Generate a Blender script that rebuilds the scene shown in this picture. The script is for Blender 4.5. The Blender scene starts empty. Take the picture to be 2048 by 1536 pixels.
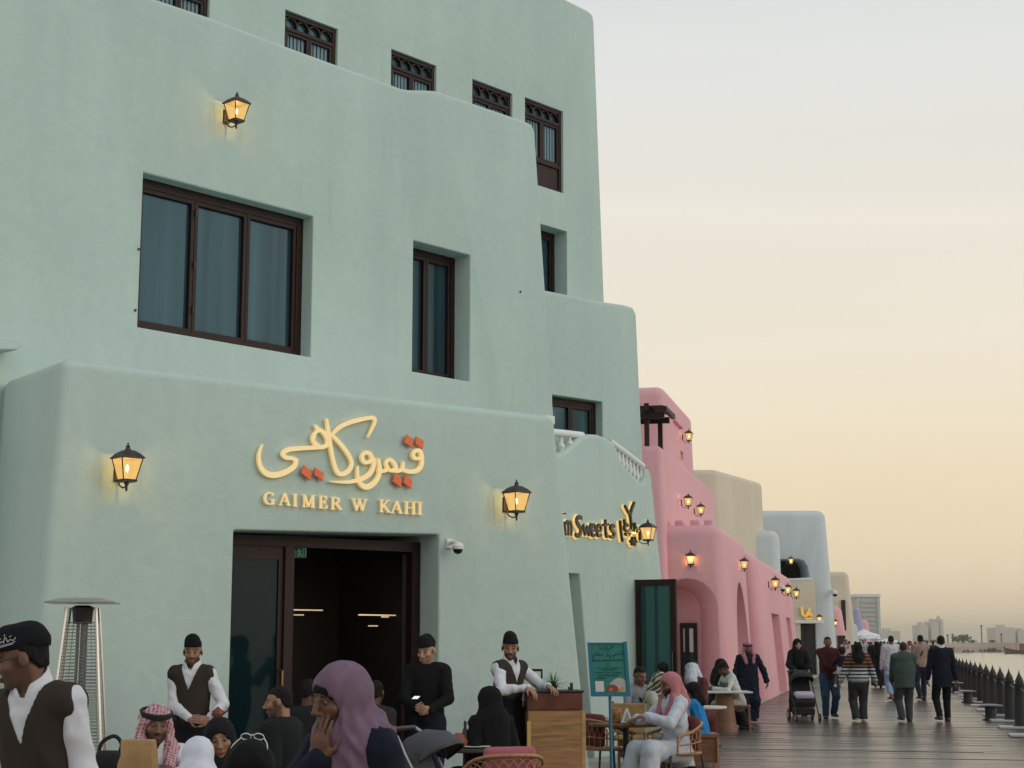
import bpy, bmesh, math, random
import numpy as np
from mathutils import Vector, Matrix

random.seed(7)
rng = np.random.default_rng(7)
SC = bpy.context.scene
COL = SC.collection
R = math.radians

# ------------------------------------------------------------------ camera, sky, sun, exposure
F = 3200.0
TH = math.atan(517 / 3200)
CAMH = 1.63
cam_d = bpy.data.cameras.new("camera")
cam_d.sensor_width = 36.0
cam_d.lens = F / 2048 * 36.0
cam_d.clip_start = 0.1
cam_d.clip_end = 9000
cam = bpy.data.objects.new("camera", cam_d)
COL.objects.link(cam)
cam.location = (0, 0, CAMH)
cam.rotation_euler = (R(90) + TH, 0, 0)
SC.camera = cam

SUN_EL, SUN_AZ = R(20), R(112)          # azimuth clockwise from +Y
world = bpy.data.worlds.new("World")
SC.world = world
world.use_nodes = True
wt = world.node_tree
wt.nodes.clear()
w_out = wt.nodes.new("ShaderNodeOutputWorld")
sky = wt.nodes.new("ShaderNodeTexSky")
sky.sky_type = 'NISHITA'
sky.sun_disc = False
sky.sun_elevation = SUN_EL
sky.sun_rotation = SUN_AZ
sky.air_density = 1.0
sky.dust_density = 6.0
sky.ozone_density = 1.0
bg1 = wt.nodes.new("ShaderNodeBackground")
bg1.inputs[1].default_value = 0.05
wt.links.new(sky.outputs[0], bg1.inputs[0])
# dusk veil of dust over the whole dome: warm at the horizon, pale grey blue overhead
tc = wt.nodes.new("ShaderNodeTexCoord")
sep = wt.nodes.new("ShaderNodeSeparateXYZ")
wt.links.new(tc.outputs["Generated"], sep.inputs[0])
ramp = wt.nodes.new("ShaderNodeValToRGB")
wt.links.new(sep.outputs[2], ramp.inputs[0])
def srgb(r, g, b):
    f = lambda c: (c / 12.92 if c <= 0.04045 else ((c + 0.055) / 1.055) ** 2.4)
    return (f(r / 255), f(g / 255), f(b / 255), 1)
els = [(0.0, (228, 208, 174)), (0.035, (232, 212, 178)), (0.10, (235, 218, 186)), (0.17, (234, 224, 204)),
       (0.25, (229, 223, 210)), (0.33, (221, 221, 216)), (0.40, (211, 214, 215)), (0.7, (185, 196, 204)), (1.0, (170, 184, 196))]
cr = ramp.color_ramp
while len(cr.elements) < len(els):
    cr.elements.new(0.5)
for e, (p, c) in zip(cr.elements, els):
    e.position = p
    e.color = srgb(*c)
# faint uneven dust layers
wmp = wt.nodes.new("ShaderNodeMapping"); wmp.inputs["Scale"].default_value = (1.2, 1.2, 7.0)
wt.links.new(tc.outputs["Generated"], wmp.inputs[0])
wn = wt.nodes.new("ShaderNodeTexNoise"); wn.inputs["Scale"].default_value = 1.6; wn.inputs["Detail"].default_value = 4; wn.inputs["Distortion"].default_value = .6
wt.links.new(wmp.outputs[0], wn.inputs["Vector"])
wr = wt.nodes.new("ShaderNodeMapRange"); wr.inputs["From Min"].default_value = .3; wr.inputs["From Max"].default_value = .7
wr.inputs["To Min"].default_value = .965; wr.inputs["To Max"].default_value = 1.035
wt.links.new(wn.outputs["Fac"], wr.inputs["Value"])
wv = wt.nodes.new("ShaderNodeVectorMath"); wv.operation = 'SCALE'
wt.links.new(ramp.outputs[0], wv.inputs[0]); wt.links.new(wr.outputs[0], wv.inputs["Scale"])
bg2 = wt.nodes.new("ShaderNodeBackground")
bg2.inputs[1].default_value = 1.2
wt.links.new(wv.outputs[0], bg2.inputs[0])
wmix = wt.nodes.new("ShaderNodeMixShader")
wmix.inputs[0].default_value = 0.9
wt.links.new(bg1.outputs[0], wmix.inputs[1])
wt.links.new(bg2.outputs[0], wmix.inputs[2])
wt.links.new(wmix.outputs[0], w_out.inputs[0])

sun_d = bpy.data.lights.new("sun", 'SUN')
sun_d.energy = 0.75
sun_d.angle = R(45)
sun_d.color = (1.0, 0.95, 0.88)
sun = bpy.data.objects.new("sun", sun_d)
COL.objects.link(sun)
sdir = Vector((math.sin(SUN_AZ) * math.cos(SUN_EL), math.cos(SUN_AZ) * math.cos(SUN_EL), math.sin(SUN_EL)))
sun.rotation_euler = (-sdir).to_track_quat('-Z', 'Y').to_euler()
sun.location = sdir * 60

SC.view_settings.view_transform = 'Standard'
SC.view_settings.look = 'None'
SC.view_settings.exposure = 0.0
SC.view_settings.gamma = 1.0
SC.view_settings.use_curve_mapping = False
SC.render.engine = 'CYCLES'
SC.cycles.max_bounces = 6
SC.cycles.diffuse_bounces = 3
SC.cycles.glossy_bounces = 3
SC.cycles.transmission_bounces = 4
SC.cycles.transparent_max_bounces = 12
SC.cycles.caustics_reflective = False
SC.cycles.caustics_refractive = False
SC.cycles.sample_clamp_indirect = 4.0
SC.cycles.use_denoising = True

# ------------------------------------------------------------------ pixel rays (photograph 2048 x 1536)
def ray(px, py):
    cx, cy = (px - 1024) / F, (768 - py) / F
    return Vector((cx, math.cos(TH) - math.sin(TH) * cy, math.sin(TH) + math.cos(TH) * cy))
EYE = Vector((0, 0, CAMH))
def ground(px, py, z=0.0):
    d = ray(px, py)
    return EYE + d * ((z - CAMH) / d.z)
def at(px, py, Y):
    d = ray(px, py)
    return EYE + d * (Y / d.y)
def xat(px, Y):
    return ray(px, 1285).x / ray(px, 1285).y * Y

class Wall:
    """vertical plane: s runs along it (to the right as seen from outside), z up, o outwards"""
    def __init__(s, o, d):
        s.o = Vector((o[0], o[1], 0))
        s.d = Vector((d[0], d[1], 0)).normalized()
        s.n = Vector((s.d.y, -s.d.x, 0))
    def sz(s, px, py, off=0.0):
        r = ray(px, py)
        t = (s.o + s.n * off - EYE).dot(s.n) / r.dot(s.n)
        p = EYE + r * t
        return ((p - s.o).dot(s.d), p.z)
    def P(s, a, z, o=0.0):
        p = s.o + s.d * a + s.n * o
        return Vector((p.x, p.y, z))
def wall_vp(px, Z, vp):
    h = ray(vp, 1285)
    return Wall((xat(px, Z), Z), (h.x, h.y))

# ------------------------------------------------------------------ materials
def mat(name, color, rough=0.6, metal=0.0, spec=0.5, emis=None, estr=0.0, noise=None, bump=None, attr=False, coat=0.0):
    m = bpy.data.materials.new(name)
    m.use_nodes = True
    nt = m.node_tree
    b = nt.nodes["Principled BSDF"]
    c = tuple(color) + ((1,) if len(color) == 3 else ())
    b.inputs["Base Color"].default_value = c
    b.inputs["Roughness"].default_value = rough
    b.inputs["Metallic"].default_value = metal
    b.inputs["Specular IOR Level"].default_value = spec
    if coat:
        b.inputs["Coat Weight"].default_value = coat
    if emis:
        b.inputs["Emission Color"].default_value = tuple(emis) + (1,)
        b.inputs["Emission Strength"].default_value = estr
    tcn = nt.nodes.new("ShaderNodeTexCoord")
    src = None
    if attr:
        a = nt.nodes.new("ShaderNodeAttribute")
        a.attribute_name = "Col"
        src = a.outputs["Color"]
    if noise:                                   # (scale, amount, stretch xyz)
        sc, amt, st = noise
        mp = nt.nodes.new("ShaderNodeMapping")
        mp.inputs["Scale"].default_value = st
        nt.links.new(tcn.outputs["Object"], mp.inputs[0])
        n = nt.nodes.new("ShaderNodeTexNoise")
        n.inputs["Scale"].default_value = sc
        n.inputs["Detail"].default_value = 6
        nt.links.new(mp.outputs[0], n.inputs["Vector"])
        rm = nt.nodes.new("ShaderNodeMapRange")
        rm.inputs["From Min"].default_value = 0.3
        rm.inputs["From Max"].default_value = 0.7
        rm.inputs["To Min"].default_value = 1 - amt
        rm.inputs["To Max"].default_value = 1 + amt
        nt.links.new(n.outputs["Fac"], rm.inputs["Value"])
        mul = nt.nodes.new("ShaderNodeVectorMath")
        mul.operation = 'SCALE'
        if src:
            nt.links.new(src, mul.inputs[0])
        else:
            mul.inputs[0].default_value = c[:3]
        nt.links.new(rm.outputs[0], mul.inputs["Scale"])
        src = mul.outputs[0]
    if src:
        nt.links.new(src, b.inputs["Base Color"])
    if bump:                                    # (scale, strength, distance)
        n2 = nt.nodes.new("ShaderNodeTexNoise")
        n2.inputs["Scale"].default_value = bump[0]
        n2.inputs["Detail"].default_value = 5
        nt.links.new(tcn.outputs["Object"], n2.inputs["Vector"])
        bp = nt.nodes.new("ShaderNodeBump")
        bp.inputs["Strength"].default_value = bump[1]
        bp.inputs["Distance"].default_value = bump[2]
        nt.links.new(n2.outputs["Fac"], bp.inputs["Height"])
        nt.links.new(bp.outputs[0], b.inputs["Normal"])
    return m

def plaster(name, color):
    """lime render: broad trowel mottling, faint vertical weather streaks, fine grain"""
    m = mat(name, color, 0.85, spec=0.25, bump=(26.0, 0.25, 0.012))
    nt = m.node_tree
    b = nt.nodes["Principled BSDF"]
    tcn = nt.nodes.new("ShaderNodeTexCoord")
    fac = None
    for sc, st, amt in ((0.55, (1, 1, 1), 0.05), (2.2, (1, 1, 0.12), 0.035), (9.0, (1, 1, 1), 0.03)):
        mp = nt.nodes.new("ShaderNodeMapping")
        mp.inputs["Scale"].default_value = st
        nt.links.new(tcn.outputs["Object"], mp.inputs[0])
        n = nt.nodes.new("ShaderNodeTexNoise")
        n.inputs["Scale"].default_value = sc
        n.inputs["Detail"].default_value = 5
        nt.links.new(mp.outputs[0], n.inputs["Vector"])
        rm = nt.nodes.new("ShaderNodeMapRange")
        rm.inputs["From Min"].default_value = 0.25
        rm.inputs["From Max"].default_value = 0.75
        rm.inputs["To Min"].default_value = 1 - amt
        rm.inputs["To Max"].default_value = 1 + amt
        nt.links.new(n.outputs["Fac"], rm.inputs["Value"])
        if fac is None:
            fac = rm.outputs[0]
        else:
            mm = nt.nodes.new("ShaderNodeMath")
            mm.operation = 'MULTIPLY'
            nt.links.new(fac, mm.inputs[0])
            nt.links.new(rm.outputs[0], mm.inputs[1])
            fac = mm.outputs[0]
    # rain streaks and old damp marks running down
    mp = nt.nodes.new("ShaderNodeMapping"); mp.inputs["Scale"].default_value = (2.6, 2.6, .22)
    nt.links.new(tcn.outputs["Object"], mp.inputs[0])
    n = nt.nodes.new("ShaderNodeTexNoise"); n.inputs["Scale"].default_value = 1.5; n.inputs["Detail"].default_value = 7; n.inputs["Roughness"].default_value = .62
    nt.links.new(mp.outputs[0], n.inputs["Vector"])
    rm = nt.nodes.new("ShaderNodeMapRange"); rm.interpolation_type = 'SMOOTHSTEP'
    rm.inputs["From Min"].default_value = .56; rm.inputs["From Max"].default_value = .74; rm.inputs["To Min"].default_value = 1; rm.inputs["To Max"].default_value = .94
    nt.links.new(n.outputs["Fac"], rm.inputs["Value"])
    mm = nt.nodes.new("ShaderNodeMath"); mm.operation = 'MULTIPLY'
    nt.links.new(fac, mm.inputs[0]); nt.links.new(rm.outputs[0], mm.inputs[1]); fac = mm.outputs[0]
    # trowelled unevenness under the fine grain
    bp0 = [q for q in nt.nodes if q.type == 'BUMP'][0]
    n3 = nt.nodes.new("ShaderNodeTexNoise"); n3.inputs["Scale"].default_value = 3.4; n3.inputs["Detail"].default_value = 3; n3.inputs["Distortion"].default_value = .8
    nt.links.new(tcn.outputs["Object"], n3.inputs["Vector"])
    bp2 = nt.nodes.new("ShaderNodeBump"); bp2.inputs["Strength"].default_value = .22; bp2.inputs["Distance"].default_value = .05
    nt.links.new(n3.outputs["Fac"], bp2.inputs["Height"]); nt.links.new(bp2.outputs[0], bp0.inputs["Normal"])
    v = nt.nodes.new("ShaderNodeVectorMath")
    v.operation = 'SCALE'
    v.inputs[0].default_value = color[:3]
    nt.links.new(fac, v.inputs["Scale"])
    nt.links.new(v.outputs[0], b.inputs["Base Color"])
    return m

def lin(r, g, b):
    return srgb(r, g, b)[:3]
M = {}
M['green'] = plaster("green_plaster", (0.462, 0.578, 0.54))
M['pink'] = plaster("pink_plaster", (0.73, 0.40, 0.44))
M['beige'] = plaster("beige_plaster", (0.63, 0.55, 0.44))
M['blue'] = plaster("pale_blue_plaster", (0.57, 0.63, 0.65))
M['white'] = mat("white_plaster", (0.74, 0.76, 0.74), 0.8, bump=(30, .2, .01))
M['wood'] = mat("dark_stained_wood", (0.020, 0.007, 0.0055), 0.55, spec=.3, noise=(6, .35, (8, 8, .6)), bump=(40, .2, .004))
M['glass'] = mat("window_glass", (0.026, 0.060, 0.078), 0.05, spec=0.35, noise=(2.6, .55, (1.6, 1.6, .06)))
M['curtain'] = mat("blue_grey_curtain", (0.16, 0.26, 0.31), 0.8)
M['black'] = mat("black_metal", (0.012, 0.011, 0.011), 0.45, noise=(20, .3, (1, 1, 1)))
M['bronze'] = mat("aged_bronze_metal", (0.05, 0.04, 0.036), 0.5, 0.4, noise=(18, .3, (1, 1, 1)))
M['brass'] = mat("brass", (0.45, 0.30, 0.11), 0.35, 0.9)
M['gold'] = mat("cream_gold_letter", (0.86, 0.66, 0.34), 0.4, emis=(1.0, 0.72, 0.33), estr=0.3)
M['red'] = mat("orange_red_letter", (0.82, 0.16, 0.045), 0.5)
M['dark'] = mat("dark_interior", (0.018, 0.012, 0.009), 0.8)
M['teal'] = mat("teal_board", (0.012, 0.19, 0.165), 0.45)
M['tealframe'] = mat("blue_painted_steel", (0.01, 0.16, 0.25), 0.4)
M['steel'] = mat("brushed_steel", (0.45, 0.45, 0.43), 0.35, 0.85)
M['oak'] = mat("oak_veneer", (0.30, 0.16, 0.065), 0.45, noise=(3.0, .35, (1.2, 1.2, 14)), bump=(30, .1, .003))
M['copper'] = mat("dark_copper", (0.10, 0.032, 0.022), 0.35, 0.35, noise=(5, .5, (1, 1, 1)))
M['rattan'] = mat("rattan_cane", (0.36, 0.19, 0.085), 0.5, noise=(25, .3, (1, 1, 1)))
M['cushion'] = mat("dusty_pink_fabric", (0.36, 0.105, 0.13), 0.9, bump=(200, .3, .003))
M['redcushion'] = mat("dark_red_fabric", (0.16, 0.03, 0.03), 0.9)
M['walnut'] = mat("walnut_wood", (0.17, 0.075, 0.035), 0.5, noise=(4, .3, (1, 1, 10)))
M['paper'] = mat("kraft_paper", (0.37, 0.225, 0.095), 0.75, noise=(8, .15, (1, 1, 1)), bump=(14, .6, .01))
M['whiteplastic'] = mat("white_plastic", (0.72, 0.72, 0.70), 0.45)
M['greyfabric'] = mat("grey_stroller_fabric", (0.058, 0.061, 0.07), 0.85, bump=(160, .3, .003))
M['blackfabric'] = mat("black_fabric", (0.012, 0.012, 0.014), 0.9)
M['tealfabric'] = mat("teal_upholstery", (0.012, 0.085, 0.085), 0.85)
M['leaf'] = mat("leaf_green", (0.035, 0.10, 0.03), 0.55)
M['orange'] = mat("orange_plastic", (0.50, 0.13, 0.03), 0.5)
M['stone'] = mat("pale_paving", (0.42, 0.38, 0.34), 0.8, noise=(1.5, .15, (1, 1, 1)), bump=(20, .2, .01))
M['sand'] = mat("sand_bank", (0.36, 0.27, 0.19), 0.9, noise=(.05, .25, (1, 1, 1)))
M['rock'] = mat("dark_rock", (0.07, 0.05, 0.04), 0.9, noise=(.2, .4, (1, 1, 1)))
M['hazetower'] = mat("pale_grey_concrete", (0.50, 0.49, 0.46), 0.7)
M['postblack'] = mat("charcoal_timber", (0.016, 0.017, 0.02), 0.6, noise=(6, .4, (3, 3, .4)), bump=(30, .25, .006))
M['bottle'] = mat("pale_aqua_glass", (0.35, 0.5, 0.5), 0.1)

M['glass'].node_tree.nodes['Principled BSDF'].inputs['Specular Tint'].default_value = (.42, .72, .85, 1)

# ------------------------------------------------------------------ mesh helpers
WM = {}
def T(loc, rz=0.0):
    return Matrix.Translation(loc) @ Matrix.Rotation(rz, 4, 'Z')

def tag(o, label=None, cat=None, group=None, kind=None):
    if label: o["label"] = label
    if cat: o["category"] = cat
    if group: o["group"] = group
    if kind: o["kind"] = kind
    return o

def empty(name, loc, label, cat, group=None, rz=0.0):
    o = bpy.data.objects.new(name, None)
    COL.objects.link(o)
    o.location = loc
    o.rotation_euler = (0, 0, rz)
    o.empty_display_size = 0.2
    WM[o.name] = T(loc, rz)
    return tag(o, label, cat, group)

def link(name, me, material, parent=None, local=False):
    """one mesh object; vertices come in world space unless local"""
    o = bpy.data.objects.new(name, me)
    COL.objects.link(o)
    if material is not None and not me.materials:
        me.materials.append(material)
    if parent is not None:
        w = WM[parent.name]
        if not local:
            me.transform(w.inverted())
        o.parent = parent
        WM[o.name] = w
    else:
        WM[o.name] = Matrix.Identity(4)
    return o

class MB:
    def __init__(s):
        s.v, s.f, s.mi = [], [], []
        s.cur = 0
    def add(s, vs, fs):
        b = len(s.v)
        s.v += [tuple(p) for p in vs]
        s.f += [tuple(b + i for i in f) for f in fs]
        s.mi += [s.cur] * len(fs)
        return s
    def box(s, x0, x1, y0, y1, z0, z1, tf=None):
        vs = [(x, y, z) for z in (z0, z1) for y in (y0, y1) for x in (x0, x1)]
        if tf:
            vs = [tf(*p) for p in vs]
        return s.add(vs, [(0, 2, 3, 1), (4, 5, 7, 6), (0, 1, 5, 4), (2, 6, 7, 3), (0, 4, 6, 2), (1, 3, 7, 5)])
    def tube(s, pts, r, n=8, close=False, caps=True):
        pts = [Vector(p) for p in pts]
        m = len(pts)
        rs = [r] * m if not hasattr(r, '__len__') else r
        vs, prev = [], None
        for i, p in enumerate(pts):
            if close:
                t = pts[(i + 1) % m] - pts[i - 1]
            else:
                t = pts[min(i + 1, m - 1)] - pts[max(i - 1, 0)]
            t.normalize()
            if prev is None:
                a = Vector((0, 0, 1)) if abs(t.z) < .9 else Vector((1, 0, 0))
                u = t.cross(a).normalized()
            else:
                u = (prev - t * prev.dot(t)).normalized()
            prev = u
            w = t.cross(u)
            for k in range(n):
                an = 2 * math.pi * k / n
                vs.append(p + (u * math.cos(an) + w * math.sin(an)) * rs[i])
        fs = []
        for i in range(m if close else m - 1):
            j = (i + 1) % m
            for k in range(n):
                l = (k + 1) % n
                fs.append((i * n + k, i * n + l, j * n + l, j * n + k))
        if caps and not close:
            fs.append(tuple(range(n - 1, -1, -1)))
            fs.append(tuple((m - 1) * n + k for k in range(n)))
        return s.add(vs, fs)
    def lathe(s, prof, c=(0, 0, 0), n=16, sx=1, sy=1, rot=0):
        vs = []
        for r, z in prof:
            for k in range(n):
                a = 2 * math.pi * k / n + rot
                vs.append((c[0] + r * math.cos(a) * sx, c[1] + r * math.sin(a) * sy, c[2] + z))
        fs = []
        for i in range(len(prof) - 1):
            for k in range(n):
                l = (k + 1) % n
                fs.append((i * n + k, i * n + l, (i + 1) * n + l, (i + 1) * n + k))
        fs.append(tuple(range(n - 1, -1, -1)))
        fs.append(tuple((len(prof) - 1) * n + k for k in range(n)))
        return s.add(vs, fs)
    def prism(s, poly, fn, o0, o1):
        """poly in 2D, fn(a,b,o)->world, between offsets o0 < o1"""
        n = len(poly)
        vs = [fn(a, b, o0) for a, b in poly] + [fn(a, b, o1) for a, b in poly]
        fs = [tuple(range(n - 1, -1, -1)), tuple(range(n, 2 * n))]
        fs += [(i, (i + 1) % n, n + (i + 1) % n, n + i) for i in range(n)]
        return s.add(vs, fs)
    def ribbon(s, pts, wid, fn, o0, o1):
        """flat stroke of varying width along a smooth 2D line, given thickness"""
        P, W = smooth2(pts, wid)
        L, Rr = [], []
        for i, (x, y) in enumerate(P):
            a = P[max(i - 1, 0)]; b = P[min(i + 1, len(P) - 1)]
            dx, dy = b[0] - a[0], b[1] - a[1]
            l = math.hypot(dx, dy) or 1
            nx, ny = -dy / l, dx / l
            L.append((x + nx * W[i], y + ny * W[i]))
            Rr.append((x - nx * W[i], y - ny * W[i]))
        n = len(P)
        vs = [fn(a, b, o) for o in (o0, o1) for a, b in L + Rr]
        fs = []
        for i in range(n - 1):
            fs.append((2 * n + i, 2 * n + i + 1, 3 * n + i + 1, 3 * n + i))
            fs.append((i + 1, i, n + i, n + i + 1))
            fs.append((i, i + 1, 2 * n + i + 1, 2 * n + i))
            fs.append((n + i + 1, n + i, 3 * n + i, 3 * n + i + 1))
        fs.append((0, 2 * n, 3 * n, n))
        fs.append((n - 1, 2 * n - 1, 4 * n - 1, 3 * n - 1))
        return s.add(vs, fs)
    def build(s, name, material, parent=None, smooth=None, local=False, recalc=True, mats=None, bevel=0):
        me = bpy.data.meshes.new(name)
        me.from_pydata(s.v, [], s.f)
        if mats:
            for q in mats: me.materials.append(q)
            me.polygons.foreach_set("material_index", s.mi)
        if recalc or bevel:
            bm = bmesh.new(); bm.from_mesh(me)
            bmesh.ops.recalc_face_normals(bm, faces=bm.faces)
            if bevel:
                bmesh.ops.bevel(bm, geom=[e for e in bm.edges if e.is_manifold and e.calc_face_angle(0) > .6], offset=bevel, segments=2, affect='EDGES', profile=.5, clamp_overlap=True)
            bm.to_mesh(me); bm.free()
        if smooth is not None:
            me.polygons.foreach_set("use_smooth", [True] * len(me.polygons))
            me.set_sharp_from_angle(angle=R(smooth))
        return link(name, me, material, parent, local)

def smooth2(pts, wid, sub=5):
    if len(pts) < 3:
        w = wid if hasattr(wid, '__len__') else [wid] * len(pts)
        return list(pts), list(w)
    w = list(wid) if hasattr(wid, '__len__') else [wid] * len(pts)
    if len(w) != len(pts):
        xs = np.linspace(0, 1, len(w)); w = list(np.interp(np.linspace(0, 1, len(pts)), xs, w))
    P, W = [], []
    n = len(pts)
    for i in range(n - 1):
        p0, p1, p2, p3 = pts[max(i - 1, 0)], pts[i], pts[i + 1], pts[min(i + 2, n - 1)]
        for k in range(sub):
            t = k / sub
            P.append(tuple(.5 * (2 * p1[j] + (p2[j] - p0[j]) * t + (2 * p0[j] - 5 * p1[j] + 4 * p2[j] - p3[j]) * t * t
                                 + (3 * p1[j] - p0[j] - 3 * p2[j] + p3[j]) * t ** 3) for j in range(len(p1))))
            W.append(w[i] * (1 - t) + w[i + 1] * t)
    P.append(tuple(pts[-1])); W.append(w[-1])
    return P, W

def smooth3(pts, sub=5):
    return smooth2(pts, 1.0, sub)[0]

def copy_tree(o, parent=None):
    c = o.copy()
    COL.objects.link(c)
    if parent is not None:
        c.parent = parent
    for ch in list(o.children):
        copy_tree(ch, c)
    return c

def clean_mesh(me, ang=35):
    me.polygons.foreach_set("use_smooth", [True] * len(me.polygons))
    me.set_sharp_from_angle(angle=R(ang))

def boolean(me, cutters, bev=0.0):
    """difference of prisms, optional softening of the new edges; returns a new mesh"""
    o = bpy.data.objects.new("work", me)
    COL.objects.link(o)
    obs = []
    for mb in cutters:
        cm = bpy.data.meshes.new("cut")
        cm.from_pydata(mb.v, [], mb.f)
        bm = bmesh.new(); bm.from_mesh(cm)
        bmesh.ops.recalc_face_normals(bm, faces=bm.faces)
        bm.to_mesh(cm); bm.free()
        co = bpy.data.objects.new("cut", cm)
        COL.objects.link(co)
        md = o.modifiers.new("b", 'BOOLEAN')
        md.operation = 'DIFFERENCE'
        md.solver = 'EXACT'
        md.object = co
        obs.append(co)
    if bev:
        md = o.modifiers.new("v", 'BEVEL')
        md.width = bev; md.segments = 3; md.limit_method = 'ANGLE'; md.angle_limit = R(60)
        md.use_clamp_overlap = True
    dg = bpy.context.evaluated_depsgraph_get()
    out = bpy.data.meshes.new_from_object(o.evaluated_get(dg), depsgraph=dg)
    for q in obs + [o]:
        d = q.data
        bpy.data.objects.remove(q)
        bpy.data.meshes.remove(d)
    return out

def cutter(W, poly, depth, out=0.6):
    return MB().prism(poly, lambda a, z, o: W.P(a, z, o), -depth, out)

def bevel_edges(bm, sel, off, seg=5):
    bmesh.ops.bevel(bm, geom=sel, offset=off, segments=seg, affect='EDGES', profile=0.5, clamp_overlap=True)

def mass(name, W, poly, depth, bev, material, parent, cuts=(), cut_bev=0.02):
    """adobe wall block: outline on the wall plane, pushed back; soft rim"""
    mb = cutter(W, poly, depth, 0.0)
    me = bpy.data.meshes.new(name)
    me.from_pydata(mb.v, [], mb.f)
    bm = bmesh.new(); bm.from_mesh(me)
    bmesh.ops.recalc_face_normals(bm, faces=bm.faces)
    n = len(poly)
    bm.verts.ensure_lookup_table()
    front = set(bm.verts[n + i] for i in range(n))
    zmin = min(z for _, z in poly) + .05
    es = [e for e in bm.edges if e.verts[0] in front and e.verts[1] in front and max(e.verts[0].co.z, e.verts[1].co.z) > zmin]
    if bev:
        bevel_edges(bm, es, bev)
    bm.to_mesh(me); bm.free()
    if cuts:
        me = boolean(me, [cutter(W, p, d) for p, d in cuts], cut_bev)
    clean_mesh(me)
    return link(name, me, material, parent)

def block(name, bot, top, bev, material, parent, cuts=(), cut_bev=0.02, seg=5):
    """tapered block: bottom and top plan polygons (with heights); soft vertical and top edges"""
    n = len(bot)
    me = bpy.data.meshes.new(name)
    vs = [tuple(p) if len(p) == 3 else (p[0], p[1], -.05) for p in bot] + [tuple(p) for p in top]
    fs = [tuple(range(n - 1, -1, -1)), tuple(range(n, 2 * n))] + [(i, (i + 1) % n, n + (i + 1) % n, n + i) for i in range(n)]
    me.from_pydata(vs, [], fs)
    bm = bmesh.new(); bm.from_mesh(me)
    bmesh.ops.recalc_face_normals(bm, faces=bm.faces)
    bm.verts.ensure_lookup_table()
    lo = set(bm.verts[i] for i in range(n))
    es = [e for e in bm.edges if not (e.verts[0] in lo and e.verts[1] in lo)]
    if bev:
        bevel_edges(bm, es, bev, seg)
    bm.to_mesh(me); bm.free()
    if cuts:
        me = boolean(me, list(cuts), cut_bev)
    clean_mesh(me)
    return link(name, me, material, parent)

def wbox(mb, W, s0, s1, z0, z1, o0, o1):
    return mb.box(s0, s1, z0, z1, o0, o1, tf=lambda a, z, o: W.P(a, z, o))
def rect(s0, s1, z0, z1):
    return [(s0, z0), (s1, z0), (s1, z1), (s0, z1)]

def window(W, s0, s1, z0, z1, off, sashes, parent, top=0.0, fw=.06, curtain=False, lower=0.0):
    """wood frame in the opening, sashes with panes; optional carved transom and lower panel"""
    f = MB()
    d0, d1 = off - .09, off
    wbox(f, W, s0, s0 + fw, z0, z1, d0, d1)
    wbox(f, W, s1 - fw, s1, z0, z1, d0, d1)
    wbox(f, W, s0 + fw, s1 - fw, z1 - fw * 1.1, z1, d0, d1 - .002)
    wbox(f, W, s0 + fw, s1 - fw, z0, z0 + fw * .8, d0, d1 - .002)
    zt = z1 - fw * 1.1
    zb = z0 + fw * .8
    if lower:
        wbox(f, W, s0 + fw, s1 - fw, zb, zb + lower, d0 + .03, d1 - .03)
        wbox(f, W, s0 + fw, s1 - fw, zb + lower, zb + lower + .06, d0, d1 + .008)
        zb += lower + .06
    n = max(sashes, 1)
    inner0, inner1 = s0 + fw, s1 - fw
    if top:
        wbox(f, W, inner0, inner1, zt - top - .05, zt - top, d0, d1 + .008)
        m = n * 2
        cell = (inner1 - inner0) / m
        for i in range(m):                       # little carved arches over a dark pane
            c = inner0 + cell * (i + .5)
            for sgn in (-1, 1):
                f.ribbon([(c + sgn * cell * .5, zt - top), (c + sgn * cell * .47, zt - top * .45), (c + sgn * cell * .25, zt - top * .12), (c, zt - .005)],
                         [.013, .013, .012, .009], lambda a, z, o: W.P(a, z, o), d0 + .02, d1 - .02 + .001 * sgn)
        ztt = zt - top - .05
    else:
        ztt = zt
    win = f.build("window", M['wood'], parent)
    if top:
        p = MB(); wbox(p, W, inner0, inner1, zt - top, zt, d0 + .005, d0 + .012)
        p.build("pane", M['glass'], win)
    step = (inner1 - inner0) / n
    for i in range(n):
        a, b = inner0 + step * i, inner0 + step * (i + 1)
        q = MB()
        sw = .05
        wbox(q, W, a + .004, a + sw, zb, ztt, d0 + .01, d1 - .012)
        wbox(q, W, b - sw, b - .004, zb, ztt, d0 + .01, d1 - .012)
        wbox(q, W, a + sw, b - sw, zb, zb + sw, d0 + .01, d1 - .014)
        wbox(q, W, a + sw, b - sw, ztt - sw, ztt, d0 + .01, d1 - .014)
        q.build("sash", M['wood'], win)
        p = MB()
        if curtain:
            # narrow glazing strips over pleats
            k = 5
            st = (b - a - 2 * sw) / k
            for j in range(k):
                x = a + sw + st * j
                wbox(p, W, x + .012, x + st - .012, zb + sw, ztt - sw, d0 + .02, d0 + .028)
            p.build("pane", M['curtain'], win)
            bk = MB(); wbox(bk, W, a + sw, b - sw, zb + sw, ztt - sw, d0 + .004, d0 + .012)
            bk.build("backing", M['dark'], win)
        else:
            wbox(p, W, a + sw, b - sw, zb + sw, ztt - sw, d0 + .02, d0 + .028)
            p.build("pane", M['glass'], win)
    return win

# ------------------------------------------------------------------ ground, deck, water
pt = Vector((0.2269, 0.9739, 0)); pn = Vector((0.9739, -0.2269, 0))       # along the pier, towards the sea
def pier(nn, tt, z=0.0):
    p = pn * nn + pt * tt
    return Vector((p.x, p.y, z))
DECK_L, DECK_R = -3.45, 3.0

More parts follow.
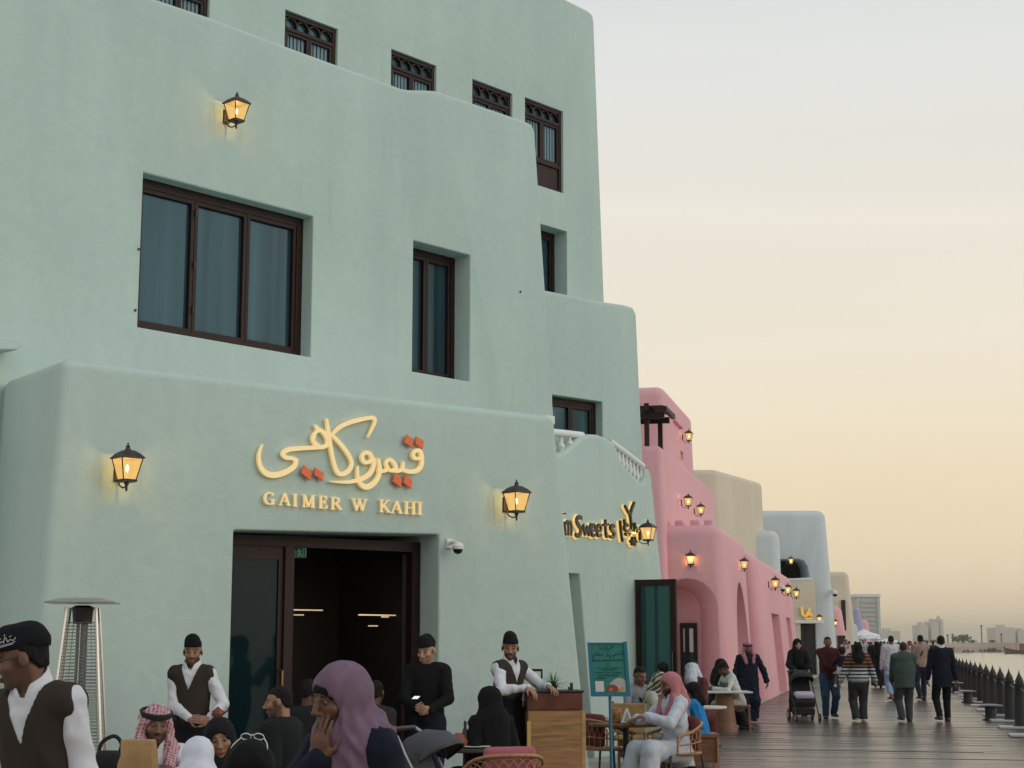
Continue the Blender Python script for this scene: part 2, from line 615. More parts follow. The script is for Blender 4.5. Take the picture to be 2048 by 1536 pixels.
mb = MB(); mb.add([(-3500, -200, -3.2), (3500, -200, -3.2), (3500, 7000, -3.2), (-3500, 7000, -3.2)], [(0, 1, 2, 3)])
tag(mb.build("seabed", M['rock']), kind='structure')

mb = MB()
q = [pier(-60, -14), pier(DECK_L, -14), pier(DECK_L, 420), pier(-60, 420)]
mb.add([(p.x, p.y, -.02) for p in q] + [(p.x, p.y, -3.1) for p in q], [(0, 1, 2, 3), (7, 6, 5, 4), (0, 4, 5, 1), (1, 5, 6, 2), (2, 6, 7, 3), (3, 7, 4, 0)])
tag(mb.build("pavement", M['stone']), kind='structure')

deckm = mat("weathered_deck_wood", (0.17, 0.155, 0.14), 0.27, spec=0.5, attr=True, noise=(1.6, .5, (.6, 2.5, 1)), bump=(18, .35, .006))
mb = MB()
q = [pier(DECK_L, -14), pier(DECK_R, -14), pier(DECK_R, 420), pier(DECK_L, 420)]
mb.add([(p.x, p.y, -.06) for p in q] + [(p.x, p.y, -3.1) for p in q], [(0, 1, 2, 3), (7, 6, 5, 4), (0, 4, 5, 1), (1, 5, 6, 2), (2, 6, 7, 3), (3, 7, 4, 0)])
bw = tag(mb.build("boardwalk", mat("dark_deck_underside", (0.03, .028, .026), .9)), kind='structure')
mb = MB(); colr = []
tt = 2.0
while tt < 330:
    w = .19 if tt < 70 else .39 if tt < 150 else .8
    cuts_ = [DECK_L] + sorted(rng.uniform(DECK_L + .8, DECK_R - .8, 1).tolist()) + [DECK_R]
    for a, b in zip(cuts_[:-1], cuts_[1:]):
        dz = float(rng.normal(0, .0022))
        mb.box(a + .004, b - .004, tt, tt + w - .014, -.055, dz, tf=lambda x, y, z: pier(x, y, z))
        g = float(np.clip(rng.normal(1, .22), .5, 1.6))
        colr += [(.102 * g, .082 * g, .067 * g, 1)] * 8
    tt += w
me_ = mb.build("plank", deckm, bw, recalc=False)
ca = me_.data.color_attributes.new("Col", 'FLOAT_COLOR', 'POINT')
ca.data.foreach_set("color", np.array(colr, np.float32).ravel())
tag(me_, kind='stuff')

# water: gentle ripples, tinted
m = bpy.data.materials.new("sea_water"); m.use_nodes = True
nt = m.node_tree; b = nt.nodes["Principled BSDF"]
b.inputs["Base Color"].default_value = (0.20, 0.27, 0.25, 1)
b.inputs["Roughness"].default_value = 0.14
b.inputs["Specular IOR Level"].default_value = .6
tcn = nt.nodes.new("ShaderNodeTexCoord"); mp = nt.nodes.new("ShaderNodeMapping"); mp.inputs["Scale"].default_value = (.35, 1.2, 1)
nt.links.new(tcn.outputs["Object"], mp.inputs[0])
n1 = nt.nodes.new("ShaderNodeTexNoise"); n1.inputs["Scale"].default_value = .9; n1.inputs["Detail"].default_value = 5
nt.links.new(mp.outputs[0], n1.inputs["Vector"])
bp = nt.nodes.new("ShaderNodeBump"); bp.inputs["Strength"].default_value = .5; bp.inputs["Distance"].default_value = .12
nt.links.new(n1.outputs["Fac"], bp.inputs["Height"]); nt.links.new(bp.outputs[0], b.inputs["Normal"])
mb = MB(); mb.add([(-3500, -200, -2.2), (3500, -200, -2.2), (3500, 7000, -2.2), (-3500, 7000, -2.2)], [(0, 1, 2, 3)])
tag(mb.build("sea", m), kind='structure')

# ------------------------------------------------------------------ green restaurant building
WA = wall_vp(885, 17.8, 5000)
WB = wall_vp(1110, 23.2, 3900)
WC = wall_vp(1110, 28.2, 3900)
WD = wall_vp(1110, 27.0, 4500)
WE = wall_vp(1128, 22.8, 2600)
green = empty("green_building", WA.P(-1.5, 0), "sage green plastered restaurant building with the gold cafe sign over its open door", "building")

def line_s(W, p0, p1, z):
    a, b = W.sz(*p0), W.sz(*p1)
    t = (z - a[1]) / (b[1] - a[1])
    return a[0] + (b[0] - a[0]) * t

# lower block with a soft top and a left return
zTL = WA.sz(128, 716)[1]; zTR = WA.sz(1112, 831)[1]
sLt, sLb = line_s(WA, (125, 718), (80, 1200), zTL), line_s(WA, (125, 718), (80, 1200), 0)
sRt, sRb = line_s(WA, (1112, 832), (1170, 1390), zTR), line_s(WA, (1112, 832), (1170, 1390), 0)
Lt, Lb, Rt, Rb = WA.P(sLt, zTL), WA.P(sLb, 0), WA.P(sRt, zTR), WA.P(sRb, 0)
ret = Vector((-.68, .73, 0))
FLt = at(14, 756, 16.3); ztf = FLt.z
FLt = Vector((FLt.x, FLt.y, zTL)); FLb = FLt + (Lb - Lt) * .6; FLb.z = 0
back = -WA.n * 3.4
def flat(p): return (p.x, p.y)
botA = [flat(FLb), flat(Lb), flat(Rb), flat(Rb + back * .8), flat(FLb + back * .5 + WA.d * .5)]
topA = [(FLt.x, FLt.y, ztf), (Lt.x, Lt.y, zTL), (Rt.x, Rt.y, zTR), (*flat(Rt + back * .8), zTR), (*flat(FLt + back * .5 + WA.d * .5), zTL)]
dl, dr = WA.sz(462, 1300)[0], WA.sz(877, 1300)[0]
dzl, dzr = WA.sz(470, 1060)[1], WA.sz(875, 1069)[1]
dtop = (dzl + dzr) / 2
door_poly = [(dl, -.2), (dr, -.2), (dr, dzr), (dl, dzl)]
wallA = block("wall", botA, topA, .10, M['green'], green, cuts=[cutter(WA, door_poly, 2.0)], cut_bev=.03, seg=6)

# upper storey in front
ptsB = [(-150, -172), (200, -42), (425, 34), (575, 91), (700, 137), (785, 168), (806, 176), (822, 178.5), (850, 179), (872, 180), (886, 184), (945, 204), (1000, 223), (1050, 240), (1066, 248), (1072, 262)]
top = [WB.sz(*p) for p in ptsB]
sRb_ = line_s(WB, (1072, 262), (1110, 830), 0)
polyB = [(top[0][0], -.05), (sRb_, -.05)] + top[::-1]
W1 = [WB.sz(*p) for p in ((281, 345), (281, 658), (622, 430), (626, 712))]
w1s0, w1s1 = (W1[0][0] + W1[1][0]) / 2, (W1[2][0] + W1[3][0]) / 2
w1z0, w1z1 = (W1[1][1] + W1[3][1]) / 2, (W1[0][1] + W1[2][1]) / 2
W2 = [WB.sz(*p) for p in ((816, 478), (824, 745), (941, 510), (948, 762))]
p2 = [W2[1], W2[3], W2[2], W2[0]]
w2s0, w2s1 = max(W2[0][0], W2[1][0]), min(W2[2][0], W2[3][0])
w2z0, w2z1 = (W2[1][1] + W2[3][1]) / 2, (W2[0][1] + W2[2][1]) / 2
wallB = mass("wall", WB, polyB, 2.2, .07, M['green'], green, cuts=[(rect(w1s0, w1s1, w1z0, w1z1), .5), (rect(w2s0, w2s1, w2z0, w2z1), .55)])
window(WB, w1s0, w1s1, w1z0, w1z1, -.19, 3, green, fw=.10)
window(WB, w2s0, w2s1, w2z0, w2z1, -.30, 2, green, fw=.08)
# hinges on the big window's first mullion, handle
for zz in (.2, .5, .85):
    f_ = MB()
    z = w1z0 + (w1z1 - w1z0) * zz
    a = w1s0 + .10 + (w1s1 - w1s0 - .2) / 3
    wbox(f_, WB, a - .010, a + .010, z - .045, z + .045, -.185, -.168)
    f_.build("hinge", M['bronze'], green, bevel=.004)

for px_, py_ in ((277, 498), (270, 620), (1040, 583)):
    a, z = WB.sz(px_, py_)
    mb = MB(); wbox(mb, WB, a - .01, a + .01, z - .008, z + .008, -.003, .02); wbox(mb, WB, a - .004, a + .004, z - .02, z - .008, -.003, .02)
    mb.build("wall_fixing", M['bronze'], green)
# rear tower
ptsC = [(-150, -735), (1140, 1), (1176, 19), (1187, 28), (1190, 42)]
top = [WC.sz(*p) for p in ptsC]
sb = line_s(WC, (1190, 42), (1211, 604), 0)
polyC = [(top[0][0], -.05), (sb, -.05)] + top[::-1]
cw, win_specs = [], []
for i, (x0, y0, y1, x1, y2) in enumerate([(305, -75, 25, 421, -38), (571, 20, 140, 676, 57), (783, 97, 230, 873, 132), (945, 157, 290, 1025, 188), (1050, 195, 352, 1126, 222)]):
    a, b = WC.sz(x0, y0), WC.sz(x1, y2)
    z1 = (a[1] + b[1]) / 2
    z0 = WC.sz(1128, 387)[1] if i == 4 else z1 - 2.35
    cw.append((rect(a[0], b[0], z0, z1), .35))
    win_specs.append((a[0], b[0], z0, z1))
a, b = WC.sz(1086, 449), WC.sz(1134, 463)
b2 = WC.sz(1134, 600)
cw.append((rect(a[0] - .1, b[0], b2[1] - .4, (a[1] + b[1]) / 2), .5))
wallC = mass("wall", WC, polyC, 3, .08, M['green'], green, cuts=cw)
for i, (s0, s1, z0, z1) in enumerate(win_specs):
    window(WC, s0, s1, z0, z1, -.05, 2, green, top=.18, fw=.06, curtain=True, lower=.40)
window(WC, a[0] - .1, b[0], b2[1] - .4, (a[1] + b[1]) / 2, -.3, 2, green, fw=.08)

# right wing behind the terrace
ptsD = [(1000, 562), (1090, 579), (1210, 603), (1252, 609), (1268, 614), (1275, 628)]
top = [WD.sz(*p) for p in ptsD]
sb = line_s(WD, (1275, 628), (1290, 960), 0)
polyD = [(top[0][0], -.05), (sb, -.05)] + top[::-1]
a, b = WD.sz(1105, 790), WD.sz(1205, 803)
c0 = WD.sz(1150, 905)
wallD = mass("wall", WD, polyD, 1.0, .08, M['green'], green, cuts=[(rect(a[0], b[0], c0[1] - .5, (a[1] + b[1]) / 2), .5)])
window(WD, a[0], b[0], c0[1] - .5, (a[1] + b[1]) / 2, -.17, 2, green, fw=.09)

# waterspout stub at the far left of the upper storey
mb = MB()
s0 = WB.sz(-40, 690)[0]; s1, z1 = WB.sz(6, 684)
mb.prism([(s0, z1 - .02), (s1, z1), (s1 + .05, z1 - .06), (s1 - .03, z1 - .13), (s0, z1 - .16)], lambda a, z, o: WB.P(a, z, o), -.05, .34)
mb.build("spout", M['green'], green, bevel=.02)

M['doorglass'] = mat('dark_door_glass', (.006, .018, .021), .05, spec=.09)
# main doorway: dark room lining, frame, transom, open leaves
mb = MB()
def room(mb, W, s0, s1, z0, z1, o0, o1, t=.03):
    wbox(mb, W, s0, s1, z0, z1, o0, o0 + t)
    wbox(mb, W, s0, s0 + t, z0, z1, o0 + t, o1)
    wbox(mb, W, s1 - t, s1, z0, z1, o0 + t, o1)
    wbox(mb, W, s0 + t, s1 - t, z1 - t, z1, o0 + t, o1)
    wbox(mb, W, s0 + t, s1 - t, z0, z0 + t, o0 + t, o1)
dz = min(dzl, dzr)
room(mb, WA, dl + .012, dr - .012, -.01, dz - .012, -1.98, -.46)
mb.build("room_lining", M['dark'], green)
fo = -.34
mb = MB()
for a_, b_ in ((dl + .01, dl + .09), (dr - .12, dr - .01)):
    wbox(mb, WA, a_, b_, 0, dz - .01, fo - .12, fo)
wbox(mb, WA, dl + .09, dr - .12, dz - .12, dz - .011, fo - .12, fo - .003)
sM = WA.sz(574, 1300, fo)[0]
wbox(mb, WA, sM - .05, sM + .06, 0, dz - .12, fo - .11, fo + .012)
mb.build("door_frame", M['wood'], green)
leaf = MB()
wbox(leaf, WA, dl + .09, dl + .13, .0, dz - .12, fo - .07, fo - .02)
wbox(leaf, WA, sM - .11, sM - .05, .0, dz - .12, fo - .07, fo - .02)
wbox(leaf, WA, dl + .13, sM - .11, dz - .26, dz - .12, fo - .07, fo - .022)
wbox(leaf, WA, dl + .13, sM - .11, 0, .3, fo - .07, fo - .022)
lf = leaf.build("door", M['wood'], green)
p = MB(); wbox(p, WA, dl + .13, sM - .11, .3, dz - .26, fo - .05, fo - .04)
p.build("pane", M['doorglass'], lf)
# leaf folded inwards at the right
h0 = WA.P(dr - .13, 0, fo - .12)
ld = Vector((-.13, 1, 0)).normalized()
WL = Wall((h0.x, h0.y), (ld.x, ld.y))
leaf = MB()
for a_, b_ in ((0, .1), (.72, .82)):
    wbox(leaf, WL, a_, b_, 0, dz - .14, -.03, .03)
wbox(leaf, WL, .1, .72, dz - .3, dz - .141, -.028, .028)
wbox(leaf, WL, .1, .72, 0, .32, -.028, .028)
l2 = leaf.build("door", M['wood'], green)
p = MB(); wbox(p, WL, .1, .72, .32, dz - .3, -.006, .006)
p.build("pane", M['glass'], l2)
for W_, s_, o_, pr in ((WA, sM - .08, fo - .012, lf), (WL, .68, .05, l2)):
    mb = MB()
    c = [W_.P(s_, z, o_ + (.06 if 0 < i < 3 else 0)) for i, z in enumerate((.95, .96, 1.34, 1.35))]
    mb.tube(c, .012)
    mb.build("handle", M['brass'], pr)

def thing_lights(label, W, items, cat="lamp", name="linear_lamp", group=None):
    mb = MB()
    for a0, a1, z, o in items:
        wbox(mb, W, a0, a1, z, z + .014, o, o + .02)
    return tag(mb.build(name, M['strip']), label, cat, group)
M['strip'] = mat("warm_light_strip", (1, .8, .5), .5, emis=(1, .72, .42), estr=.42)
def strip(px0, px1, py, off, lab):
    a0, z = WA.sz(px0, py, off); a1, _ = WA.sz(px1, py, off)
    thing_lights(lab, WA, [(a0, a1, z, off)], group="lamps inside the cafe")
strip(586, 644, 1221, -1.45, "longest warm light strip inside the dark doorway on the left")
strip(587, 606, 1231, -1.75, "short light strip just under the longest strip inside the doorway")
strip(716, 790, 1231, -.75, "long thin light strip inside the doorway on the right")
strip(762, 776, 1235, -.70, "tiny bright light strip under the right strip inside the doorway")
strip(736, 754, 1253, -.95, "lowest faint light strip inside the doorway")

# exit sign inside
a0, z1 = WA.sz(586, 1093, -.8); a1, z0 = WA.sz(613, 1116, -.8)
es_ = empty("exit_sign", WA.P(a0, z0, -.8), "dim green exit sign high in the dark doorway", "sign")
mb = MB(); wbox(mb, WA, a0, a1, z0, z1, -.84, -.8); mb.build("sign_body", mat("exit_green", (.01, .05, .03), .4, emis=(.05, .35, .2), estr=.04), es_)
mb = MB(); w_ = a1 - a0; h_ = z1 - z0
fnA = lambda a, z, o: WA.P(a, z, o)
for k, (pts, wd) in enumerate([([(.42, .75), (.45, .45), (.36, .18)], .03), ([(.45, .47), (.56, .3), (.6, .15)], .03), ([(.33, .58), (.45, .68), (.56, .52)], .025), ([(.40, .86), (.44, .86)], .05)]):
    mb.ribbon([(a0 + x * w_, z0 + y * h_) for x, y in pts], wd * w_, fnA, -.8, -.796 + .0004 * k)
for k, pts in enumerate([[(.72, .12), (.72, .88)], [(.72, .88), (.92, .88)], [(.92, .88), (.92, .12)], [(.08, .5), (.25, .5)], [(.08, .5), (.15, .64)]]):
    mb.ribbon([(a0 + x * w_, z0 + y * h_) for x, y in pts], .02 * w_, fnA, -.8, -.7945 + .0004 * k)
mb.build("pictogram", mat("exit_pale", (.2, .5, .35), .5, emis=(.3, .8, .5), estr=.10), es_)

# ------------------------------------------------------------------ sweet shop wing (E)
shop = empty("green_shop", WE.P(1, 0), "sage green sweet shop wing with curved parapet and white balusters beyond the cafe", "building")
ptsE = [(1060, 905), (1100, 908), (1122, 907), (1136, 900), (1150, 886), (1165, 873), (1182, 868), (1200, 869), (1216, 876), (1230, 886), (1236, 905), (1246, 925), (1262, 944), (1280, 960), (1288, 966), (1292, 952), (1294, 936), (1299, 938), (1303, 948)]
top = [WE.sz(*p) for p in ptsE]
sb = line_s(WE, (1303, 948), (1326, 1160), 0)
polyE = [(top[0][0], -.05), (sb, -.05)] + top[::-1]
ra, rb, rc, rd = WE.sz(1105, 1143), WE.sz(1160, 1148), WE.sz(1182, 1400), WE.sz(1120, 1400)
t_ = (0 - rb[1]) / (rc[1] - rb[1]); srb = rb[0] + (rc[0] - rb[0]) * t_
da, db = WE.sz(1269, 1160), WE.sz(1292, 1340)
t_ = (0 - da[1]) / (db[1] - da[1]); sda0 = da[0] + (db[0] - da[0]) * t_
recess = [(ra[0], -.2), (srb, -.2), (rb[0], (ra[1] + rb[1]) / 2), (ra[0], (ra[1] + rb[1]) / 2)]
doorE = [(sda0, -.2), (sda0 + .85, -.2), (da[0] + .85, da[1] - .05), (da[0], da[1])]
wallE = mass("wall", WE, polyE, 1.2, .07, M['green'], shop, cuts=[(recess, .5), (doorE, .8)])
# parapet balusters: rails along the slope and little turned posts
def balustrade(name, label, rail, posts_n, foot):
    root = empty(name, WE.P(*WE.sz(*rail[0])), label, "balustrade")
    pts = [WE.sz(*p) for p in rail]
    ft = [WE.sz(*p) for p in foot]
    mb = MB()
    mb.tube(smooth3([WE.P(s, z + .02, -.10) for s, z in pts]), .055, 10)
    mb.build("handrail", M['white'], root, smooth=50)
    def ip(P_, s):
        xs = [p[0] for p in P_]; zs = [p[1] for p in P_]
        return float(np.interp(s, xs, zs))
    s0, s1 = pts[0][0], pts[-1][0]
    for i in range(posts_n):
        s = s0 + (s1 - s0) * (i + .5) / posts_n
        zt, zb = ip(pts, s), ip(ft, s) - .03
        h = max(zt - zb, .08)
        c = WE.P(s, zb, -.10)
        mb = MB()
        k = min(1.0, (s1 - s0) / posts_n / .19)
        mb.lathe([(.05 * k, 0), (.05 * k, .06 * h), (.028 * k, .1 * h), (.06 * k, .35 * h), (.03 * k, .6 * h), (.024 * k, .85 * h), (.045 * k, .92 * h), (.045 * k, h)], c, 10)
        mb.build("baluster", M['white'], root, smooth=40)
balustrade("stair_balustrade", "white balustrade sloping down along the curved parapet above the gold lit sign", [(1230, 884), (1262, 908), (1296, 934)], 9, [(1230, 890), (1246, 925), (1290, 967)])
balustrade("terrace_balustrade", "short white balustrade beside the end of the cafe parapet below a window", [(1108, 866), (1140, 869), (1176, 873)], 4, [(1108, 907), (1140, 900), (1176, 875)])
# open glass door leaf of the shop
h0 = WE.P(da[0] + .02, 0, .02)
lx = xat(1354, h0.y - .35) ; ld = (lx - h0.x, -.35)
WLf = Wall((h0.x, h0.y), ld)
Lw = math.hypot(*ld)
hz = WLf.sz(1300, 1159)[1]
dr_ = MB()
wbox(dr_, WLf, 0, .07, 0, hz, -.03, .03); wbox(dr_, WLf, Lw - .10, Lw, 0, hz, -.03, .03)
wbox(dr_, WLf, .07, Lw - .10, hz - .10, hz - .001, -.028, .028); wbox(dr_, WLf, .07, Lw - .10, 0, .25, -.028, .028)
ldr = dr_.build("door", M['wood'], shop)
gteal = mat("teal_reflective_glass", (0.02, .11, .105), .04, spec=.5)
gt2 = mat("teal_glass_painted_reflection", (0.008, .05, .05), .04, spec=.4)
for k_, (a_, b_) in enumerate(((0, .20), (.20, .46), (.46, .60), (.60, 1))):  # darker strips: reflected bands put into the pane colour
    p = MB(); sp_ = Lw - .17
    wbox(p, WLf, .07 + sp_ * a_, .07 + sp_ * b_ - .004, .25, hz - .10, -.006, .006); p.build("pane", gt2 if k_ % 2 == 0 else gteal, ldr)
mb = MB(); mb.tube([WLf.P(Lw - .05, z, .03 + (.05 if i in (1, 2) else 0)) for i, z in enumerate((.8, .81, 1.5, 1.51))], .014); mb.build("handle", M['black'], ldr)

# white box lamp on the parapet end
a0, z0 = WA.sz(1108, 845); 
mb = MB(); wbox(mb, WA, a0 - .02, a0 + .12, z0, z0 + .10, -.3, -.12); wbox(mb, WA, a0 + .02, a0 + .07, z0 - .05, z0, -.25, -.18)
tag(mb.build("floodlight", M['whiteplastic'], bevel=.008), "small white floodlight box on the right end of the cafe parapet", "lamp")

# ------------------------------------------------------------------ pink building
cz = 41.2
cx = xat(1463, 41.0)
c_nn = cx * pn.x + 41 * pn.y; c_tt = cx * pt.x + 41 * pt.y
pink = empty("pink_building", pier(c_nn - 2, c_tt + 4), "pink plastered building with deep arches and stepped roofs", "building")
def pbox(name, n0, n1, t0, t1, zt, lean, bev, m, parent, cuts=(), zt2=None, base=0):
    bot = [flat(pier(n0, t0)), flat(pier(n1, t0)), flat(pier(n1, t1)), flat(pier(n0, t1))]
    tp = [pier(n0, t0 + lean), pier(n1 - lean, t0 + lean), pier(n1 - lean, t1 - lean), pier(n0, t1 - lean)]
    z2 = zt if zt2 is None else zt2
    tp = [(tp[0].x, tp[0].y, zt), (tp[1].x, tp[1].y, zt), (tp[2].x, tp[2].y, z2), (tp[3].x, tp[3].y, z2)]
    return block(name, bot, tp, bev, m, parent, cuts)
def tt_of(px, nn):
    u = ray(px, 1285); k = u.x / u.y
    # point nn*pn + t*pt with x = k*y
    return -(nn * (pn.x - k * pn.y)) / (pt.x - k * pt.y)
Wend = Wall(flat(pier(c_nn, c_tt)), (-pn.x * -1, -pn.y * -1))      # s grows towards the sea
Wsea = Wall(flat(pier(c_nn, c_tt)), (pt.x, pt.y))
zP1 = Wend.sz(1436, 1047)[1]
# arch on the end wall
ac, az = Wend.sz(1376, 1153); ar = Wend.sz(1441, 1250)[0] - ac
def arch_poly(c, r, ztop, rz=None):
    rz = rz or r
    pts = [(c - r, -.2), (c + r, -.2)]
    for k in range(0, 17):
        a = math.pi * k / 16
        pts.append((c + r * math.cos(a), ztop - rz + rz * math.sin(a)))
    return pts
# seaside arch
s_a, _ = Wsea.sz(1480, 1240); s_b, _ = Wsea.sz(1503, 1240); sa_c = (s_a + s_b) / 2; sa_r = abs(s_b - s_a) / 2
za = Wsea.sz(1489, 1164)[1]
t_end1 = tt_of(1509, c_nn) - c_tt
fp_ = arch_poly(ac, ar, az); bp_ = arch_poly(ac - .32, ar - .30, az - .30)
n_ = len(fp_)
k_ = .6 / 1.06
fo_ = [(f[0] + (f[0] - b[0]) * k_, f[1] + (f[1] - b[1]) * k_) for f, b in zip(fp_, bp_)]
splay = MB().add([Wend.P(a, z, -1.06) for a, z in bp_] + [Wend.P(a, z, .6) for a, z in fo_], [tuple(range(n_ - 1, -1, -1)), tuple(range(n_, 2 * n_))] + [(i, (i + 1) % n_, n_ + (i + 1) % n_, n_ + i) for i in range(n_)])
P1 = pbox("wall", c_nn - 7, c_nn, c_tt, c_tt + t_end1, zP1, .22, .3, M['pink'], pink,
          cuts=[splay, cutter(Wsea, arch_poly(sa_c, sa_r, za, sa_r * 1.3), 1.6)])
# crenel notches standing on the parapet
for px in (1316, 1345, 1376, 1404):
    a, z = Wend.sz(px, 1048); a2, _ = Wend.sz(px + 17, 1048)
    mb = MB(); wbox(mb, Wend, a, a2, zP1 - .25, zP1 + .14, -.75, -.47)
    mb.build("merlon", M['pink'], pink, bevel=.04)
# door inside the arch
oA = -1.04
a0, z0 = Wend.sz(1362, 1340, oA); a1, z1 = Wend.sz(1394, 1246, oA)
mb = MB()
wbox(mb, Wend, a0, a0 + .07, 0, z1, oA, oA + .07); wbox(mb, Wend, a1 - .09, a1, 0, z1, oA, oA + .07)
wbox(mb, Wend, a0 + .07, a1 - .09, z1 - .1, z1, oA, oA + .068)
am = a0 + (a1 - a0) * .40
wbox(mb, Wend, am - .05, am + .05, 0, z1 - .1, oA, oA + .066)
pd = mb.build("door", M['wood'], pink)
mb = MB(); wbox(mb, Wend, a0 + .07, a1 - .09, .02, z1 - .1, oA + .01, oA + .02)
mb.build("pane", M['glass'], pd)
mb = MB(); wbox(mb, Wend, am + .06, a1 - .1, z1 - .75, z1 - .14, oA + .024, oA + .03); wbox(mb, Wend, a0 + .08, am - .06, z1 - .75, z1 - .14, oA + .024, oA + .03)
po = mb.build("door_poster", M['whiteplastic'], pd)
# second wing
t_end2 = tt_of(1602, c_nn + .4) - c_tt
P2a = Wall(flat(pier(c_nn + .4, c_tt)), (pt.x, pt.y))
zP2 = P2a.sz(1526, 1100)[1]
dcuts = []
for x0, x1, y in ((1556, 1571, 1226), (1584, 1592, 1235)):
    a0, z = P2a.sz(x0, y); a1, _ = P2a.sz(x1, y)
    dcuts.append(cutter(P2a, rect(a0, a1, -.2, z), .6))
P2 = pbox("wall", c_nn - 7, c_nn + .4, c_tt + t_end1 - .1, c_tt + t_end2, zP2, .35, .3, M['pink'], pink, cuts=dcuts, zt2=zP2)
# upper levels
n4 = c_nn - 1.5
t4 = tt_of(1342, n4); t4e = tt_of(1447, n4)
W4 = Wall(flat(pier(n4, t4)), (pn.x, pn.y))
z4 = W4.sz(1338, 888)[1]
P4 = pbox("wall", n4 - 6, n4, t4, t4e, z4, .2, .15, M['pink'], pink)
n3 = n4 - .35
t3 = tt_of(1345, n3) + .9; t3e = tt_of(1409, n3)
W3 = Wall(flat(pier(n3, t3)), (pn.x, pn.y))
z3 = W3.sz(1335, 785)[1] + .25
W3s = Wall(flat(pier(n3, t3)), (pt.x, pt.y))
c3 = []
for x0, x1, y0, y1 in ((1375, 1381, 900, 922),):
    a0, zt = W3s.sz(x0, y0); a1, zb = W3s.sz(x1, y1)
    c3.append(cutter(W3s, rect(a0, a1, zb, zt), .5))
P3 = pbox("wall", n3 - 6, n3, t3, t3e, z3, .25, .3, M['pink'], pink, cuts=c3)
# little balcony box with dark opening on the tower
a0, zt = W3s.sz(1361, 832); a1, zb = W3s.sz(1376, 858)
mb = MB(); wbox(mb, W3s, a0, a1, zb, zb + .2, -.3, -.13); mb.build("balcony", M['pink'], pink, bevel=.03)
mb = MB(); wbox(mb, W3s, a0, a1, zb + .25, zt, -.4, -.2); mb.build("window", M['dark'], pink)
# pergola on the roof
pg = empty("pergola", pier(n4 - 1.5, t4 + 1.2, z4 - .03), "dark timber pergola on the pink building's upper roof", "pergola")
gn0, gn1, gt0, gt1 = n4 - 3.4, n4 - .32, t4 + .3, t4 + 1.3
zr = z4 + .72
for (a, b) in ((gn1 - .28, gt0 + .1), (gn1 - .05, gt1), (gn0, gt0 + .1), (gn0, gt1)):
    mb = MB(); mb.box(a - .06, a + .06, b - .06, b + .06, z4 - .05, zr, tf=lambda x, y, z: pier(x, y, z)); mb.build("post", M['wood'], pg)
mb = MB(); mb.box(gn1 - .34, gn1 - .22, gt0 + .04, gt0 + .16, zr, zr + .42, tf=lambda x, y, z: pier(x, y, z)); mb.build("post", M['wood'], pg)
for b in (gt0, gt1):
    mb = MB(); mb.box(gn0 - .2, gn1 + .2, b - .05, b + .05, zr, zr + .16, tf=lambda x, y, z: pier(x, y, z)); mb.build("beam", M['wood'], pg)
for i in range(8):
    x = gn0 + (gn1 - gn0 + .25) * i / 7
    mb = MB(); mb.box(x - .05, x + .05, gt0 - .3, gt1 + .4, zr + .163, zr + .28, tf=lambda x, y, z: pier(x, y, z)); mb.build("rafter", M['wood'], pg)
mb = MB(); mb.box(gn0 - .1, gn1 + .2, gt0 - .25, gt1 + .35, zr + .285, zr + .31, tf=lambda x, y, z: pier(x, y, z)); mb.build("cover", M['wood'], pg)

# ------------------------------------------------------------------ beige and pale blue buildings further on
def fbuild(name, label, m, pts, lean, bev, cuts=(), parts="wall", parent=None):
    """plan polygon given as world points with heights"""
    c = sum((Vector((p[0], p[1], 0)) for p in pts), Vector()) / len(pts)
    root = parent or empty(name, c, label, "building")
    tp = [(p[0] + (c.x - p[0]) * lean, p[1] + (c.y - p[1]) * lean, p[2]) for p in pts]
    block(parts, [(p[0], p[1]) for p in pts], tp, bev, m, root, cuts)
    return root
WQ = wall_vp(1446, 76, 2680)
sQ, zQ2 = WQ.sz(1526, 963); zQ1 = WQ.sz(1450, 941)[1]
p0, p1 = WQ.P(0, 0), WQ.P(sQ + .5, 0)
beige = fbuild("beige_building", "plain sand coloured block rising behind the pink building", M['beige'],
               [(p0.x - 9, p0.y - .2, zQ1), (p0.x, p0.y, zQ1), (p1.x, p1.y, zQ2), (p1.x - 4, p1.y + 8, zQ2), (p0.x - 9, p0.y + 9, zQ1)], .03, .28)
YR = 84.0
WR = Wall((xat(1535, YR), YR), (1, .02))
zR = WR.sz(1600, 1019)[1]
sr0, sr1 = WR.sz(1520, 1100)[0], WR.sz(1676, 1285)[0]
bluemass = empty("pale_blue_building", WR.P(2, 0), "pale blue rounded building with a black roof terrace opening", "building")
pr = WR.P(sr0 - 4, 0); pe = WR.P(sr1, 0)
op = [WR.sz(*p) for p in ((1540, 1160), (1621, 1154), (1617, 1132), (1610, 1121), (1598, 1117), (1540, 1118))]
ztop = zR
bot = [(pr.x, pr.y), (pe.x, pe.y), (pe.x + 1.0, pe.y + 5), (pr.x, pr.y + 7)]
lx_ = WR.sz(1652, 1019)[0]; pl = WR.P(lx_, 0)
tp = [(pr.x, pr.y + .4, ztop), (pl.x, pl.y + .4, ztop), (pl.x + .8, pl.y + 5, ztop), (pr.x, pr.y + 7, ztop)]
dcl = WR.sz(1598, 1247), WR.sz(1632, 1250)
block("wall", bot, tp, .4, M['blue'], bluemass, cuts=[cutter(WR, op, 2.5), cutter(WR, rect(dcl[0][0], dcl[1][0], -.2, dcl[0][1]), .5)], cut_bev=.04)
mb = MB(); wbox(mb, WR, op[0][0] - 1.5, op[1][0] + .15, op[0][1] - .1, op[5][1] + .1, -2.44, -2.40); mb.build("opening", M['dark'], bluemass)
mb = MB(); a0, z0 = WR.sz(1540, 1158); a1, _ = WR.sz(1623, 1158)
